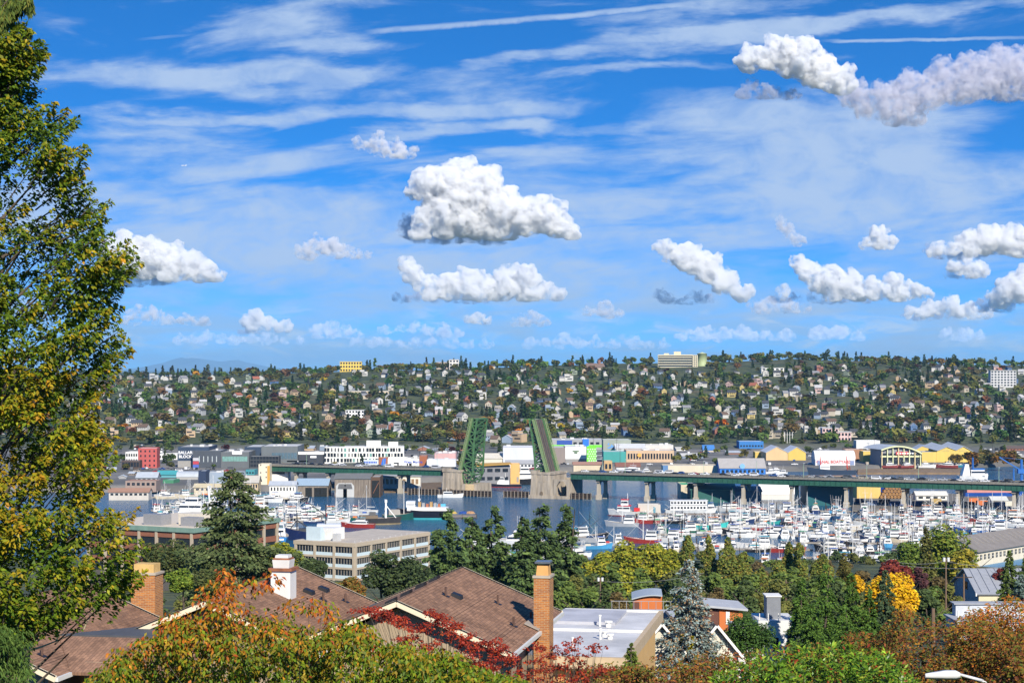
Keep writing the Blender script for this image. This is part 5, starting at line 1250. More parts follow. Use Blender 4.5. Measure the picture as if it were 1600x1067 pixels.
# --- fill the rest of the flat with low sheds
FILLC = [('white', WHITE), ('cream', CREAM), ('grey', (.30, .30, .30)), ('tan', (.42, .31, .2)), ('blue-grey', (.2, .25, .32)), ('brick', (.28, .12, .08)), ('dark', (.08, .085, .09))]
def filler():
    g = random.Random(21); n = 0
    for vb in (694.5, 699, 704, 709.5, 716, 723, 731):
        u = 180.0
        while u < 1600:
            w = g.uniform(12, 34); hpx = g.uniform(4.5, 8)
            ok = not any(u < b + 1 and u + w > a - 1 and vb > vt - 1 and vb - hpx < vb2 + 1 for a, b, vt, vb2 in TAKEN)
            Yb = YG(vb, ZF)
            if ok and g.random() < .8 and Yb > shore(XU(u, Yb)) + 25:
                c = g.choice(FILLC); k = g.choice(('flat', 'gx', 'gx', 'flat', 'gy'))
                t = bld('low_shed', None, u, u + w, vb - hpx, vb, g.uniform(10, 20), c[1], g.choice((None, METAL_R, (.2, .2, .2), (.13, .09, .07), (.5, .48, .42))), k, 1 if g.random() < .6 else 0, int(w / 5), g.uniform(-.1, .1), group='low sheds and shops on the flat', hvac=(2 if k == 'flat' else 0), wh=.35)
                later(t, f'{c[0]} low shed, ' + {694.5: 'back row', 699: 'second row', 704: 'third row', 709.5: 'fourth row', 716: 'fifth row', 723: 'sixth row', 731: 'front row'}[vb], where_u(u)); n += 1
            u += w + g.uniform(1, 22)
filler()
def left_clutter():
    g = random.Random(5)
    for vb, nm in ((736, 'upper'), (742, 'second'), (748, 'third'), (755, 'fourth'), (762, 'lowest')):
        u = 150.0
        while u < 392:
            w = g.uniform(8, 20); hpx = g.uniform(5, 9)
            ok = not any(u < b + 1 and u + w > a - 1 and vb > vt - 1 and vb - hpx < vb2 + 1 for a, b, vt, vb2 in TAKEN)
            if ok and g.random() < .85:
                c = g.choice(FILLC + [('green', (.06, .22, .12)), ('orange', (.5, .2, .05)), ('teal', (.05, .25, .28))]); t = bld('yard_shed', None, u, u + w, vb - hpx, vb, g.uniform(6, 12), c[1], g.choice((None, METAL_R, (.2, .2, .2), (.22, .10, .06))), g.choice(('flat', 'gx', 'gy')), 1 if g.random() < .5 else 0, max(2, int(w / 4)), g.uniform(-.2, .2), group='yard sheds by the left marina', wh=.35, z=3.9)
                later(t, f'{c[0]} yard shed, {nm} row', 'boatyard left of the white mill tower')
            u += w + g.uniform(1, 9)
left_clutter()
# trees on the flat
def flat_trees(n):
    g = random.Random(33); k = 0; tries = 0
    while k < n and tries < 4000:
        tries += 1
        u = g.uniform(150, 1600); v = g.uniform(689, 738) if g.random() < .6 else g.uniform(688, 697); Y = YG(v, ZF); x = XU(u, Y)
        if Y < shore(x) + 12 or (1530 > u > 1000 and v > 728 and g.random() < .7): continue
        hp = 9 * F / Y
        if any(u > a - 4 and u < b + 4 and v > vb - 1 and v - hp * .8 < vb and (vb - vt) > 12 for a, b, vt, vb in TAKEN) and g.random() < .9: continue
        if any(a < u < b and vt < v < vb - .5 for a, b, vt, vb in TAKEN): continue
        kind = g.choices(('broadleaf', 'conifer', 'poplar'), (80, 12, 8))[0]; pr = g.choice([f for f in FAR if f[0] == kind])
        tc = g.choices(TREEC[kind] + ([('maroon', (.13, .03, .028), 8)] if kind == 'broadleaf' else []), [c[2] for c in TREEC[kind]] + ([8] if kind == 'broadleaf' else []))[0]
        s = g.uniform(.42, .85); o = obj('street_tree', pr[3], None, (x, Y, ZF - .3), g.uniform(0, 6), tuple(c * g.uniform(.85, 1.2) for c in tc[1])); o.scale = (s,) * 3
        tag(o, None, 'tree', 'street trees on the flat'); later(o, f'{tc[0]} street {kind}', where_u(u)); k += 1
    # the russet row at the far right
    for i in range(26):
        u = 1490 + i * 4.6 + g.uniform(-2, 2); v = g.uniform(716, 729); Y = YG(v, ZF); pr = g.choice([f for f in FAR if f[0] == 'broadleaf'])
        if u > 1600: break
        c = g.choice([('orange-brown', (.30, .15, .03)), ('golden-brown', (.26, .18, .04)), ('olive', (.15, .14, .04))]); o = obj('autumn_tree', pr[3], None, (XU(u, Y), Y, ZF - .3), g.uniform(0, 6), c[1]); o.scale = (g.uniform(.7, 1.1),) * 3
        tag(o, None, 'tree', 'autumn trees right of the zigzag warehouse'); later(o, f'{c[0]} autumn tree', 'row right of the zigzag warehouse')
flat_trees(260)

# ================================================================ boats, docks, cars
HULLM = mat('hull_paint', (.8, .8, .8), .35, var=.12, scale=.5, objcol=True, streak=True)
CABM = mat('cabin_paint', (.8, .8, .8), .4, var=.08, scale=.7, objcol=True)
GEL = mat('white_gelcoat', (.72, .72, .70), .3, var=.06, scale=.6)
GLASSB = mat('boat_window', (.015, .02, .028), .1, var=.1, spec=.6)
ALU = mat('aluminium', (.62, .62, .62), .35, metal=.3, var=.1)
RIGW = mat('rig_white', (.70, .69, .65), .5, var=.1)
RIGD = mat('rig_dark', (.035, .035, .04), .6, var=.2)
CANVAS = mat('canvas', (.1, .2, .4), .9, objcol=True, var=.15)
DECKM = mat('deck_tan', (.36, .30, .23), .8, var=.2)
def hull(L, B, fb, bow=.35, draft=.5, flare=1.12, m=HULLM, top=DECKM, tr=.85):
    """lofted hull, bow towards +x, waterline at z=0; returns builder with deck"""
    mb = MB(); n = 9; ring = []
    for i in range(n):
        t = i / (n - 1); x = -L / 2 + L * t
        bw = B / 2 * (tr if t == 0 else min(1, tr + (1 - tr) * t / .25)) if t < .5 else B / 2 * max(.02, 1 - ((t - .5) / .5) ** 2.1)
        sh = fb * (1 + bow * max(0, (t - .35) / .65) ** 2)
        xo = x + (L * .05 * max(0, (t - .6) / .4)); ring.append((x, xo, bw, sh))
    vs = []
    for (x, xo, bw, sh) in ring: vs += [(x, 0, -draft), (x, -bw * .82, -draft * .2), (xo, -bw * flare, sh), (xo, bw * flare, sh), (x, bw * .82, -draft * .2)]
    fs = []
    for i in range(n - 1):
        a, b = i * 5, i * 5 + 5
        fs += [(a, a + 1, b + 1, b), (a + 1, a + 2, b + 2, b + 1), (a + 3, a + 4, b + 4, b + 3), (a + 4, a, b, b + 4)]
    fs += [(0, 4, 3, 2, 1), ((n - 1) * 5, (n - 1) * 5 + 1, (n - 1) * 5 + 2, (n - 1) * 5 + 3, (n - 1) * 5 + 4)]
    mb.add(vs, fs)
    dk = MB()
    for i in range(n - 1):
        (x0, o0, b0, s0), (x1, o1, b1, s1) = ring[i], ring[i + 1]
        dk.add([(o0, -b0 * flare * .96, s0 - .12), (o1, -b1 * flare * .96, s1 - .12), (o1, b1 * flare * .96, s1 - .12), (o0, b0 * flare * .96, s0 - .12)], [(0, 1, 2, 3)])
    return mb, dk
def cabin(x0, x1, hw, z0, z1, rake=.3, taper=.88):
    mb = MB(); mb.add([(x0, -hw, z0), (x1, -hw, z0), (x1, hw, z0), (x0, hw, z0), (x0 + .1, -hw * taper, z1), (x1 - rake, -hw * taper, z1), (x1 - rake, hw * taper, z1), (x0 + .1, hw * taper, z1)],
                      [(0, 3, 2, 1), (4, 5, 6, 7), (0, 1, 5, 4), (1, 2, 6, 5), (2, 3, 7, 6), (3, 0, 4, 7)]); return mb
def winband(x0, x1, hw, z0, z1, rake=.3, e=.03):
    """glass band round a cabin, a little proud of it"""
    mb = MB()
    for s in (-1, 1):
        mb.add([(x0 + .3, s * (hw + e), z0), (x1 - .25, s * (hw + e), z0), (x1 - rake * .8 - .2, s * (hw * .95 + e), z1), (x0 + .3, s * (hw * .95 + e), z1)], [(0, 1, 2, 3)])
    mb.add([(x1 - .06 + e, -hw * .9, z0), (x1 - .06 + e, hw * .9, z0), (x1 - rake * .7 + e, hw * .84, z1), (x1 - rake * .7 + e, -hw * .84, z1)], [(0, 1, 2, 3)])
    mb.add([(x0 - e, -hw * .7, z0), (x0 - e, hw * .7, z0), (x0 + .05 - e, hw * .66, z1), (x0 + .05 - e, -hw * .66, z1)], [(3, 2, 1, 0)])
    return mb
def boat_base(name, L, B, fb, **k):
    t = thing(name, None, 'boat', (0, -600, 0)); h, d = hull(L, B, fb, **k); ho = h.build('hull', HULLM, t, False); d.build('deck', DECKM, t); return t
def cruiser(L, fly=True):
    B = L * .30; t = boat_base('motor_cruiser', L, B, L * .10 + .3, bow=.45)
    f = L * .10 + .25
    cabin(-L * .28, L * .22, B * .40, f - .2, f + 1.5, .9).build('cabin', CABM, t); winband(-L * .28, L * .22, B * .39, f + .55, f + 1.25, .9).build('window', GLASSB, t)
    cabin(L * .18, L * .40, B * .30, f, f + .55, .8).build('fore_cabin', CABM, t)
    if fly:
        cabin(-L * .2, L * .08, B * .33, f + 1.5, f + 2.2, .5).build('flybridge', CABM, t)
        MB().box(-L * .22, L * .02, -B * .3, B * .3, f + 3.2, f + 3.3).build('bimini', CANVAS, t)
        for s in (-1, 1): MB().tube((-L * .2, s * B * .28, f + 2.2), (-L * .2, s * B * .28, f + 3.2), .05).build('post', ALU, t); 
    MB().path([(-L * .08, 0, f + 2.0), (-L * .12, 0, f + 5.0)], [.07, .04]).build('antenna', RIGW, t)
    MB().path([(L * .2, -B * .42, f + .7), (L * .42, -B * .24, f + 1.2), (L * .52, 0, f + 1.35), (L * .42, B * .24, f + 1.2), (L * .2, B * .42, f + .7)], [.04] * 5, 4).build('rail', ALU, t)
    return freeze(t)
def sailboat(L, cover):
    B = L * .29; t = boat_base('sailing_boat', L, B, L * .085 + .25, bow=.3, tr=.6); f = L * .085 + .2
    cabin(-L * .12, L * .25, B * .27, f - .1, f + .6, .7).build('cabin', CABM, t); winband(-L * .12, L * .2, B * .27, f + .2, f + .45, .5).build('window', GLASSB, t)
    MB().tube((L * .08, 0, f), (L * .08, 0, f + L * 1.25), .13, .09, 6).build('mast', RIGW, t)
    MB().tube((L * .08, 0, f + 1.6), (-L * .36, 0, f + 1.7), .08, .08, 5).build('boom', ALU, t)
    MB().tube((L * .05, 0, f + 1.85), (-L * .34, 0, f + 1.9), .26, .16, 7).build('sail_cover', CANVAS, t)
    for e in ((L * .5, 0, f + .3), (-L * .48, 0, f + .2), (L * .05, B * .45, f), (L * .05, -B * .45, f)): MB().tube((L * .08, 0, f + L * 1.2), e, .03, .03, 3).build('stay', ALU, t)
    MB().beam((L * .08, -B * .3, f + L * .75), (L * .08, B * .3, f + L * .75), .06).build('spreader', RIGW, t)
    return freeze(t)
def fishboat(L, house='fore', poles=True, dark=False):
    B = L * .30; fb = L * .085 + .35; t = boat_base('fishing_boat', L, B, fb, bow=.75, tr=.8)
    x0, x1 = (L * .02, L * .30) if house == 'fore' else (-L * .38, -L * .06); f = fb * 1.12
    cabin(x0, x1, B * .34, fb - .1, f + 2.0, .25, .96).build('deckhouse', CABM, t); winband(x0, x1, B * .34, f + 1.0, f + 1.65, .2).build('window', GLASSB, t)
    cabin(x0 + .3, x1 - .5, B * .28, f + 2.0, f + 3.7, .2, .96).build('wheelhouse', CABM, t); winband(x0 + .3, x1 - .5, B * .28, f + 2.7, f + 3.4, .15).build('window', GLASSB, t)
    MB().box(x0, x1 - .3, -B * .32, B * .32, f + 3.7, f + 3.85).build('wheelhouse_roof', CANVAS, t)
    rm = RIGD if dark else RIGW; xm = (x0 - L * .04) if house == 'fore' else (x1 + L * .05); hm = L * .62
    MB().tube((xm, 0, fb), (xm, 0, fb + hm), .17, .09, 6).build('mast', rm, t)
    MB().tube((xm, 0, fb + hm * .35), (xm + (-1 if house == 'fore' else 1) * L * .30, 0, fb + hm * .72), .11, .07, 5).build('boom', rm, t)
    MB().beam((xm, -B * .3, fb + hm * .82), (xm, B * .3, fb + hm * .82), .1).build('crosstree', rm, t)
    if poles:
        for s in (-1, 1): MB().tube((xm + .3, s * B * .4, fb), (xm + .1, s * B * .62, fb + hm * 1.05), .08, .04, 5).build('trolling_pole', rm, t)
    for s in (-1, 1): MB().tube((xm, 0, fb + hm * .9), (-L * .46 if house == 'fore' else L * .5, s * B * .2, fb + .4), .03, .03, 3).build('stay', ALU, t)
    MB().path([(-L * .47, -B * .34, fb + .4), (-L * .47, -B * .3, fb + 2.3), (-L * .47, B * .3, fb + 2.3), (-L * .47, B * .34, fb + .4)], [.09] * 4).build('stern_gantry', rm, t)
    MB().tube((x1 - .8, 0, f + 3.85), (x1 - .8, 0, f + 4.5), .3, .3, 8).build('radar', GEL, t)
    MB().box(-L * .38, -L * .2, -B * .2, B * .2, fb - .1, fb + .7).build('fish_hatch', CANVAS, t) if house == 'fore' else None
    return freeze(t)
PRO = {'cruiser': [cruiser(10.5), cruiser(13.5), cruiser(8.5, False), cruiser(17)], 'sail': [sailboat(9.5, 0), sailboat(11.5, 0)],
       'fish': [fishboat(14), fishboat(17, 'aft'), fishboat(12, 'fore', False), fishboat(20, 'fore', True, False)], 'dark': [fishboat(22, 'fore', False, True), fishboat(18, 'aft', False, True)]}
BW = [('white', (.70, .70, .68), 66), ('pale grey', (.45, .46, .47), 8), ('navy', (.02, .04, .12), 8), ('sky-blue', (.07, .30, .52), 4), ('black', (.02, .02, .022), 6), ('green', (.02, .12, .08), 4), ('teal', (.03, .30, .30), 3), ('red', (.35, .04, .03), 3), ('cream', (.6, .52, .38), 6)]
CANV = [(.04, .10, .35), (.05, .30, .38), (.6, .6, .58), (.45, .05, .04), (.02, .05, .12), (.55, .5, .4), (.65, .2, .05), (.1, .3, .15)]
BX = [(0, 'beside the tall tree'), (300, 'left of the big spruce'), (400, 'right of the big spruce'), (480, 'left channel edge'), (880, 'behind the dark firs'), (960, 'below the grey dock shed'), (1055, 'before the green boathouse'), (1150, 'before the white vault'), (1245, 'before the teal hall'), (1330, 'before the ochre block'), (1420, 'above the round tree'), (1510, 'by the grey-roofed warehouse')]
def where_b(u, v):
    w = BX[0][1]
    for a, b in BX:
        if u >= a: w = b
    return w + ', ' + ('far rows' if v < 805 else 'second rows' if v < 822 else 'middle rows' if v < 840 else 'near rows' if v < 858 else 'nearest rows')
KINDW = {'cruiser': 'motor cruiser', 'sail': 'sailing boat', 'fish': 'fishing boat', 'dark': 'dark-rigged trawler'}
BOATS = []
def put_boat(kind, u, v, rz, g, hc=None, sc=None):
    Y = YG(v); x = XU(u, Y); pr = g.choice(PRO[kind]); bw = hc or g.choices(BW, [b[2] for b in BW])[0]
    if kind == 'dark' and hc is None: bw = g.choice([BW[2], BW[4], BW[5]])
    s = sc or g.uniform(.68, .95)
    o = dup(pr, (x, Y, 0), rz, s, group='boats moored in the marina')
    cab = g.choices([(.72, .72, .70), (.62, .60, .54), (.5, .5, .5)], (8, 2, 1))[0]
    recolor(o, {'hull': bw[1], 'cabin': cab, 'fore_cabin': cab, 'flybridge': cab, 'deckhouse': cab, 'wheelhouse': cab, 'bimini': g.choice(CANV), 'sail_cover': g.choice(CANV), 'wheelhouse_roof': g.choice(CANV), 'fish_hatch': g.choice(CANV)})
    later(o, f'{bw[0]} {KINDW[kind]}', where_b(u, v)); BOATS.append(o); return o
PILE = MB().tube((0, 0, -3), (0, 0, 4.2), .25, .22, 6).mesh('pile', WOOD_D)
FLOATM = mat('dock_planks', (.27, .24, .20), .9, var=.3, scale=.6)
def dock(u0, v0, u1, v1, g, lab, fingers=True, wide=1.4):
    a = P(u0, v0, YG(v0)); b = P(u1, v1, YG(v1)); d = b - a; L = d.length; rz = math.atan2(d.y, d.x)
    t = thing('dock', lab, 'dock', (a.x, a.y, 0), rz, 'docks of the marina')
    n = max(1, int(L / 12)); me = MB().box(.03, L / n - .03, -wide, wide, .15, .75).mesh('float', FLOATM)
    for i in range(n): obj('float', me, t, (L * i / n, 0, 0))
    fm = MB().box(-.6, .6, wide + .02, wide + 9.5, .15, .65).mesh('finger', FLOATM); bm = MB().box(-.06, .06, -.06, .06, .75, 1.9).mesh('dock_post', RIGW)
    for i in range(1, n):
        if fingers and i % 1 == 0:
            obj('finger', fm, t, (L * i / n, 0, 0)); o = obj('finger', fm, t, (L * i / n, 0, 0), math.pi)
            obj('pile', PILE, t, (L * i / n, wide + 9.7, g.uniform(-.6, .4))); obj('pile', PILE, t, (L * i / n, -wide - 9.7, g.uniform(-.6, .4)))
        obj('dock_post', bm, t, (L * i / n + 2, wide - .2, 0))
    return t, a, d.normalized(), L, rz
def fill_dock(u0, v0, u1, v1, g, lab, mix, skip=.06, fingers=True, side=.0):
    t, a, d, L, rz = dock(u0, v0, u1, v1, g, lab, fingers); nrm = Vector((-d.y, d.x, 0)); s = 4.0
    while s < L - 3:
        if g.random() < side:            # a few rafted broadside along the dock
            for sd in (-1, 1):
                for k_ in range(g.choice((1, 2, 2))):
                    k = g.choices(('cruiser', 'sail', 'fish', 'dark'), mix)[0]; p = a + d * (s + 5) + nrm * sd * (3.6 + k_ * 4.2); u, v = UP(p), VP((p.x, p.y, 0))
                    if 150 < u < 1640: put_boat(k, u, v, rz + (math.pi if g.random() < .5 else 0) + g.gauss(0, .12), g)
            s += g.uniform(11.5, 15); continue
        for sd in (-1, 1):
            if g.random() < skip: continue
            k = g.choices(('cruiser', 'sail', 'fish', 'dark'), mix)[0]; off = {'cruiser': 6.8, 'sail': 6.8, 'fish': 8.0, 'dark': 10.5}[k]
            p = a + d * (s + g.uniform(-.8, .8)) + nrm * sd * (off + g.uniform(-.8, .8)); u, v = UP(p), VP((p.x, p.y, 0))
            if u > 1640 or u < 150: continue
            put_boat(k, u, v, rz + sd * math.pi / 2 + (math.pi if g.random() < .65 else 0) + g.gauss(0, .09), g)
        s += g.uniform(4.6, 6.0)
GB = random.Random(77)
# right-hand marina, docks running slightly askew
fill_dock(1060, 797, 1330, 800, GB, 'farthest long dock under the right-hand bridge spans', (30, 24, 46, 0), .12, side=0.42)
fill_dock(1340, 803, 1600, 806, GB, 'far dock before the quay at the right', (22, 22, 50, 6), .06, side=0.42)
fill_dock(985, 815, 1300, 818, GB, 'second dock from the bridge, left half', (34, 18, 44, 4), .16, side=0.42)
fill_dock(1310, 819, 1600, 822, GB, 'second dock from the bridge, right half', (30, 18, 48, 4), .05, side=0.42)
fill_dock(1020, 836, 1290, 838, GB, 'middle dock of the marina, left half', (44, 22, 32, 2), .14, side=0.42)
fill_dock(1296, 839, 1560, 843, GB, 'middle dock of the marina, right half', (44, 22, 32, 2), .05, side=0.42)
fill_dock(1000, 858, 1270, 860, GB, 'near dock behind the green hedge of trees', (54, 24, 22, 0), .12, side=0.42)
fill_dock(1276, 861, 1470, 864, GB, 'near dock behind the yellow maple', (54, 24, 22, 0), .05, side=0.42)
fill_dock(1180, 884, 1400, 886, GB, 'nearest dock behind the tall cypresses', (66, 14, 20, 0), .08, side=0.42)
fill_dock(1140, 808.5, 1330, 810, GB, 'dock just in front of the farthest one', (40, 26, 32, 2), .15, False, side=.3)
fill_dock(1335, 812, 1600, 813, GB, 'dock in front of the far right one', (36, 24, 38, 2), .1, False, side=.3)
fill_dock(1090, 826, 1330, 828, GB, 'dock between second and middle rows, left half', (46, 24, 28, 2), .2, False, side=.3)
fill_dock(1335, 830, 1560, 832, GB, 'dock between second and middle rows, right half', (46, 24, 28, 2), .1, False, side=.3)
fill_dock(1240, 849, 1480, 851, GB, 'dock between middle and near rows', (50, 26, 24, 0), .15, False, side=.3)
fill_dock(1240, 872, 1420, 874, GB, 'dock between near and nearest rows', (56, 24, 20, 0), .15, False, side=.3)
# left-hand marina
fill_dock(240, 793, 400, 790, GB, 'far left dock beside the tall tree', (24, 14, 46, 16), .1, side=0.42)
fill_dock(385, 783, 470, 783, GB, 'left dock before the white mill tower', (60, 20, 20, 0), .05, False, side=0.5)
fill_dock(385, 799, 478, 799, GB, 'left dock with houseboats right of the spruce', (50, 10, 40, 0), .08, False, side=0.5)
fill_dock(400, 818, 540, 814, GB, 'left dock behind the navy trawler', (20, 12, 56, 12), .12, False, side=0.5)
fill_dock(250, 818, 360, 816, GB, 'left dock below the white gantry ship', (16, 10, 54, 20), .1, False, side=0.5)
fill_dock(235, 778, 385, 776, GB, 'innermost left dock below the cream dock store', (30, 14, 46, 8), .1, False, side=.5)
fill_dock(240, 806, 300, 804, GB, 'short left dock beside the tall tree', (24, 14, 52, 10), .1, False, side=.5)
fill_dock(260, 834, 420, 832, GB, 'near left dock below the spruce', (24, 10, 56, 10), .1, False, side=.5)
fill_dock(385, 808, 520, 806, GB, 'left dock between the houseboats and trawlers', (40, 10, 48, 2), .1, False, side=.5)
fill_dock(420, 828, 470, 828, GB, 'short left dock behind the blue stern', (30, 10, 58, 2), .1, False, side=.6)
# fuel pier with the grey shed
def pier_thing(u0, u1, v, lab, z=1.7, dep=7):
    Y = YG(v, z); x0, x1 = XU(u0, Y), XU(u1, Y); L = x1 - x0
    t = thing('timber_pier', lab, 'pier', (x0, Y, 0)); n = max(2, int(L / 5))
    pl = MB().box(.02, L / n - .02, 0, dep, z - .5, z).mesh('planking', WOOD)
    for i in range(n): obj('planking', pl, t, (L * i / n, 0, 0))
    for i in range(n + 1):
        for y in (.2, dep - .2): obj('pile', PILE, t, (L * i / n, y, -2.3))
    return t
pier_thing(994, 1165, 803, 'old timber pier with piles left of the marina')
pier_thing(700, 744, 806, 'timber pier end reaching into the channel', 1.5, 9)
Y = YG(806, 1.7)
t = bld('dock_shed', 'flat grey metal shed with one teal door on the pier', 997, 1032, 788, 801, 8, (.50, .46, .40), (.60, .58, .52), z=1.7, under=0.1); MB().box(t['w'] * .36, t['w'] * .56, -.12, .05, .1, t['h'] * .72).build('door', cmat((.03, .22, .30)), t)
for i, (u, c, lab) in enumerate([(723, (.01, .05, .22), 'blue tarpaulin heap on the channel pier'), (707, (.40, .28, .07), 'yellow gear heap on the channel pier'), (735, (.35, .2, .1), 'brown net heap on the channel pier')]):
    p = P(u, 803, YG(803, 1.5)); m = MB()
    for k in range(7): a = 6.28 * k / 7; m.add([(0, 0, 1.4), (math.cos(a) * 2.6, math.sin(a) * 1.6, 0), (math.cos(a + .9) * 2.6, math.sin(a + .9) * 1.6, 0), (math.cos(a + .45) * 1.7, math.sin(a + .45) * 1.1, 1.1)], [(0, 3, 2), (0, 1, 3), (1, 2, 3)])
    o = m.build('tarpaulin_heap', cmat(c)); o.location = (p.x, p.y + 3, 1.5); tag(o, lab, 'heap', 'gear on the channel pier')

# --- ships one can tell apart
def ship(name, label, u, v, L, B, fb, col, rz, boot=None, bow=.5, cat='ship'):
    Y = YG(v); t = thing(name, label, cat, (XU(u, Y), Y, 0), rz)
    h, d = hull(L, B, fb, bow=bow, draft=.8); h.build('hull', cmat(col, .45, .25, .3), t); d.build('deck', DECKM, t)
    if boot is not None:
        b, _ = hull(L * 1.002, B * 1.01, fb * .22, bow=0, draft=.8, flare=.90); b.build('waterline_band', cmat(boot, .5, .3), t)
    return t
# big navy trawler, bow to the left
t = ship('trawler', 'large navy blue trawler with white bow stripe, bow to the left', 502, 843, 31, 8.5, 3.2, (.012, .022, .085), math.radians(183), bow=.8)
cabin(-9, 2, 3.4, 3.0, 7.2, .2, .98).build('deckhouse', GEL, t); winband(-9, 2, 3.4, 5.4, 6.2, .1).build('window', GLASSB, t); MB().tube((11, 0, 4), (11, 0, 12.0), .35, .3).build('mast', RIGD, t)
MB().beam((11, 0, 9), (4, 0, 4.2), .5).build('boom', RIGD, t); MB().beam((11, 0, 9), (14, 0, 5.0), .5).build('boom', RIGD, t); MB().tube((-2, 0, 7), (-2, 0, 16), .3, .2).build('mast', RIGD, t); MB().beam((-2, 0, 11), (6, 0, 17), .35).build('boom', RIGD, t)
MB().box(4, 10, -3, 3, 3.3, 5.2).build('deck_gear', cmat((.05, .05, .055)), t); MB().path([(15.6, -3.2, 4.3), (10, -4.5, 3.55), (4, -4.75, 3.1)], [.09] * 3).build('bow_stripe', WPAINT, t)
# bright blue stern at the left edge of it
t = ship('fishing_vessel', 'bright blue fishing vessel stern-on left of the navy trawler', 436, 848, 17, 8, 3.4, (.02, .17, .42), math.radians(95), (.05, .25, .4)); cabin(-2, 5, 3, 3.3, 6.5, .2).build('deckhouse', GEL, t); winband(-2, 5, 3, 5, 5.8).build('window', GLASSB, t); MB().box(-8.7, -8.5, -2.4, 2.4, 2.0, 2.7).build('name_board', WPAINT, t)
for s in (-1, 1): MB().beam((-8, s * 3, 3.4), (-8, s * 2.2, 9), .3).build('gantry', RIGW, t)
MB().beam((-8, -2.3, 9), (-8, 2.3, 9), .35).build('gantry_top', RIGW, t)
# white gantry ship among the left masts
t = ship('trawler', 'white trawler with tall A-frame gantry left of the spruce', 318, 812, 30, 9, 3.4, (.55, .58, .62), math.radians(170), (.1, .2, .4), .6); cabin(0, 12, 3.6, 3.3, 8.5, .5).build('deckhouse', GEL, t); winband(0, 12, 3.6, 6.6, 7.5).build('window', GLASSB, t); cabin(2, 9, 3, 8.5, 11.5, .3).build('wheelhouse', GEL, t); winband(2, 9, 3, 9.8, 10.8).build('window', GLASSB, t)
for s in (-1, 1): MB().beam((-5, s * 3.6, 3.4), (-3, s * 1.3, 17), .8).build('gantry', RIGW, t); MB().beam((-11, s * 3.0, 3.4), (-3, s * 1.3, 16.5), .5).build('gantry_brace', RIGW, t)
MB().beam((-3, -1.5, 17), (-3, 1.5, 17), .9).build('gantry_top', RIGW, t)
# rusty landing barge with white A-frame
t = ship('work_barge', 'rusty black barge with white square gantry in mid channel', 590, 819, 22, 7, 3.2, (.045, .042, .042), math.radians(8), (.34, .26, .14), .25, 'barge')
for s in (-1, 1): MB().beam((4, s * 2.2, 3), (4, s * 2.2, 11.5), .8).build('gantry', RIGW, t); MB().beam((4.2, s * 2.2, 9.5), (9.0, s * 2.2, 3.4), .4).build('gantry_brace', RIGW, t)
MB().box(3.4, 4.6, -2.7, 2.7, 11, 12.3).build('gantry_top', RIGW, t); MB().box(-9, 0, -2.6, 2.6, 3, 4.6).build('deck_gear', cmat((.16, .12, .08)), t); MB().box(-4, -1, -1.5, 1.5, 4.6, 6.2).build('winch', cmat((.1, .1, .1)), t)
# black ship with turquoise boot stripe
t = ship('fish_processor', 'black-hulled ship with turquoise waterline and white deckhouse', 664, 811, 27, 8, 4.6, (.010, .012, .022), math.radians(178), (.05, .36, .40), .25); MB().box(-12, 9, -3.4, 3.4, 4.6, 6.4).build('deckhouse', GEL, t); MB().box(5, 9.5, -3, 3, 6.4, 9.4).build('wheelhouse', GEL, t); winband(5, 9.5, 3.02, 7.6, 8.6).build('window', GLASSB, t)
for i in range(6): MB().box(-8 + i * 2.0, -6.6 + i * 2.0, -1.6, 1.6, 6.4, 8.0 + (i % 3) * .5).build('deck_gear', cmat([(.35, .12, .06), (.3, .3, .3), (.4, .25, .1)][i % 3]), t)
MB().tube((3, 0, 6), (3, 0, 17), .25, .15).build('mast', RIGW, t); MB().beam((3, -2.6, 12), (3, 2.6, 12), .3).build('crosstree', RIGW, t)
for s in (-1, 1): MB().tube((3, s * 1.8, 9.6), (3, s * 1.8, 10.6), .5, .5, 10).build('radar_dome', GEL, t)
t = ship('tug', 'small sky-blue topped tug behind the black ship', 688, 799, 13, 4.6, 1.8, (.03, .10, .16), math.radians(175)); cabin(-3, 3, 1.9, 1.7, 4.2).build('deckhouse', cmat((.12, .45, .60)), t); MB().tube((-1, 0, 4), (-1, 0, 9), .15).build('mast', RIGD, t)
# dark green workboat
t = ship('workboat', 'dark green workboat between the barge and the black ship', 622, 812, 16, 6, 2.8, (.012, .08, .07), math.radians(10)); cabin(-5, 1, 2.3, 2.6, 5.4).build('deckhouse', cmat((.30, .28, .25)), t); MB().tube((3, 0, 2.6), (3, 0, 20), .2, .12).build('mast', RIGW, t)
# white launch under way and cutter by the slate building
t = ship('motor_launch', 'white launch moving past the left bridge pier', 703, 777, 15, 4.2, 1.7, (.72, .72, .70), 0.05, cat='boat'); cabin(-4, 2, 1.6, 1.6, 3.6, .8).build('cabin', GEL, t); winband(-4, 2, 1.6, 2.4, 3.2, .8).build('window', GLASSB, t); MB().tube((-2, 0, 3.6), (-2, 0, 6.0), .08).build('mast', RIGW, t)
t = ship('patrol_cutter', 'low white cutter with dark hull by the slate building', 786, 761, 24, 5.5, 2.0, (.02, .02, .035), math.radians(176), (.35, .05, .04)); cabin(-4, 4, 2.2, 1.9, 4.6, .8).build('deckhouse', GEL, t); cabin(-1, 2.5, 1.8, 4.6, 6.6, .6).build('wheelhouse', GEL, t); winband(-1, 2.5, 1.8, 5.3, 6.2).build('window', GLASSB, t); MB().tube((-1.5, 0, 6.4), (-1.5, 0, 9.5), .15).build('mast', RIGW, t)
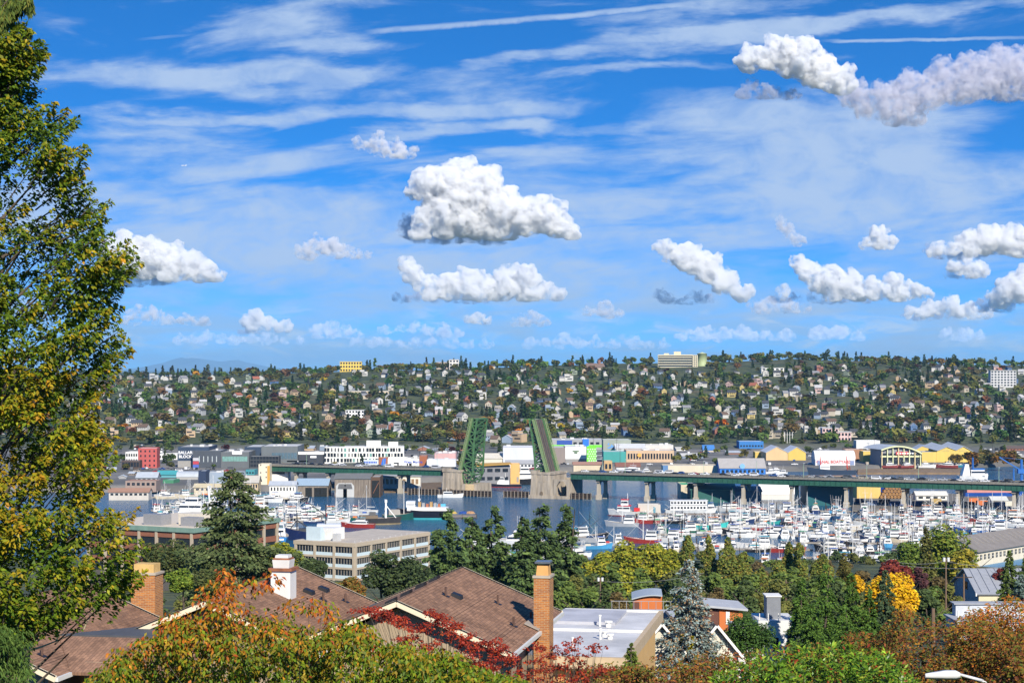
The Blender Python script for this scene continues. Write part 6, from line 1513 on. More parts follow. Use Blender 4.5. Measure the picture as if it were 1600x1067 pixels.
t = ship('moored_ship', 'white-housed black ship partly behind the right bridge pier', 822, 757, 26, 7, 4.0, (.015, .016, .02), math.radians(4)); cabin(-8, 6, 3, 3.8, 8.5).build('deckhouse', GEL, t); winband(-8, 6, 3, 6.8, 7.6).build('window', GLASSB, t); cabin(-4, 2, 2.6, 8.5, 12).build('wheelhouse', GEL, t); winband(-4, 2, 2.6, 10, 11).build('window', GLASSB, t)
# red-topped white workboat at the marina edge
t = ship('workboat', 'white workboat with red-trimmed wheelhouse beside the grey dock shed', 985, 806, 22, 6.5, 2.6, (.62, .62, .60), math.radians(172), (.3, .05, .04)); cabin(0, 7, 2.7, 2.5, 5.4, .3).build('deckhouse', GEL, t); winband(0, 7, 2.7, 3.9, 4.7).build('window', GLASSB, t); MB().box(-.4, 6.6, -2.8, 2.8, 5.4, 5.75).build('red_roof', SIGNR, t); cabin(1, 5, 2.1, 5.75, 8.6, .3).build('wheelhouse', GEL, t); winband(1, 5, 2.1, 6.9, 7.9).build('window', GLASSB, t); MB().box(.8, 4.9, -2.2, 2.2, 8.6, 8.9).build('red_roof', SIGNR, t); MB().tube((1.5, 0, 8.9), (1.5, 0, 12), .15).build('mast', RIGW, t); MB().box(-5, -2, -2, 2, 2.6, 4.4).build('red_locker', SIGNR, t)
# long two-deck tour boat
t = ship('tour_boat', 'long white two-deck tour boat with rows of windows', 1078, 801, 27, 6, 1.8, (.66, .66, .64), math.radians(2), cat='boat')
for k in (0, 1):
    MB().box(-11, 9, -2.6, 2.6, 1.7 + k * 2.7, 4.1 + k * 2.7).build('saloon', GEL, t)
    wm = MB().box(-.55, .55, -2.68, 2.68, 0, 1.1).mesh('window', GLASSB)
    for i in range(11): obj('window', wm, t, (-10 + i * 1.75, 0, 2.4 + k * 2.7))
MB().box(-11.5, 9.5, -2.9, 2.9, 6.8, 7.0).build('roof', GEL, t)
# white yacht behind the firs, and tall seiners
t = ship('motor_yacht', 'sleek white three-deck motor yacht behind the dark firs', 808, 852, 24, 6.4, 2.4, (.74, .74, .73), math.radians(176)); cabin(-8, 5, 2.7, 2.2, 4.6, 1.6).build('saloon', GEL, t); winband(-8, 5, 2.7, 3.1, 4.0, 1.5).build('window', GLASSB, t); cabin(-6, 2.5, 2.3, 4.6, 6.7, 1.4).build('upper_saloon', GEL, t); winband(-6, 2.5, 2.3, 5.3, 6.1, 1.3).build('window', GLASSB, t); MB().beam((-4, 0, 6.7), (-5.2, 0, 11), .6).build('radar_arch', GEL, t); MB().tube((-1, 1, 6.7), (-1, 1, 13), .06).build('antenna', RIGW, t); MB().tube((0, -1, 6.7), (0, -1, 13), .06).build('antenna', RIGW, t)
for (u, v, kind, rz, hc) in [(903, 846, 'dark', 2.9, BW[1]), (922, 842, 'dark', .3, BW[4]), (932, 857, 'fish', .15, BW[3]), (897, 862, 'cruiser', .4, BW[0]), (905, 870, 'cruiser', .2, BW[0]), (880, 858, 'fish', 2.8, BW[0]), (960, 852, 'fish', .1, BW[1]), (850, 862, 'cruiser', .1, BW[0]), (755, 862, 'cruiser', 3.0, BW[0]), (735, 858, 'fish', 3.0, BW[2]), (870, 872, 'cruiser', .3, BW[0]), (790, 868, 'fish', 2.9, BW[0]), (1520, 833, 'dark', 2.7, ('bright blue', (.03, .14, .45))), (1494, 829, 'fish', 2.9, BW[7]), (1545, 838, 'fish', .2, BW[0]), (1572, 832, 'fish', 2.9, BW[0]), (1590, 826, 'sail', 1.4, BW[0]), (1005, 848, 'fish', 3.0, BW[7]), (1040, 845, 'fish', 2.95, BW[0]), (560, 805, 'fish', 3.0, BW[0]), (545, 812, 'fish', 3.0, BW[5]), (575, 800, 'sail', 3.0, BW[0]), (1105, 826, 'fish', .05, ('turquoise', (.05, .5, .48))), (972, 822, 'fish', 2.9, BW[1]), (560, 824, 'cruiser', 3.0, BW[7])]:
    put_boat(kind, u, v, rz, GB, hc, .95)
# far side: hauled-out yachts and big ships behind the bridge
t = ship('moored_ship', 'long navy and black ship at the boatyard, orange derrick aft', 1300, 744.5, 33, 8, 5.0, (.03, .045, .09), math.radians(180), (.45, .28, .2), .4); MB().box(2, 9, -3, 3, 5, 8.5).build('deckhouse', GEL, t); winband(2, 9, 3.02, 6.9, 7.9).build('window', GLASSB, t)
for x in (-11, 8): MB().path([(x, 0, 5), (x + .6, 0, 15)], [.5, .25]).build('derrick', cmat((.50, .06, .04)), t)
for k in range(4): MB().beam((-14 + k, -3, 4 + k), (-12 + k * .5, 3, 8 - k), .4).build('ladder_frame', cmat((.55, .14, .05)), t)
t = ship('research_ship', 'white ship with tall raked funnel and blue mast beyond the bridge', 1520, 752, 20, 7, 4.0, (.70, .70, .68), math.radians(3)); MB().prism([(-8, 4), (-2.5, 4), (-3.5, 12), (-6, 12)], -2.5, 2.5).build('funnel', GEL, t); cabin(-2, 8, 3, 4, 8.2, .6).build('deckhouse', GEL, t); winband(-2, 8, 3, 6.0, 7.2, .5).build('window', GLASSB, t); MB().box(-1, 7.6, -3, 3, 8.2, 9).build('blue_deck', cmat((.02, .12, .38)), t); MB().tube((0, 0, 9), (0, 0, 16.5), .8, .6).build('mast', cmat((.02, .10, .32)), t)
t = ship('blue_barge', 'flat blue hull with pink upper band behind the right spans', 1550, 777, 34, 9, 3.2, (.02, .09, .38), 0.0, (.5, .22, .18), .1, 'barge'); MB().box(-16, 13, -4.2, 4.2, 3.2, 5.0).build('upper_band', cmat((.50, .22, .19)), t)
t = ship('blue_barge', 'long deep-blue barge behind the log stack', 1394, 768, 17, 6, 3.4, (.015, .05, .26), 0.0, None, .1, 'barge')
t = thing('dock_crane', 'blue dockside crane with slanting lattice jib at the right edge', 'crane', P(1596, 752, YG(752, .95)))
BLC = cmat((.02, .13, .42)); MB().tube((0, 0, -1), (0, 0, 15), 1.0, .8).build('tower', BLC, t); MB().beam((-1, 0, 8), (-15, 0, 16.5), .7).build('jib', BLC, t); MB().beam((0, 0, 15), (-15, 0, 16.5), .15).build('tie', BLC, t); MB().box(-2.6, 1.6, -1.5, 1.5, 5.5, 8.5).build('cab', BLC, t); MB().tube((-5, 1, -1), (-5, 1, 9), .6, .5).build('second_post', BLC, t)
for i, (u, v) in enumerate([(1378, 731), (1392, 732), (1405, 730.5), (1418, 732), (1432, 731), (1448, 732), (1462, 730.5), (1480, 732), (1494, 731), (1140, 740.5), (1150, 741), (1162, 740), (1205, 741), (1214, 740), (1222, 741.5), (985, 741), (1008, 740.5)]):
    k = i % 4; pr = PRO['cruiser'][k % 4]; Y = YG(v, 4.0 if u < 1300 else 1.6)
    o = dup(pr, (XU(u, Y), Y, 4.6 if u < 1300 else 2.4), GB.choice((0, math.pi)) + GB.gauss(0, .3), GB.uniform(.8, 1.15), group='yachts hauled out on the far shore')
    recolor(o, {'hull': GB.choice([(.72, .72, .7), (.72, .72, .7), (.04, .22, .30), (.25, .06, .06)]), 'cabin': (.72, .72, .7), 'fore_cabin': (.72, .72, .7), 'flybridge': (.7, .7, .7), 'bimini': (.6, .6, .6)}); o.name = 'hauled_yacht'
    later(o, 'white-topped yacht hauled out ashore', 'before the arched market hall' if u > 1300 else 'beside the blue dealership' if u > 1100 else 'beside the tan strip mall')
for L_ in PRO.values():
    for r_ in L_: drop(r_)

# --- vehicles
CARP = mat('car_paint', (.5, .5, .5), .3, var=.03, objcol=True, spec=.6)
TYRE = mat('tyre', (.012, .012, .012), .9)
def car_proto(kind):
    t = thing('car', None, 'car', (0, -700, 0)); L, W = (4.5, 1.8) if kind != 'van' else (5.6, 2.0)
    if kind == 'car': pr = [(-2.25, .35), (2.25, .35), (2.25, .75), (1.2, .92), (.55, 1.42), (-1.1, 1.45), (-1.9, .98), (-2.25, .9)]
    elif kind == 'pickup': pr = [(-2.6, .45), (2.5, .45), (2.5, 1.0), (1.3, 1.1), (.8, 1.75), (-.5, 1.75), (-.6, 1.1), (-2.6, 1.1)]
    else: pr = [(-2.8, .4), (2.7, .4), (2.7, 1.1), (2.0, 1.3), (1.5, 2.1), (-2.8, 2.15)]
    MB().prism(pr, -W / 2, W / 2).build('body', CARP, t)
    g = MB()
    gp = {'car': [(1.1, .98), (.52, 1.36), (-1.05, 1.38), (-1.7, 1.0)], 'pickup': [(1.15, 1.15), (.75, 1.66), (-.42, 1.66), (-.5, 1.15)], 'van': [(1.9, 1.35), (1.45, 1.98), (-2.4, 1.98), (-2.4, 1.35)]}[kind]
    g.prism(gp, -W / 2 - .015, W / 2 + .015).build('window', PANE, t)
    wm = MB().tube((0, -.12, 0), (0, .12, 0), .34, .34, 10).mesh('wheel', TYRE)
    for x in (-L * .31, L * .31):
        for s in (-1, 1): obj('wheel', wm, t, (x, s * W / 2 - s * .06, .34))
    return freeze(t)
CARS = [car_proto('car'), car_proto('pickup'), car_proto('van')]
CARC = [('white', (.70, .70, .70), 34), ('silver', (.40, .41, .43), 16), ('grey', (.12, .125, .13), 18), ('black', (.015, .015, .018), 16), ('blue', (.03, .08, .24), 8), ('red', (.30, .02, .02), 6), ('beige', (.38, .33, .26), 4)]
GC = random.Random(9)
def put_car(loc, rz, where, group):
    k = GC.choices((0, 1, 2), (60, 24, 16))[0]; c = GC.choices(CARC, [q[2] for q in CARC])[0]; o = dup(CARS[k], loc, rz, group=group); recolor(o, {'body': c[1]})
    o.name = ('car', 'pickup_truck', 'van')[k]; o['category'] = ('car', 'pickup truck', 'van')[k]; later(o, f'{c[0]} {("car", "pickup truck", "van")[k]}', where)
for b, dr in ((-6.6, 0), (-3.0, 0), (3.2, math.pi)):
    s = 22.0
    while s < 282:
        if GC.random() < (.78 if b < 0 else .35): put_car(br_world(s, b * .93, DECK + .01), BR_ANG + dr, ('near kerb lane' if b < -5 else 'inner lane' if b < 0 else 'far lane') + ' of the bridge right of the leaves', 'vehicles waiting on the bridge')
        s += GC.uniform(6.5, 12)
    s = SL - 14
    while s > S_END + 6:
        if GC.random() < (.6 if b < 0 else .4): put_car(br_world(s, b * .93, DECK + .01), BR_ANG + dr, ('near kerb lane' if b < -5 else 'inner lane' if b < 0 else 'far lane') + ' of the bridge left of the leaves', 'vehicles waiting on the bridge')
        s -= GC.uniform(6.5, 12)
n = 0
while n < 210:
    u = GC.uniform(200, 1590); v = GC.choice((694, 698, 703, 708, 713.5, 720, 726, 733.5, 737)) + GC.uniform(-.6, .6); Y = YG(v, ZF); x = XU(u, Y)
    if Y < shore(x) + 10: continue
    if any(a - 2 < u < b + 2 and vt < v < vb + .3 for a, b, vt, vb in TAKEN): n += .02; continue
    put_car((x, Y, ZF + .02), GC.choice((0, math.pi, math.pi / 2)) + GC.gauss(0, .1), 'parked ' + where_u(u), 'cars parked on the flat'); n += 1
for r_ in CARS: drop(r_)
# poles on the flat
for i in range(34):
    u = GC.uniform(200, 1590); v = GC.uniform(690, 733); Y = YG(v, ZF); x = XU(u, Y)
    if Y < shore(x) + 10: continue
    t = thing('utility_pole', None, 'pole', (x, Y, ZF), 0, 'utility poles on the flat'); MB().tube((0, 0, -1), (0, 0, 13), .18, .13, 5).build('pole', WOOD_D, t); MB().beam((-1.3, 0, 12), (1.3, 0, 12), .15).build('crossarm', WOOD_D, t); later(t, 'tall wooden utility pole', where_u(u) + ' on the flat')
for u in (1226, 1230, 1234, 1238):
    Y = YG(697, ZF); t = thing('substation_mast', None, 'mast', (XU(u, Y), Y, ZF), 0, 'pale substation masts'); MB().tube((0, 0, -1), (0, 0, 13.5), .3, .25, 6).build('mast', RIGW, t); MB().beam((-1, 0, 11), (1, 0, 11), .3).build('crossarm', RIGW, t); later(t, 'white substation mast', 'right of the long blue shed')

# ================================================================ near shore and mid-ground
def frame(o, u_, mats=None): pass
BEIGE = mat('office_concrete', (.42, .35, .26), .85, var=.14, scale=.3); PALEB = mat('pale_blue_panel', (.52, .62, .66), .6, var=.08)
def office():
    K = Vector((-55.1, 640.0)); a = math.atan2(.88, .47)            # right-hand facade direction
    t = thing('office_building', 'beige three-storey office block with window bands above the near shore', 'building', (K.x, K.y, 3.6), a)
    L, W, h = 50.0, 24.5, 13.3                                     # local x along the right facade, local y to the left-hand facade
    c = MB(); c.box(0, L, 0, W, -3, h - 1.4); c.build('core', mat('office_core', (.10, .09, .08), .8), t)
    MB().box(-.8, L + .8, -.8, W + .8, h - 1.4, h - .1).build('roof_slab', BEIGE, t); MB().box(-.3, L + .3, -.3, W + .3, h - .1, h + .06).build('roof', mat('gravel_roof', (.46, .40, .33), .95, var=.2, scale=.4), t)
    fh = 3.95
    def facade(n, length, tr):
        bw = length / n
        post = MB().box(-.45, .45, -.75, .1, -3, h - 1.4).mesh('post', BEIGE); slab = MB().box(0, length, -.7, .05, -.35, .35).mesh('floor_band', BEIGE)
        pan = MB().box(.46, bw - .46, -.5, .06, .36, 1.45).mesh('spandrel_panel', PALEB)
        win = MB(); win.box(.46, bw - .46, -.30, .04, 1.45, fh - .36); k = max(4, int(bw / 1.25))
        for i in range(k + 1): x = .46 + (bw - .92) * i / k; win.box(x - .06, x + .06, -.40, -.29, 1.45, fh - .36, 1)
        win = win.mesh('window', [PANE, mat('mullion', (.45, .40, .33), .6)])
        for i in range(n + 1): tr(obj('post', post, t), i * bw, 0)
        for f in range(-1, 3):
            z = f * fh + .3
            tr(obj('floor_band', slab, t), 0, z)
            for i in range(n): tr(obj('spandrel_panel', pan, t), i * bw, z); tr(obj('window', win, t), i * bw, z)
    def right(o, x, z): o.location = (x, 0, z)
    def left(o, x, z): o.location = (0, W - x, z); o.rotation_euler = (0, 0, -math.pi / 2)
    facade(5, L, right); facade(3, W, left)
    MB().box(5, 12, 12, 20, h, h + 4.2).build('cooling_unit', mat('white_unit', (.72, .70, .66), .6, var=.1), t)
    w = MB(); w.add([(1, 15, h), (5, 15, h), (5, 21, h), (1, 21, h), (1, 15, h + 4.8), (2.6, 15, h + 4.8), (2.6, 21, h + 4.8), (1, 21, h + 4.8)], [(0, 1, 5, 4), (1, 2, 6, 5), (2, 3, 7, 6), (3, 0, 4, 7), (4, 5, 6, 7)]); w.build('air_duct', PALEB, t)
    MB().box(2, 4.6, 8.5, 10.5, h, h + 2.6).build('rooftop_unit', HVAC, t)
    for i in range(12): MB().tube((2 + i * 3.9, 1.2, h), (2 + i * 3.9, 1.2, h + .35), .2).build('roof_vent', HVAC, t)
office()
def brown_office():
    K = P(302, 825, 560); a = math.radians(62); z = 3.5; h = K.z - z
    t = thing('brown_office_building', 'brick-banded brown office with green copper roof edge behind the spruce', 'building', (K.x, K.y, z), a)
    BR = mat('brown_brick', (.24, .095, .055), .9, var=.2, scale=.8); L, W = 45.0, 42.0
    MB().box(.4, L, .4, W, -3, h - 1).build('core', mat('office_core', (.1, .09, .08)), t); MB().box(-.8, L, -.8, W, h - 1.4, h).build('copper_fascia', mat('copper_green', (.17, .27, .22), .7, var=.25, scale=.4, streak=True), t); MB().box(0, L - .3, 0, W - .3, h, h + .1).build('roof', mat('cream_roof', (.58, .50, .40), .9, var=.15), t)
    for f in range(3):
        z0 = h - 3.0 - f * 4.3
        MB().box(-.2, L, -.2, .38, z0 - .2, z0 + 1.58).build('brick_band', BR, t); MB().box(-.2, .38, .39, W, z0 - .2, z0 + 1.58).build('brick_band', BR, t)
        MB().box(.3, L, .1, .39, z0 - 2.7, z0 - .2).build('window', PANE, t); MB().box(.1, .39, .4, W, z0 - 2.7, z0 - .2).build('window', PANE, t)
    for i in range(7): MB().box(-.5, .1, i * 6.8, i * 6.8 + .9, -3, h - 1.4).build('post', BEIGE, t)
    for i in range(1, 7): MB().box(i * 7.2, i * 7.2 + .9, -.5, .1, -3, h - 1.4).build('post', BEIGE, t)
    MB().box(8, 15, 5, 12, h, h + 3.6).build('penthouse', mat('cream_pent', (.6, .54, .44), .8), t); MB().box(2, 7, 14, 21, h, h + 3.4).build('louvre_box', mat('louvre_grey', (.26, .26, .27), .6), t); MB().box(4, 8, 2, 8, h, h + 2.8).build('louvre_box', mat('louvre_grey', (.26, .26, .27), .6), t)
brown_office()
def warehouse_right():
    o = Vector((174.9, 687.0)); rz = math.atan2(.75, .66)
    t = thing('grey_roofed_warehouse', 'long cream warehouse with grey-brown roof and window rows at the right edge', 'building', (o.x, o.y, 3.0), rz); L, hw, e, r = 90.0, 9.5, 6.2, 11.0
    MB().box(0, L, .3, 2 * hw, -3, e).build('wall', mat('cream_siding', (.60, .54, .42), .8, var=.12, streak=True), t); m = MB(); m.add([(0, .3, e), (0, 2 * hw, e), (0, hw, r)], [(0, 2, 1)]); m.build('gable', mat('cream_siding', (.6, .54, .42)), t)
    RM = mat('grey_brown_roof', (.20, .18, .165), .9, var=.18, scale=.3)
    s = MB(); s.slab([(-.6, -.6, e - .2), (L, -.6, e - .2), (L, hw, r + .15), (-.6, hw, r + .15)], .25); s.build('roof_slope', RM, t); s = MB(); s.slab([(-.6, hw + .01, r + .15), (L, hw + .01, r + .15), (L, 2 * hw + .6, e - .2), (-.6, 2 * hw + .6, e - .2)], .25); s.build('roof_slope', RM, t)
    w = MB(); w.box(-.75, .75, -.05, .34, 0, 1.9); w.box(-.06, .06, -.09, -.04, 0, 1.9, 1); w.box(-.75, .75, -.09, -.04, .9, 1.0, 1); w = w.mesh('window', [PANE, TRIM])
    for i in range(24): obj('window', w, t, (3 + i * 3.2, .25, 2.9))
    for i in range(14): MB().beam((8 + i * 4, hw * .35, e + (r - e) * .36 + .22), (8 + i * 4, hw * .8, e + (r - e) * .81 + .22), .25).build('roof_rib', mat('roof_rib', (.34, .31, .28), .8), t)
    MB().box(2, L, -9, .25, -3, .6).build('lean_to', mat('blue_lean_to', (.12, .26, .40), .6, var=.2), t)
warehouse_right()
def grey_house():
    t = thing('grey_gabled_house', 'grey gabled house with pale metal roof and sunlit cream side wall', 'house', (82.8, 325.0, 30.5)); e, r, L, W = 7.7, 10.9, 22.0, 18.0
    w = MB(); w.box(0, L, 0, W, -3, e); w.build('wall', mat('shaded_grey_siding', (.36, .38, .40), .8, var=.1, streak=True), t); g = MB(); g.add([(0, 0, e), (0, W, e), (0, W / 2, r)], [(0, 2, 1)]); g.build('gable', mat('shaded_grey_siding', (.24, .26, .29)), t)  # the gable's shade is worked into this grey
    MB().box(.05, L, -.12, .0, -3, e - .1).build('sunlit_side', mat('sunlit_boards', (.62, .54, .36), .8, var=.1), t)  # sunlit front painted as a lighter cream layer over the grey
    RM = mat('pale_standing_seam', (.30, .31, .33), .5, var=.12)
    s = MB(); s.slab([(-.5, -.6, e - .22), (L, -.6, e - .22), (L, W / 2, r + .12), (-.5, W / 2, r + .12)], .2); s.build('roof_slope', RM, t); s = MB(); s.slab([(-.5, W / 2 + .01, r + .12), (L, W / 2 + .01, r + .12), (L, W + .6, e - .22), (-.5, W + .6, e - .22)], .2); s.build('roof_slope', RM, t)
    for i in range(14): MB().beam((.6 + i * 1.5, 0, e + .12), (.6 + i * 1.5, W / 2 - .1, r + .18), .06).build('roof_seam', RM, t)
    MB().box(-.1, .04, W * .42, W * .52, e - .4, e + 1.0).build('window', PANE, t); MB().box(-.1, .04, W * .2, W * .45, .2, 3.0).build('door', PANE, t)
    MB().box(-.6, -.4, -.6, .0, e - .6, e - .1).build('trim', TRIM, t)
grey_house()
def roof_deck():
    t = thing('roof_deck', 'grey roof terrace with white posts near the right edge', 'terrace', P(1497, 972, 175)); MB().box(0, 8, 0, 5, -3, 0).build('wall', mat('deck_wall', (.5, .52, .55), .7), t); MB().box(-.2, 8.2, -.2, 5.2, 0.0, .15).build('deck_floor', mat('deck_grey', (.34, .35, .37), .8), t); MB().box(.6, 8.0, 3.4, 4.8, .16, 1.3).build('back_wall', mat('deck_wall', (.5, .52, .55)), t); MB().box(.4, 8.2, 3.2, 5.0, 1.3, 1.4).build('roof', mat('deck_grey', (.34, .35, .37)), t)
    for x in (0, 1.2, 3.5, 6.0, 8.0): MB().box(x - .06, x + .06, -.1, .02, -.4, 1.1).build('post', TRIM, t)
roof_deck()

# ---------------------------------------------------------------- mid-ground modern houses
def mid_houses():
    def at(u, v, Y): return P(u, v, Y)
    ORANGE = mat('orange_cladding', (.50, .14, .035), .7, var=.12, streak=True); DBR = mat('dark_brown_cladding', (.12, .05, .035), .8); GRY = mat('grey_membrane', (.40, .41, .43), .8, var=.12)
    p = at(990, 962, 190)
    t = thing('orange_studio', 'orange-clad studio with curved grey roof above the flat white roof', 'house', p, -.06)
    n = 8; W = 3.0; prof = [(-.05 + W * i / n, 1.55 + .62 * math.sin(math.pi * (.1 + .55 * i / n))) for i in range(n + 1)]
    MB().prism([(W - .05, -3), *prof[::-1], (-.05, -3)], 0, 5).build('wall', ORANGE, t); r = MB(); vs = [(x * 1.06 - .15, -.4, z + .1) for x, z in prof] + [(x * 1.06 - .15, 5.4, z + .1) for x, z in prof]; vs += [(a, b, c - .12) for a, b, c in vs]
    r.add(vs, [(i, i + 1, n + 2 + i, n + 1 + i) for i in range(n)] + [(2 * (n + 1) + i + 1, i + 1, i, 2 * (n + 1) + i) for i in range(n)]); r.build('roof', mat('zinc_roof', (.36, .40, .43), .5, var=.1), t); MB().box(-.1, .6, -.06, .02, -2, 1.45).build('dark_panel', DBR, t)
    t = thing('terrace_house', 'grey flat-roofed terrace house below the orange studio', 'house', at(958, 986, 180), -.05)
    MB().box(0, 6.0, 0, 7, -4, 1.0).build('wall', mat('grey_stucco', (.34, .34, .35), .8), t); MB().box(-.2, 6.2, -.3, 7.2, 1.0, 1.25).build('roof', GRY, t); MB().box(.3, 5.6, -.06, .02, .1, .8).build('window', PANE, t)
    for k in range(9): MB().tube((-.1 + k * .75, 7.0, 1.25), (-.1 + k * .75, 7.0, 2.1), .03, .03, 4).build('baluster', mat('rail_metal', (.3, .3, .3), .5), t)
    MB().beam((-.2, 7, 2.1), (6.2, 7, 2.1), .05).build('rail', mat('rail_metal', (.3, .3, .3), .5), t)
    t = thing('terrace_house', 'brown and orange modern house right of the blue spruce', 'house', at(1096, 962, 195), .03)
    MB().box(0, 4.4, 0, 6, -4, .75).build('wall', DBR, t); MB().box(1.9, 4.41, -.1, 0, -3, .7).build('orange_front', ORANGE, t); MB().box(2.6, 3.0, -.16, -.1, -.9, .5).build('window', TRIM, t); r = MB(); r.slab([(-1.0, -.6, 1.35), (4.9, -.6, .80), (4.9, 6.4, .80), (-1.0, 6.4, 1.35)], .22); r.build('roof', GRY, t)
    t = thing('white_modern_house', 'white and grey modern house with stair tower and roof terrace', 'house', at(1192, 975, 165), .0)
    MB().box(-.4, 3.0, 0, 5, -5, .35).build('wall', mat('white_render', (.60, .59, .57), .8, var=.06), t); MB().box(.5, 1.75, 1, 3, .35, 2.35).build('stair_tower', mat('slate_render', (.20, .21, .23), .8), t); MB().box(.4, 1.85, .9, 3.1, 2.35, 2.45).build('tower_roof', TRIM, t)
    for x in (-.3, .5, 1.4, 2.9): MB().box(x - .03, x + .03, -.05, .02, .35, 1.0).build('post', TRIM, t)
    MB().box(.9, 1.4, -.06, .02, -2.4, -1.2).build('window', PANE, t); MB().box(2.2, 2.7, -.06, .02, -1.8, -.6).build('window', PANE, t); MB().box(-2.6, -.4, .5, 4.5, -5, -.3).build('side_wing', mat('white_render', (.6, .6, .6)), t)
    # two steep dark roofs under the blue spruce
    for (u, v, lab, sgn) in ((1035, 1024, 'dark grey steep roof with white edge left of the blue spruce', 1), (1118, 1026, 'cream gable with white rake boards right of the blue spruce', -1)):
        t = thing('gabled_cottage', lab, 'house', at(u, v, 118), -.12 * sgn)
        MB().prism([(-1.5, -4), (1.5, -4), (1.5, .2), (0, 2.0), (-1.5, .2)], 0, 6).build('wall', mat('cream_wall', (.62, .58, .48), .8), t); DR = mat('dark_shingle', (.085, .082, .085), .9, var=.2, scale=2.0)
        for s in (-1, 1): r = MB(); r.slab([(s * 1.85, -.4, -.12), (s * .01, -.4, 2.1), (s * .01, 6.3, 2.1), (s * 1.85, 6.3, -.12)], .12); r.build('roof_slope', DR, t); b = MB(); b.beam((s * 1.85, -.44, -.16), (s * .03, -.44, 2.06), .06, .16); b.build('rake_board', TRIM, t)
mid_houses()

# ---------------------------------------------------------------- near houses
def shingle_mat():
    if 'shingle' in MATS: return MATS['shingle']
    m = bpy.data.materials.new('shingle'); m.use_nodes = True; t = m.node_tree; N = NT(t); b = t.nodes['Principled BSDF']; b.inputs['Roughness'].default_value = .92; b.inputs['Specular IOR Level'].default_value = .15
    tc = N.n('ShaderNodeTexCoord'); sep = N.n('ShaderNodeSeparateXYZ'); N.link(tc.outputs['Object'], sep.inputs[0]); cv = N.n('ShaderNodeCombineXYZ'); N.link(sep.outputs[1], cv.inputs[0]); N.link(N.math('ABSOLUTE', sep.outputs[0]), cv.inputs[1])
    br = N.n('ShaderNodeTexBrick'); N.link(cv.outputs[0], br.inputs['Vector']); br.inputs['Scale'].default_value = 1.0; br.inputs['Brick Width'].default_value = .32; br.inputs['Row Height'].default_value = .143; br.inputs['Mortar Size'].default_value = .006
    br.inputs['Color1'].default_value = (.32, .180, .112, 1); br.inputs['Color2'].default_value = (.20, .115, .076, 1); br.inputs['Mortar'].default_value = (.055, .034, .026, 1); br.offset = .5
    n = N.noise(tc.outputs['Object'], .7, 4, .6); k = N.ramp(n, .3, .7, .74, 1.18, False); sc = N.n('ShaderNodeVectorMath', operation='SCALE'); N.link(br.outputs[0], sc.inputs[0]); N.link(k, sc.inputs['Scale']); N.link(sc.outputs[0], b.inputs['Base Color'])
    MATS['shingle'] = m; return m
def brick_mat():
    if 'chimney_brick' in MATS: return MATS['chimney_brick']
    m = bpy.data.materials.new('chimney_brick'); m.use_nodes = True; t = m.node_tree; N = NT(t); b = t.nodes['Principled BSDF']; b.inputs['Roughness'].default_value = .9
    tc = N.n('ShaderNodeTexCoord'); sep = N.n('ShaderNodeSeparateXYZ'); N.link(tc.outputs['Object'], sep.inputs[0]); cv = N.n('ShaderNodeCombineXYZ'); N.link(N.math('ADD', sep.outputs[0], sep.outputs[1]), cv.inputs[0]); N.link(sep.outputs[2], cv.inputs[1])
    br = N.n('ShaderNodeTexBrick'); N.link(cv.outputs[0], br.inputs['Vector']); br.inputs['Scale'].default_value = 1.0; br.inputs['Brick Width'].default_value = .24; br.inputs['Row Height'].default_value = .078; br.inputs['Mortar Size'].default_value = .008
    br.inputs['Color1'].default_value = (.46, .17, .035, 1); br.inputs['Color2'].default_value = (.28, .095, .030, 1); br.inputs['Mortar'].default_value = (.42, .33, .20, 1)
    N.link(br.outputs[0], b.inputs['Base Color']); bp = N.n('ShaderNodeBump'); bp.inputs['Strength'].default_value = .6; bp.inputs['Distance'].default_value = .01; bp.invert = True; N.link(br.outputs['Fac'], bp.inputs['Height']); N.link(bp.outputs[0], b.inputs['Normal']); MATS['chimney_brick'] = m; return m
SIDING = mat('tan_siding', (.34, .26, .17), .8, var=.08); FASCIA = mat('cream_fascia', (.70, .60, .42), .6, var=.08); MEMB = mat('dark_membrane', (.075, .078, .085), .7, var=.25, scale=.8); VENT = mat('black_vent', (.015, .015, .017), .5); PIPE = mat('vent_pipe', (.10, .055, .04), .7); GUT = mat('gutter', (.66, .65, .60), .4, var=.06)
E_ANG = math.atan2(-.182, .983)      # turns local +y into the ridge direction (.182,.983)
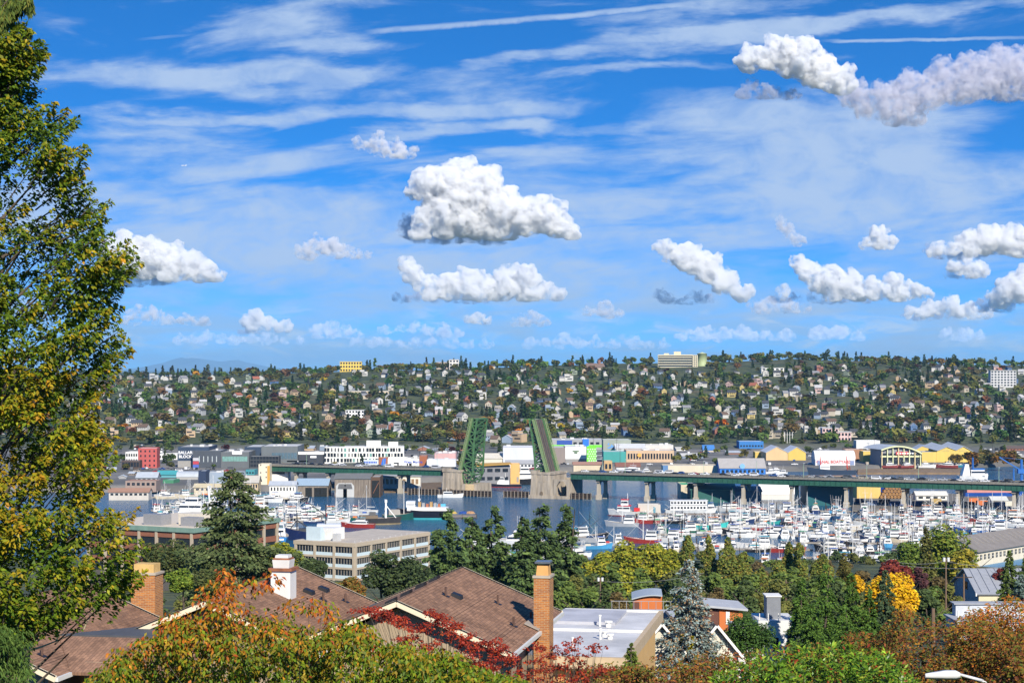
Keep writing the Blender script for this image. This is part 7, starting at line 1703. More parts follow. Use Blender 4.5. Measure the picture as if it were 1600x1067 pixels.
def town_house(label, G, w, L, h, walls=True):
    """ridge from G going away; local x: across, y: along the ridge, z=0 at the ridge line"""
    t = thing('brown_roofed_house', label, 'house', G, E_ANG, 'brown-roofed houses below the viewpoint')
    sl = math.hypot(w, h); n = int(sl / .143)
    for s in (-1, 1):
        mb = MB()
        for i in range(n):
            a, b = i / n, (i + 1) / n; th = .014
            za, zb = -h * a, -h * b
            mb.add([(s * w * a, 0, za), (s * w * b, 0, zb + th), (s * w * b, L, zb + th), (s * w * a, L, za)], [(0, 1, 2, 3) if s > 0 else (3, 2, 1, 0)])
            mb.add([(s * w * b, 0, zb + th), (s * w * b, 0, zb), (s * w * b, L, zb), (s * w * b, L, zb + th)], [(0, 1, 2, 3) if s > 0 else (3, 2, 1, 0)])
        mb.build('roof_slope', shingle_mat(), t)
        u = MB(); u.slab([(s * .02, .05, -.03), (s * (w - .05), .05, -h + .0), (s * (w - .05), L - .05, -h + .0), (s * .02, L - .05, -.03)], .14); u.build('soffit', mat('soffit', (.30, .24, .17), .8), t)
        for y in (-.04, L + .0):
            r = MB(); r.beam((s * (w + .02), y, -h - .06), (0, y, -.06), .05, .26); r.build('rake_board', FASCIA, t); r = MB(); r.beam((s * (w + .02), y - .03, -h + .05), (0, y - .03, .05), .03, .05); r.build('drip_edge', VENT, t)
        g = MB(); g.box(min(s * w, s * (w + .12)), max(s * w, s * (w + .12)), -.05, L + .05, -h - .16, -h + .0); g.build('gutter', GUT, t)
    c = MB(); k = 20
    for i in range(int(L / .3)): c.add([(-.14, i * .3, -.045), (0, i * .3, .03), (.14, i * .3, -.045), (-.14, i * .3 + .3, -.045), (0, i * .3 + .3, .018), (.14, i * .3 + .3, -.045)], [(0, 1, 4, 3), (1, 2, 5, 4)])
    c.build('ridge_cap', shingle_mat(), t)
    ww = w - .65; zz = -h + .08
    gbl = MB(); gbl.prism([(-ww, -9), (ww, -9), (ww, zz - .25), (0, -.30), (-ww, zz - .25)], .75, L - .7); gbl.build('wall', SIDING, t)
    for i in range(9): x = -ww + .2 + i * (2 * ww - .4) / 8; b = MB(); b.box(x - .03, x + .03, .70, .75, -9, -.4 - abs(x) * h / w - .1); b.build('batten', mat('batten', (.40, .31, .21), .8), t)
    for x in (-2.2, 1.4): b = MB(); b.box(x, x + 1.2, .70, .745, -5.0, -3.4); b.build('window', PANE, t); b = MB(); b.box(x - .08, x + 1.28, .68, .70, -5.1, -5.0); b.build('sill', TRIM, t)
    for i in range(4): y = 2.0 + i * 2.6; b = MB(); b.box(ww, ww + .05, y, y + 1.1, -4.6, -3.1); b.build('window', PANE, t)
    return t
def roof_pt(w, h, s, y): return (s, y, -h * abs(s) / w)
def vent_pipe(t, w, h, s, y, hh=.42, lab=None):
    x, yy, z = roof_pt(w, h, s, y); MB().tube((x, yy, z - .05), (x, yy, z + hh), .055, .055, 8).build('vent_pipe', PIPE, t); f = MB(); k = h / w * (1 if s > 0 else -1); f.add([(x - .17, yy - .17, z + .17 * k + .02), (x + .17, yy - .17, z - .17 * k + .02), (x + .17, yy + .17, z - .17 * k + .02), (x - .17, yy + .17, z + .17 * k + .02)], [(0, 1, 2, 3)]); f.build('flashing', VENT, t)
def box_vent(t, w, h, s, y):
    x, yy, z = roof_pt(w, h, s, y); k = h / w * (1 if s > 0 else -1); m = MB(); m.add([(x - .22, yy - .28, z + .22 * k), (x + .22, yy - .28, z - .22 * k), (x + .22, yy + .28, z - .22 * k), (x - .22, yy + .28, z + .22 * k), (x - .2, yy - .26, z + .2 * k + .14), (x + .2, yy - .26, z - .2 * k + .17), (x + .2, yy + .26, z - .2 * k + .17), (x - .2, yy + .26, z + .2 * k + .14)], [(4, 5, 6, 7), (0, 1, 5, 4), (1, 2, 6, 5), (2, 3, 7, 6), (3, 0, 4, 7)]); m.build('roof_vent', VENT, t)
W2, H2 = 4.8, 2.0
h2 = town_house('brown shingled house with cream rake boards and tall brick chimney', (-4.72, 75.0, 68.44), W2, 12.9, H2)
for s, y in ((.9, 5.2), (2.6, 8.4), (3.9, 5.3), (4.2, 7.9)): vent_pipe(h2, W2, H2, s, y, .40)
box_vent(h2, W2, H2, 1.25, 5.9)
for i in range(4): box_vent(h2, W2, H2, -.75, 2.0 + i * 2.7)
def brick_chimney(t, x0, x1, y0, y1, z0, z1, pot=True):
    b = MB(); b.box(x0, x1, y0, y1, z0, z1); c = b.build('chimney', brick_mat(), t)
    MB().box(x0 - .05, x1 + .05, y0 - .05, y1 + .05, z1, z1 + .1).build('chimney_cap', mat('mortar_cap', (.42, .36, .28), .9, var=.25), c)
    if pot:
        MB().frus(((x0 + x1) / 2, (y0 + y1) / 2, z1 + .1), ((x1 - x0) * .40, (y1 - y0) * .34), ((x0 + x1) / 2, (y0 + y1) / 2, z1 + .52), ((x1 - x0) * .34, (y1 - y0) * .28)).build('chimney_pot', mat('clay_pot', (.56, .30, .10), .8, var=.15), c)
        MB().box((x0 + x1) / 2 - .33, (x0 + x1) / 2 + .33, (y0 + y1) / 2 - .4, (y0 + y1) / 2 + .4, z1 + .62, z1 + .70).build('rain_cover', mat('steel_cover', (.22, .24, .26), .3, metal=.6), c)
        for sx in (-.25, .25): MB().tube(((x0 + x1) / 2 + sx, y0 + .4, z1 + .5), ((x0 + x1) / 2 + sx, y0 + .4, z1 + .63), .03).build('cover_leg', PIPE, c)
    return c
brick_chimney(h2, 4.55, 5.25, 6.6, 7.7, -9.0, .32)
MB().slab([(4.2, 6.3, -1.62), (4.85, 6.3, -1.9), (4.85, 7.9, -1.9), (4.2, 7.9, -1.62)], .06).build('chimney_flashing', mat('lead', (.30, .26, .22), .7), h2)
h1 = town_house('brown shingled house with the white panelled chimney', (-12.6, 75.0, 68.44), W2, 12.9, H2)
for s, y in ((2.4, 9.0), (3.0, 10.6)): vent_pipe(h1, W2, H2, s, y, .36)
for s, y in ((1.3, 7.4), (1.7, 9.1), (1.9, 10.8)): box_vent(h1, W2, H2, s, y)
WCH = mat('white_chimney', (.66, .65, .62), .7, var=.16, scale=1.2, streak=True); RUSTC = mat('rust_trim', (.26, .10, .05), .8, var=.5, scale=3)
c = MB().box(.75, 1.65, 6.4, 7.3, -1.0, .58).build('chimney', WCH, h1); MB().box(.66, 1.74, 6.3, 7.4, .58, .70).build('chimney_cap', RUSTC, c); MB().frus((1.2, 6.85, .70), (.36, .36), (1.2, 6.85, 1.06), (.40, .40)).build('chimney_crown', WCH, c); MB().frus((1.2, 6.85, 1.06), (.37, .37), (1.2, 6.85, 1.14), (.36, .36)).build('chimney_top', RUSTC, c); MB().frus((1.2, 6.85, 1.14), (.30, .30), (1.2, 6.85, 1.26), (.28, .28)).build('chimney_flue', WCH, c)
# dark membranes in the valleys
m = MB(); m.slab([(3.3, 4.0, -1.75), (5.2, 4.0, -1.95), (4.9, 12.4, -1.62), (4.0, 12.4, -1.5)], .06); m.build('valley_membrane', MEMB, h1)
h0 = town_house('lowest brown shingled house, partly behind the tall tree', (-22.0, 70.2, 68.30), 4.8, 13.2, 2.0)
vent_pipe(h0, 4.8, 2.0, 3.5, 1.6, .45); box_vent(h0, 4.8, 2.0, 1.4, 8.0)
m = MB(); m.slab([(2.8, 4.75, -1.10), (8.2, 5.0, -1.10), (10.2, 10.4, -.85), (4.2, 10.8, -1.55)], .08); m.build('valley_membrane', MEMB, h0)
m = MB(); m.slab([(4.86, 1.2, -2.0), (9.6, 1.4, -2.0), (9.2, 4.8, -1.16), (2.85, 4.6, -1.14)], .12); m.build('porch_roof', shingle_mat(), h0)
brick_chimney(h0, 2.25, 3.4, 13.6, 14.6, -8.0, .32, False)
MB().box(5.0, 9.0, 2.2, 4.4, -8, -1.75).build('wing_wall', SIDING, h0)
MB().box(2.35, 3.3, 13.7, 14.5, .42, .80).build('chimney_crown', mat('pale_brick', (.58, .38, .14), .9, var=.2, scale=3), h0)
def flat_roof_house():
    t = thing('flat_roofed_house', 'ochre-walled house with white flat roof and vent stacks', 'house', (.55, 93.0, 63.4), E_ANG); MEM = mat('white_membrane', (.58, .57, .56), .6, var=.42, scale=.28); OC = mat('ochre_stucco', (.58, .36, .14), .85, var=.08); FA = mat('tan_fascia', (.50, .38, .24), .7)
    MB().box(-.6, 4.9, .3, 17.5, -8, -.3).build('wall', OC, t); MB().box(-.6, 5.1, -.2, 17.8, -.3, -.02).build('roof', MEM, t)
    for (x0, x1, y0, y1) in ((-.6, 5.3, -.45, -.2), (5.1, 5.35, -.2, 17.8), (-.6, 5.3, 17.8, 18.0)): MB().box(x0, x1, y0, y1, -.5, .10).build('parapet', FA if y0 < 0 else GUT, t)
    MB().box(-.6, 5.1, 9.3, 9.5, -.02, .12).build('roof_rib', GUT, t)
    MB().box(-.6, 3.2, 12, 17.4, -.02, .14).build('upper_roof', mat('grey_membrane2', (.44, .44, .47), .7, var=.3, scale=.5), t)
    for (x, y, hh, r) in ((3.1, 6.4, .5, .06), (3.2, 7.4, .25, .16), (3.6, 6.6, .2, .14), (2.4, 11.4, .55, .06), (2.9, 11.2, .25, .16), (2.1, 3.0, .5, .05)): MB().tube((x, y, -.02), (x, y, hh), r, r, 8).build('vent_stack', TRIM, t); MB().tube((x, y, hh), (x, y, hh + .08), r * 1.5, r * 1.5, 8).build('stack_cap', TRIM, t)
    MB().box(-2.2, 3.4, -3.0, -.5, -1.6, -1.35).build('lower_roof', MEM, t); MB().box(-2.2, 3.5, -3.25, -3.0, -1.9, -1.25).build('lower_fascia', FA, t); MB().box(-2.2, 3.2, -2.8, .29, -8, -1.6).build('lower_wall', OC, t); MB().box(2.2, 2.6, -2.9, -2.8, -6, -2.2).build('window', PANE, t); MB().box(-1, .4, -2.9, -2.8, -5, -2.6).build('window', PANE, t)
flat_roof_house()
def utility(u, v, Y, hh, lab, arms=True, trans=False):
    p = P(u, v, Y); t = thing('utility_pole', lab, 'pole', (p.x, p.y, p.z - hh), 0); MB().tube((0, 0, -1), (0, 0, hh), .17, .12, 8).build('pole', mat('pole_wood', (.17, .11, .07), .9, var=.3), t)
    if arms: MB().beam((-1.2, 0, hh - .5), (1.2, 0, hh - .5), .12).build('crossarm', WOOD_D, t)
    if trans:
        for s in (-.5, .5): MB().tube((s * .7, -.2, hh - .5), (s * .7, -.2, hh + .15), .22, .22, 10).build('transformer', mat('transformer', (.62, .62, .60), .5), t)
    return Vector((p.x, p.y, p.z - .5))
pa = utility(1478, 872, 300, 12, 'wooden pole with two pale transformers before the round tree', True, True); pb = utility(1413, 905, 280, 9, 'slim dark pole beside the dark conifer'); pc = utility(938, 903, 330, 10, 'pole with two white boxes before the yellow-green trees', True, True); pd = utility(1458, 950, 120, 5, 'short stout pole stub among red-brown shrubs', False)
pe = utility(1506, 896, 260, 10, 'wooden pole before the grey gabled house'); pf = utility(1228, 905, 330, 9, 'wooden pole among the tall cypresses')
def wire(a, b, lab, sag=.6):
    n = 10; pts = [a.lerp(b, i / n) - Vector((0, 0, sag * 4 * (i / n) * (1 - i / n))) for i in range(n + 1)]; m = MB()
    for i in range(n): m.tube(pts[i], pts[i + 1], .022, .022, 4, 0, False)
    tag(m.build('overhead_wire', mat('wire', (.30, .30, .30), .6)), lab, 'wire', 'overhead wires')
wire(P(1380, 873, 300), pa, 'overhead wire left of the transformer pole'); wire(pa, P(1640, 885, 300), 'overhead wire right of the transformer pole'); wire(P(1380, 880, 300), P(1640, 879, 298), 'lower overhead wire across the round tree', .9); wire(pc, P(1100, 895, 330), 'overhead wire right of the white-boxed pole', .8)
def street_light():
    p = P(1541, 1085, 45); t = thing('street_lamp', 'pale cobra-head street lamp at the bottom right', 'street lamp', (p.x, p.y, p.z - 5)); LG = mat('lamp_pale', (.60, .60, .58), .4, var=.08)
    MB().path([(.9, 0, -2), (.8, 0, 3.5), (.45, 0, 4.9), (-.1, 0, 5.35), (-.65, 0, 5.5)], [.09, .08, .05, .04, .035], 8).build('pole', LG, t, True)
    h = MB(); pr = [(-.65, .07, .05), (-.75, .11, .10), (-1.0, .14, .10), (-1.25, .13, .06), (-1.5, .04, .02)]
    vs = []
    for x, w, hh in pr: vs += [(x, -w, 5.46), (x, 0, 5.40 - hh * .3), (x, w, 5.46), (x, w * .6, 5.5 + hh), (x, -w * .6, 5.5 + hh)]
    fs = [(i * 5 + j, i * 5 + (j + 1) % 5, i * 5 + 5 + (j + 1) % 5, i * 5 + 5 + j) for i in range(4) for j in range(5)] + [(0, 1, 2, 3, 4), (24, 23, 22, 21, 20)]; h.add(vs, fs); h.build('lamp_head', LG, t, True)
street_light()
def plane():
    p = P(287, 259, 9000); t = thing('airplane', 'tiny white airplane crossing the left sky', 'airplane', p, math.radians(200)); W = mat('plane_white', (.8, .8, .8), .4)
    MB().path([(-13, 0, 0), (-9, 0, .3), (8, 0, 0), (12, 0, -.2)], [.5, 1.6, 1.6, .3], 10).build('fuselage', W, t, True)
    m = MB(); m.add([(2, 0, -.4), (-2, 14, .4), (-4, 14, .4), (-3, 0, -.4), (2, 0, -.1), (-2, 14, .6), (-4, 14, .6), (-3, 0, -.1)], [(0, 1, 2, 3), (7, 6, 5, 4), (0, 4, 5, 1), (3, 2, 6, 7)]); m.add([(2, 0, -.4), (-2, -14, .4), (-4, -14, .4), (-3, 0, -.4), (2, 0, -.1), (-2, -14, .6), (-4, -14, .6), (-3, 0, -.1)], [(3, 2, 1, 0), (4, 5, 6, 7), (1, 5, 4, 0), (7, 6, 2, 3)]); m.build('wing', W, t); m = MB(); m.add([(-9, -.1, 1), (-12.5, -.1, 5.5), (-13.5, -.1, 5.5), (-13, -.1, 1), (-9, .1, 1), (-12.5, .1, 5.5), (-13.5, .1, 5.5), (-13, .1, 1)], [(0, 1, 2, 3), (7, 6, 5, 4), (0, 4, 5, 1), (1, 5, 6, 2), (2, 6, 7, 3)]); m.build('tail_fin', W, t)
plane()

# ================================================================ mid-ground trees
def gzz(x, y): return float(gz(x, y))
def conifer(name, label, u, vt, vb, Y, rpx, cols, n=5200, droop=.25, size=.55, ragged=.35, layers=20, seed=1, group='conifers on the near slope', power=.85, m=None, base=.03, aspect=.45):
    p = P(u, vb, Y); h = (vb - vt) * Y / F; r = rpx * 1.3 * Y / F
    pts, dirs = cone_pts(n, h, r, layers, seed, droop, base, ragged, power)
    k = Y / F * 9.0
    c = palette(len(pts), cols, None, .22)
    rr = np.hypot(pts[:, 0], pts[:, 1]) / (r + 1e-6)
    return tree(name, label, 'tree', p, pts, NPR.uniform(.7, 1.3, len(pts)) * size * k, c, h, max(.12, h * .018), m or NEEDLE, aspect * 1.25, group, dirs=dirs, limbs=0, seed=seed, top=.95)
def broad(name, label, u, vt, vb, Y, rpx, cols, n=6000, lobes=22, size=.9, seed=1, group='broadleaf trees on the near slope', wts=None, low=-.6, zfrac=.8, m=None):
    p = P(u, vb, Y); h = (vb - vt) * Y / F; r = rpx * Y / F; rz_ = h * zfrac / 2
    pts, nr = broad_pts(n, r, r, rz_, lobes, seed, low); pts[:, 2] += h - 2 * rz_ * .98
    c = palette(len(pts), cols, wts, .2)
    return tree(name, label, 'tree', p, pts, NPR.uniform(.7, 1.3, len(pts)) * size * Y / F * 6.0, c, h, max(.15, h * .025), m or LEAF, .75, group, nrm=nr, limbs=9, seed=seed, top=.7)
FIR = [(0.073, 0.118, 0.038), (0.106, 0.157, 0.043), (0.056, 0.090, 0.034)]
CYP = [(0.142, 0.185, 0.035), (0.213, 0.241, 0.043), (0.099, 0.135, 0.031), (0.270, 0.213, 0.043)]
YGR = [(0.207, 0.232, 0.022), (0.281, 0.287, 0.027), (0.146, 0.183, 0.022), (0.366, 0.317, 0.030)]
conifer('spruce_tree', 'large bushy spruce standing before the brown office', 365, 727, 930, 260, 104, [(.085, .115, .042), (.12, .145, .055), (.06, .085, .03)], 19000, .20, .74, .42, 20, 3, power=.80)
for i, (u, vt, r, lab) in enumerate([(698, 795, 58, 'dark fir right of the beige office, leftmost of the fir row'), (737, 806, 46, 'slimmer dark fir, second of the fir row'), (771, 791, 54, 'dark fir, third of the fir row'), (818, 804, 48, 'shorter dark fir, fourth of the fir row'), (846, 785, 64, 'broad dark fir above the brick chimney'), (884, 786, 46, 'tall narrow fir, rightmost of the fir row')]):
    conifer('fir_tree', lab, u, vt, 968, 340 + (i % 3) * 8, r, FIR, 10500, .28, .80, .5, 16, 10 + i, power=.72)
for i, (u, vt, r, lab) in enumerate([(597, 858, 34, 'low dark evergreen before the office right facade'), (646, 868, 38, 'spreading low evergreen beside the fir row'), (488, 862, 22, 'small evergreen before the office left facade'), (620, 892, 30, 'low dark shrub-like evergreen behind the shingled ridge')]):
    broad('evergreen_tree', lab, u, vt, 955, 300, r, [(.055, .085, .030), (.085, .115, .038), (.04, .06, .025)], 4200, 18, .8, 30 + i)
broad('autumn_tree', 'small orange-tipped tree behind the white chimney roof', 548, 898, 955, 160, 24, [(.22, .13, .03), (.14, .14, .03), (.30, .12, .03)], 3000, 14, .8, 41)
broad('broadleaf_tree', 'bright yellow-green tree right of the spruce', 440, 846, 930, 420, 36, YGR, 4200, 18, .85, 42); broad('broadleaf_tree', 'bright green tree between brick chimney and spruce', 288, 886, 950, 200, 32, [(.12, .19, .025), (.19, .24, .03)], 3600, 16, .8, 43); broad('broadleaf_tree', 'dark olive tree before the brown office', 290, 842, 930, 300, 46, [(.06, .085, .028), (.09, .10, .03)], 4200, 18, .8, 44); broad('broadleaf_tree', 'dark olive tree at the brown office left corner', 246, 850, 930, 310, 40, [(.065, .09, .028), (.10, .11, .03)], 4200, 18, .8, 46); broad('broadleaf_tree', 'dull green tree low between spruce and chimney', 335, 880, 960, 190, 36, [(.075, .10, .030), (.11, .12, .035)], 3600, 16, .8, 45)
YG_L = ['leftmost yellow-green tree of the row behind the fir row', 'yellow-green tree, second of its row', 'tall yellow-green tree, third of its row', 'yellow-green tree, fourth of its row', 'yellow-green tree next to the first cypress', 'lower yellow-green tree below the row']
for i, (u, vt, r) in enumerate([(915, 868, 32), (948, 848, 34), (984, 838, 36), (1020, 836, 34), (1048, 848, 28), (960, 880, 36)]): broad('broadleaf_tree', YG_L[i], u, vt, 968, 470 - (i == 5) * 60, r, YGR, 5600, 24, .85, 50 + i)
for i, (u, vt, r, Y, lab) in enumerate([(1075, 824, 25, 430, 'tallest columnar cypress left of the marina docks'), (1107, 832, 21, 425, 'columnar cypress, second from the yellow-green row'), (1138, 831, 27, 420, 'columnar cypress, third from the yellow-green row'), (1160, 852, 22, 420, 'shorter columnar cypress, fourth from the yellow-green row'), (1188, 882, 27, 380, 'low pyramidal cypress before the nearest dock'), (1233, 842, 20, 430, 'cypress left of the twin, amid the marina'), (1249, 836, 22, 425, 'tall cypress, right one of the twin amid the marina'), (1285, 856, 27, 400, 'bushy cypress right of the twin'), (1319, 862, 20, 400, 'small brownish cypress near the yellow maple'), (1215, 868, 24, 390, 'squat cypress between the twin and the low pyramid')]):
    p = P(u, 965, Y); h = (965 - vt) * 1.09 * Y / F; rr = r * Y / F; pts, nr = broad_pts(5200, rr, rr, h * .5, 40, 70 + i, -.95)
    t_ = np.clip(pts[:, 2] / h, 0, 1); k = (1.12 - t_ ** 1.7); pts[:, 0] *= k; pts[:, 1] *= k
    tree('cypress_tree', lab, 'tree', p, pts, NPR.uniform(.7, 1.3, len(pts)) * .75 * Y / F * 6, palette(len(pts), CYP if i != 8 else [(.16, .13, .03), (.12, .12, .03)], None, .2), h, .25, LEAF, .6, 'cypresses before the marina', nrm=nr, limbs=0, seed=i, top=.9)
for i, (u, vt, vb, r, lab) in enumerate([(1252, 900, 1035, 27, 'feathery green cedar, leftmost of the dense group'), (1290, 878, 1040, 34, 'tallest feathery green cedar of the dense group'), (1330, 893, 1035, 30, 'feathery green cedar, third of the dense group'), (1358, 918, 1030, 25, 'feathery green cedar, rightmost of the dense group'), (1268, 940, 1045, 36, 'lower feathery cedar at the front of the dense group'), (1318, 945, 1045, 34, 'second lower feathery cedar at the front of the dense group')]):
    conifer('cedar_tree', lab, u, vt, vb, 160 - 6 * (i > 3), r, [(.075, .145, .026), (.11, .19, .030), (.05, .10, .022)], 9500, .55, .55, .45, 20, 90 + i, 'feathery cedars in the dense group', .65, None, .02, .3)
conifer('weeping_conifer', 'dark drooping conifer beside the golden maple', 1384, 888, 1000, 185, 24, [(.045, .075, .035), (.065, .095, .045)], 5200, .7, .55, .35, 22, 99, None, .6)
broad('maple_tree', 'brilliant golden-yellow maple leaning out beside the dark drooping conifer', 1392, 884, 990, 205, 44, [(.74, .42, .010), (.80, .52, .02), (.62, .33, .010)], 6000, 24, .8, 101, None, None, -.9, .95); broad('maple_tree', 'small golden maple clump peeping between the cedars', 1338, 896, 950, 190, 12, [(.62, .33, .015), (.7, .42, .02)], 1200, 10, .7, 102); broad('maple_tree', 'golden lower maple clump above the red-brown shrubs', 1404, 932, 990, 198, 22, [(.62, .34, .015), (.7, .42, .02), (.4, .2, .02)], 2800, 14, .8, 103)
broad('maple_tree', 'dark red maple behind the golden maple', 1398, 874, 940, 300, 32, [(.20, .035, .028), (.14, .03, .03), (.26, .06, .03)], 4200, 18, .75, 104); broad('maple_tree', 'small dark red maple beside the grey gabled house', 1565, 882, 935, 330, 14, [(.2, .04, .03), (.15, .03, .03)], 1500, 10, .7, 105); broad('plum_tree', 'dusky plum tree among the near docks', 1440, 880, 945, 320, 14, [(.12, .05, .05), (.09, .04, .045)], 1400, 10, .7, 106)
conifer('fir_tree', 'tall brownish-green fir before the round green tree', 1447, 824, 960, 360, 27, [(.10, .11, .028), (.14, .13, .032), (.065, .08, .024)], 7000, .25, .6, .3, 24, 107, None, .75)
broad('broadleaf_tree', 'round green tree left of the tall brownish fir', 1424, 838, 950, 430, 30, [(.10, .16, .025), (.15, .20, .03)], 5200, 24, .85, 108); broad('broadleaf_tree', 'large round green tree right of the tall brownish fir', 1480, 818, 950, 440, 44, [(.11, .17, .025), (.16, .21, .03), (.22, .24, .03)], 7000, 30, .85, 109); broad('broadleaf_tree', 'yellowing round tree before the grey-roofed warehouse', 1508, 850, 960, 425, 32, [(.26, .24, .025), (.20, .20, .025), (.34, .27, .03)], 5200, 22, .85, 110)
conifer('fir_tree', 'green fir right of the grey gabled house', 1577, 858, 965, 260, 26, [(.095, .14, .03), (.07, .10, .03)], 5200, .28, .55, .35, 22, 111, None); conifer('fir_tree', 'fir cut by the right edge below the warehouse', 1604, 862, 965, 250, 28, [(.09, .13, .03), (.065, .10, .03)], 5200, .28, .55, .35, 22, 112, None); conifer('blue_spruce', 'small blue-green spruce at the right edge', 1596, 898, 970, 220, 30, [(.10, .15, .12), (.14, .19, .16)], 5000, .2, .55, .4, 20, 113, None)
# dark bank behind and between
MASS = [('olive', [(0.121, 0.135, 0.034), (0.176, 0.176, 0.041)]), ('dark green', [(0.061, 0.095, 0.032), (0.088, 0.121, 0.038)]), ('brownish', [(0.162, 0.115, 0.041), (0.121, 0.095, 0.041)]), ('mid green', [(0.108, 0.162, 0.038), (0.149, 0.203, 0.041)])]
g_ = random.Random(55)
for i in range(96):
    if i < 58: u = 890 + (i % 29) * 25 + g_.uniform(-9, 9); Y = g_.uniform(255, 330) if i < 29 else g_.uniform(330, 480); vt = g_.uniform(890, 925) if i < 29 else g_.uniform(874, 897)
    elif i >= 78: u = (-140 + (i - 78) * 36 if i < 89 else 1612 + (i - 89) * 22) + g_.uniform(-8, 8); Y = g_.uniform(150, 330); vt = g_.uniform(900, 935)
    else: u = 250 + (i - 58) * 34 + g_.uniform(-8, 8); Y = g_.uniform(220, 420); vt = g_.uniform(898, 925) if u < 700 else g_.uniform(880, 910)
    if 1485 < u < 1572 and Y < 335: continue
    nm, cs = g_.choices(MASS, (4, 3, 1, 4))[0]
    base = gzz(XU(u, Y), Y) - 1.0; vb = HV + (H - base) * F / Y
    o = broad('thicket_tree', None, u, vt, max(vb, vt + 30), Y, g_.uniform(18, 27), cs, 1500, 13, 1.05, 200 + i, 'thicket trees below the marina', zfrac=.95); later(o, f'{nm} thicket tree', 'bank below the marina' if u > 880 else 'bank below the offices')

for i in range(56):      # scrub along the near shore
    u = 870 + i * 13.3 + g_.uniform(-5, 5); Y = g_.uniform(640, 720); nm, cs = g_.choice(MASS); hpx = g_.uniform(12, 22); vb = HV + (H - gzz(XU(u, Y), Y) + .5) * F / Y
    if 1500 < u: continue
    o = broad('shore_shrub', None, u, vb - hpx, vb, Y, g_.uniform(9, 14), cs, 420, 9, .85, 400 + i, 'scrub along the near shore', zfrac=.95); later(o, f'{nm} shore shrub', 'at the near edge of the marina')
# ================================================================ near trees and shrubs
# the dense round tree and the blue spruce
broad('laurel_tree', 'dense round dark green tree right of the blue spruce', 1168, 955, 1060, 140, 46, [(.055, .115, .022), (.08, .15, .028), (.04, .08, .02)], 9000, 30, .62, 120, None, None, -.5, .9)
conifer('blue_spruce', 'silvery blue spruce hung with brown cones', 1076, 872, 1055, 118, 60, [(.22, .28, .26), (.30, .36, .33), (.14, .19, .17), (.30, .19, .10)], 15000, .12, .50, .35, 22, 121, None, .7)
broad('golden_shrub', 'bright yellow shrub at the blue spruce foot', 1064, 986, 1045, 118, 22, [(.42, .34, .02), (.30, .28, .02)], 2600, 14, .7, 122); conifer('young_conifer', 'small green conifer before the ochre wall', 986, 1004, 1075, 80, 24, [(.09, .13, .025), (.13, .17, .03)], 3800, .2, .55, .35, 16, 123, None)

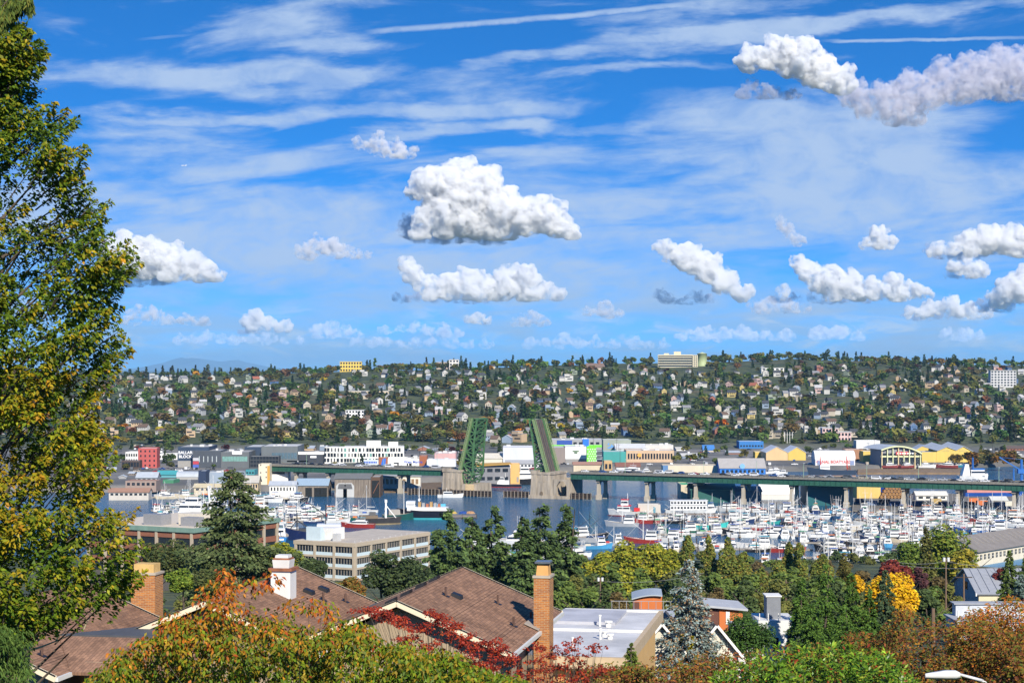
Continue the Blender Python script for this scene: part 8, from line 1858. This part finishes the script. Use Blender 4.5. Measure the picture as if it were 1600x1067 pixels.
def tall_tree():
    """the big leafy tree at the left, trunk out of frame; foliage in rising plumes of drooping leaves"""
    Y0 = 35.0; bx = XU(-40, Y0); t = thing('beech_tree', 'tall leafy tree with green-gold foliage filling the left side', 'tree', (bx, Y0, 64.0)); g = np.random.default_rng(8); k = Y0 / F
    pv = [-60, 20, 50, 70, 110, 170, 200, 240, 270, 320, 350, 395, 430, 480, 530, 560, 600, 650, 700, 750, 800, 850, 890, 920, 940, 960, 985, 1005, 1040]; pw = [60, 75, 95, 130, 125, 150, 185, 200, 172, 222, 205, 278, 250, 235, 280, 240, 215, 240, 245, 230, 262, 285, 275, 268, 185, 150, 115, 60, 5]
    cen, dr, nm, cl = [], [], [], []; wood = MB(); npl = 2450
    for i in range(npl):
        v = -60 + 1080 * g.uniform(0, 1); R = np.interp(v, pv, pw) * k; az = g.uniform(-3.3, 1.6)
        rim = g.random() < .62; rad = R * (g.uniform(.86, 1.0) if rim else math.sqrt(g.uniform(.04, .85)))
        # the silhouette is met only where the plume points sideways; others fill the face towards the viewer
        tip = Vector((math.cos(az) * rad, math.sin(az) * rad * .9, H - (v - HV) * k - 64.0))
        d = Vector((math.cos(az), math.sin(az), g.uniform(.45, 1.0))).normalized(); L = g.uniform(.45, .95); n = int(34 + 26 * L)
        if 800 + F * (tip.x + bx) / (Y0 + tip.y) < -170 or mnoise.noise(tip * .9 + Vector((3, 1, 7))) < -.22: continue
        if g.random() < .4: wood.path([tip - d * L * 1.5, tip - d * L * .6, tip], [.016, .010, .003], 4)
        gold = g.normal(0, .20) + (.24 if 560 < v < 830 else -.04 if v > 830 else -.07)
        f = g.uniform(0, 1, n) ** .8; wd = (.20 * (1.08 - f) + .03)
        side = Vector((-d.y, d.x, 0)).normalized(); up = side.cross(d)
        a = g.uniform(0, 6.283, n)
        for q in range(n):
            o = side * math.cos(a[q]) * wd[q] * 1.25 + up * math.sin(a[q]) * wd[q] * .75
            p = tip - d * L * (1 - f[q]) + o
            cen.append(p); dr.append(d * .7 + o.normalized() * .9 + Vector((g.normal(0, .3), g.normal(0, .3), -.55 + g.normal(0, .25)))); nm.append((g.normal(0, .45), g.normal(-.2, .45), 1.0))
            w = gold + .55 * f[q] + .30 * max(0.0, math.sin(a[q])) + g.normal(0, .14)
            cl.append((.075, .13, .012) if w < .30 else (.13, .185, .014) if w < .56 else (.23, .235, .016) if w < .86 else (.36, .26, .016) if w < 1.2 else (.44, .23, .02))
    cl = np.array(cl) * np.exp(g.normal(0, .2, len(cl)))[:, None]
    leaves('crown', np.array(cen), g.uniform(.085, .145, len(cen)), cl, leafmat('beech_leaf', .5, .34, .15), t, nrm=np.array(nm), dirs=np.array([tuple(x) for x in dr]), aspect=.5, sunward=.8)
    for j in range(60):
        z = 1.5 + 20 * j / 60; a_ = g.uniform(-2.2, 1.2); R = 2.3 * (1 - .6 * j / 60); e = Vector((math.cos(a_) * R, math.sin(a_) * R, z + R * .75)); wood.path([Vector((0, 0, z)), Vector((e.x * .5, e.y * .5, z + R * .28)), e], [.06, .035, .012], 5)
    wood.path([(0, 0, -1), (.05, 0, 8), (0, .1, 14), (.1, 0, 18), (.05, 0, 21.5)], [.32, .27, .19, .10, .03], 10); wood.build('trunk', BARK, t, True)
tall_tree()
def spray_shrub(name, label, cat, base, spots, Y, n_leaf, leaf, cols, wts, spread=.30, droop=.5, aspect=.42, m=None, jitter=4.0, tilt=.7, branches=70, bark=None, colfn=None, seed=0, group=None, thick=.03, flat=.8):
    """foliage gathered in sprays round given photo spots, each at its own depth, carried by branches from one base"""
    g = np.random.default_rng(seed); t = thing(name, label, cat, base, 0, group); B = Vector(base); cen, dr, cl, nr = [], [], [], []; wood = MB(); tips = []
    for i, (u, v) in enumerate(spots):
        y = Y + g.normal(0, jitter); c = P(u, v, y) - B; tips.append(c); q = g.normal(0, 1, (n_leaf, 3)); q /= np.linalg.norm(q, axis=1, keepdims=True); rad = g.uniform(.15, 1, (n_leaf, 1)) ** .5
        p = np.array(c) + q * rad * np.array([spread, spread, spread * flat]); cen.append(p); d = q * np.array([1, 1, .4]) + g.normal(0, .35, (n_leaf, 3)); d[:, 2] -= droop; dr.append(d); nr.append(np.stack([g.normal(0, tilt, n_leaf), g.normal(-.3, tilt, n_leaf), np.ones(n_leaf)], -1))
        if colfn is not None: cl.append(np.array([colfn(u, v, g) for _ in range(n_leaf)]))
        else: cl.append(np.asarray(cols)[g.choice(len(cols), n_leaf, p=np.asarray(wts) / np.sum(wts))])
    cen = np.concatenate(cen); cl = np.concatenate(cl) * np.exp(g.normal(0, .22, len(cen)))[:, None]
    leaves('foliage', cen, g.uniform(.7, 1.3, len(cen)) * leaf, cl, m or LEAF, t, nrm=np.concatenate(nr), dirs=np.concatenate(dr), aspect=aspect)
    for c in [tips[i] for i in g.choice(len(tips), min(branches, len(tips)), replace=False)]:
        mid = Vector((c.x * .45 + g.normal(0, .2), c.y * .5, c.z * .6)); wood.path([Vector((g.normal(0, .1), g.normal(0, .1), 0)), mid, c], [thick, thick * .6, thick * .15], 4)
    wood.tube((0, 0, -2.0), (0, 0, .6), .16, .12, 8); wood.build('stem', bark or BARK, t, True); return t
def region(n, line, vmax, g, power=1.0, bump=0.0):
    """spots below an uneven top line"""
    us = [p[0] for p in line]; vs = [p[1] for p in line]; out = []
    while len(out) < n:
        u = g.uniform(us[0], us[-1]); top = np.interp(u, us, vs) + bump * mnoise.noise(Vector((u * .03, 3.1, 0)))
        if top > vmax: continue
        out.append((u, top + (vmax - top) * g.random() ** power))
    return out
gg = random.Random(3)
def cherry_col(u, v, g):
    a = (v - 900) / 160 + g.normal(0, .28) + (u - 400) / 1400
    if a < .36: return [(.42, .12, .014), (.48, .18, .016), (.34, .07, .014)][g.integers(3)]
    if a < .66: return [(.36, .18, .014), (.23, .18, .014), (.17, .18, .012)][g.integers(3)]
    return [(.11, .18, .010), (.16, .21, .012), (.07, .12, .010), (.28, .20, .014)][g.integers(4)]
CH_LINE = [(140, 1069), (165, 1044), (200, 1022), (240, 992), (270, 965), (300, 966), (330, 948), (352, 941), (375, 961), (400, 954), (420, 948), (440, 966), (470, 965), (500, 970), (540, 978), (570, 985), (600, 1005), (640, 1010), (680, 1025), (720, 1040), (780, 1060), (840, 1082)]
spots = region(640, CH_LINE, 1100, gg, .85, 14) + [(u + gg.uniform(-9, 9), v + gg.uniform(-7, 7)) for u, v in [(350, 900), (352, 915), (345, 925), (362, 918), (405, 915), (420, 912), (318, 935), (330, 920), (460, 948), (520, 955), (505, 950), (478, 948)] for _ in range(1)]
spray_shrub('cherry_tree', 'wide cherry tree with hanging green and orange leaves along the bottom', 'tree', (XU(480, 46), 46, 63.5), spots, 46, 46, .135, None, None, .34, .9, .46, leafmat('cherry_leaf', .5, .32, .18), 1.6, .6, 150, BARK_L, cherry_col, 5)
RED = [(.34, .035, .014), (.26, .028, .014), (.42, .075, .018), (.17, .022, .014)]
rs = []
for (u, v, r) in [(578, 955, 14), (600, 960, 17), (625, 972, 18), (650, 982, 16), (672, 958, 9), (690, 968, 13), (706, 978, 13), (720, 998, 20), (748, 1008, 22), (778, 1014, 18), (700, 1030, 22), (735, 1040, 24), (775, 1040, 18), (800, 1030, 12), (640, 1000, 14), (668, 1012, 16)]: rs += [(u + gg.gauss(0, r * .75), v + gg.gauss(0, r * .32)) for _ in range(int(r * .9))]
spray_shrub('japanese_maple', 'red-leaved maple before the shingled house gable', 'tree', (XU(690, 54), 54, 62.5), rs, 54, 26, .085, RED, (4, 3, 2, 2), .20, .25, .6, leafmat('maple_leaf', .5, .34, .3), .8, .6, 120, BARK_L, None, 6, None, .022, .4)
rs = []
for (u, v, r) in [(838, 1010, 9), (868, 1022, 14), (890, 1008, 12), (905, 1028, 14), (928, 1012, 9), (880, 1045, 16), (915, 1050, 14), (850, 1050, 14), (940, 1045, 9), (900, 1062, 16), (862, 1066, 14), (815, 1055, 14), (835, 1032, 8)]: rs += [(u + gg.gauss(0, r * .8), v + gg.gauss(0, r * .32)) for _ in range(int(r * .7))]
spray_shrub('japanese_maple', 'sparse red maple sprays before the ochre wall', 'tree', (XU(880, 52), 52, 62.5), rs, 52, 20, .085, RED, (4, 3, 2, 2), .17, .2, .6, leafmat('maple_leaf', .5, .34, .3), .7, .6, 110, BARK_L, None, 7, None, .02, .4)
def brown_col(u, v, g):
    c = [(.21, .065, .024), (.26, .10, .024), (.15, .052, .024), (.13, .125, .022), (.095, .125, .020), (.32, .15, .02), (.17, .14, .022)]; return c[g.integers(len(c))]
L1 = [(880, 1066), (920, 1048), (960, 1040), (1000, 1042), (1040, 1034), (1080, 1030), (1120, 1026), (1160, 1020), (1210, 1020), (1250, 1018)]
spray_shrub('russet_shrub', 'mixed russet and green shrubs under the blue spruce', 'shrub', (XU(1060, 58), 58, 62), region(230, L1, 1095, gg, .9, 8), 58, 54, .125, None, None, .36, .2, .45, LEAF, 1.5, .7, 70, None, brown_col, 8)
L2 = [(1250, 1030), (1290, 1012), (1330, 998), (1370, 985), (1400, 968), (1440, 960), (1475, 962), (1500, 975), (1530, 968), (1560, 972), (1610, 985), (1700, 990)]
spray_shrub('russet_shrub', 'large red-brown shrub thicket at lower right', 'shrub', (XU(1440, 62), 62, 61), region(500, L2, 1095, gg, .8, 12), 62, 56, .135, None, None, .40, .2, .45, LEAF, 1.8, .7, 110, None, brown_col, 9)
def sumac(u, v, g): c = [(.44, .13, .018), (.50, .20, .02), (.34, .08, .018), (.24, .16, .02), (.15, .14, .02)]; return c[g.integers(len(c))]
L3 = [(1490, 985), (1515, 962), (1540, 945), (1558, 934), (1580, 932), (1612, 940), (1680, 950)]
spray_shrub('sumac_tree', 'orange-red autumn tree at the right edge', 'tree', (XU(1585, 70), 70, 60.5), region(360, L3, 1060, gg, .75, 6), 70, 54, .14, None, None, .42, .3, .42, LEAF, 1.4, .7, 70, None, sumac, 10)
GRN = [(.105, .21, .014), (.17, .27, .018), (.06, .13, .012), (.24, .28, .022), (.30, .05, .02)]
L4 = [(1120, 1060), (1160, 1036), (1200, 1020), (1240, 1012), (1290, 1016), (1340, 1014), (1380, 1022), (1405, 1044), (1425, 1066)]
spray_shrub('photinia_hedge', 'glossy bright green hedge with red tips along the bottom right', 'hedge', (XU(1290, 37), 37, 66), region(260, L4, 1100, gg, .85, 5), 37, 34, .115, GRN, (5, 4, 4, 2, .8), .22, -.35, .36, GLOSSY, .9, .7, 60, None, None, 11, None, .015, .9)
L5 = [(1420, 1085), (1470, 1082), (1530, 1078), (1560, 1050), (1610, 1035)]
spray_shrub('russet_shrub', 'rust and olive shrub in the bottom right corner', 'shrub', (XU(1540, 40), 40, 66), region(90, L5, 1100, gg, .9, 5), 41.5, 50, .12, None, None, .25, .1, .42, LEAF, .5, .7, 40, None, brown_col, 12)
# cedar bough in the top left corner, and fern-like bough lower left
rs = [(u, v) for u, v in [(3, 2), (10, 6), (18, 8), (26, 10), (34, 8), (42, 10), (47, 16), (8, 18), (16, 22), (6, 30), (12, 36), (3, 42), (26, 2), (38, 2), (22, 16), (30, 16), (2, 12), (-5, 20), (-4, 38), (44, 4), (14, 12)]]
spray_shrub('cedar_bough', 'dark hanging cedar bough in the top left corner', 'branch', P(-60, -60, 17), rs, 17, 90, .075, [(.09, .12, .022), (.055, .085, .02), (.13, .13, .025)], (3, 3, 1), .045, 1.6, .22, NEEDLE, .15, .7, 21, None, None, 13, None, .012, 1.6)
rs = [(gg.uniform(-10, 40), gg.uniform(990, 1090)) for _ in range(60)]
spray_shrub('feathery_shrub', 'dark green feathery shrub in the bottom left corner', 'shrub', (XU(0, 33), 33, 66), rs, 33, 60, .12, [(.055, .10, .02), (.085, .13, .025)], (3, 2), .2, .9, .2, NEEDLE, .5, .7, 40, None, None, 14, None, .02, 1.2)
def snag():
    B = P(28, 1110, 40); t = thing('bare_snag', 'pale mossy bare branches arching before the lowest roof', 'branch', B); w = MB(); g = random.Random(4); M = mat('mossy_bark', (.34, .30, .16), .95, var=.3, scale=6)
    def br(p, d, L, r, n):
        pts = [p]; dd = d.copy()
        for i in range(4): dd = (dd + Vector((g.uniform(-.25, .25), g.uniform(-.2, .2), g.uniform(-.28, .12)))).normalized(); pts.append(pts[-1] + dd * L / 4)
        w.path(pts, [r * (1 - .22 * i) for i in range(5)], 5)
        if n > 0:
            for k in range(3): br(pts[g.randint(1, 4)], (dd + Vector((g.uniform(-.8, .8), g.uniform(-.5, .5), g.uniform(-.3, .7)))).normalized(), L * g.uniform(.4, .65), r * .5, n - 1)
    w.path([Vector((0, 0, -2)), Vector((.1, 0, .5)), Vector((.18, 0, 1.35))], [.14, .12, .10], 8)
    for d in ((.8, .1, .7), (.5, -.1, .9), (1.0, 0, .35), (.3, .1, 1.0)): br(Vector((.18, 0, 1.3)), Vector(d).normalized(), 1.35, .028, 2)
    w.build('branch', M, t, True)
snag()

# ================================================================ autumn haze over bay and hill
def haze(density=2.6e-5):
    mb = MB(); mb.box(-70000, 70000, -300, 72000, -160, 520); m = bpy.data.materials.new('haze_air'); m.use_nodes = True; t = m.node_tree; t.nodes.clear(); N = NT(t); out = N.n('ShaderNodeOutputMaterial'); pv = N.n('ShaderNodeVolumePrincipled')
    pv.inputs['Color'].default_value = (.34, .66, 1.0, 1); pv.inputs['Density'].default_value = density; pv.inputs['Anisotropy'].default_value = 0.0; N.link(pv.outputs[0], out.inputs['Volume'])
    tag(mb.build('haze', m), kind='stuff')
haze()

finish_labels()
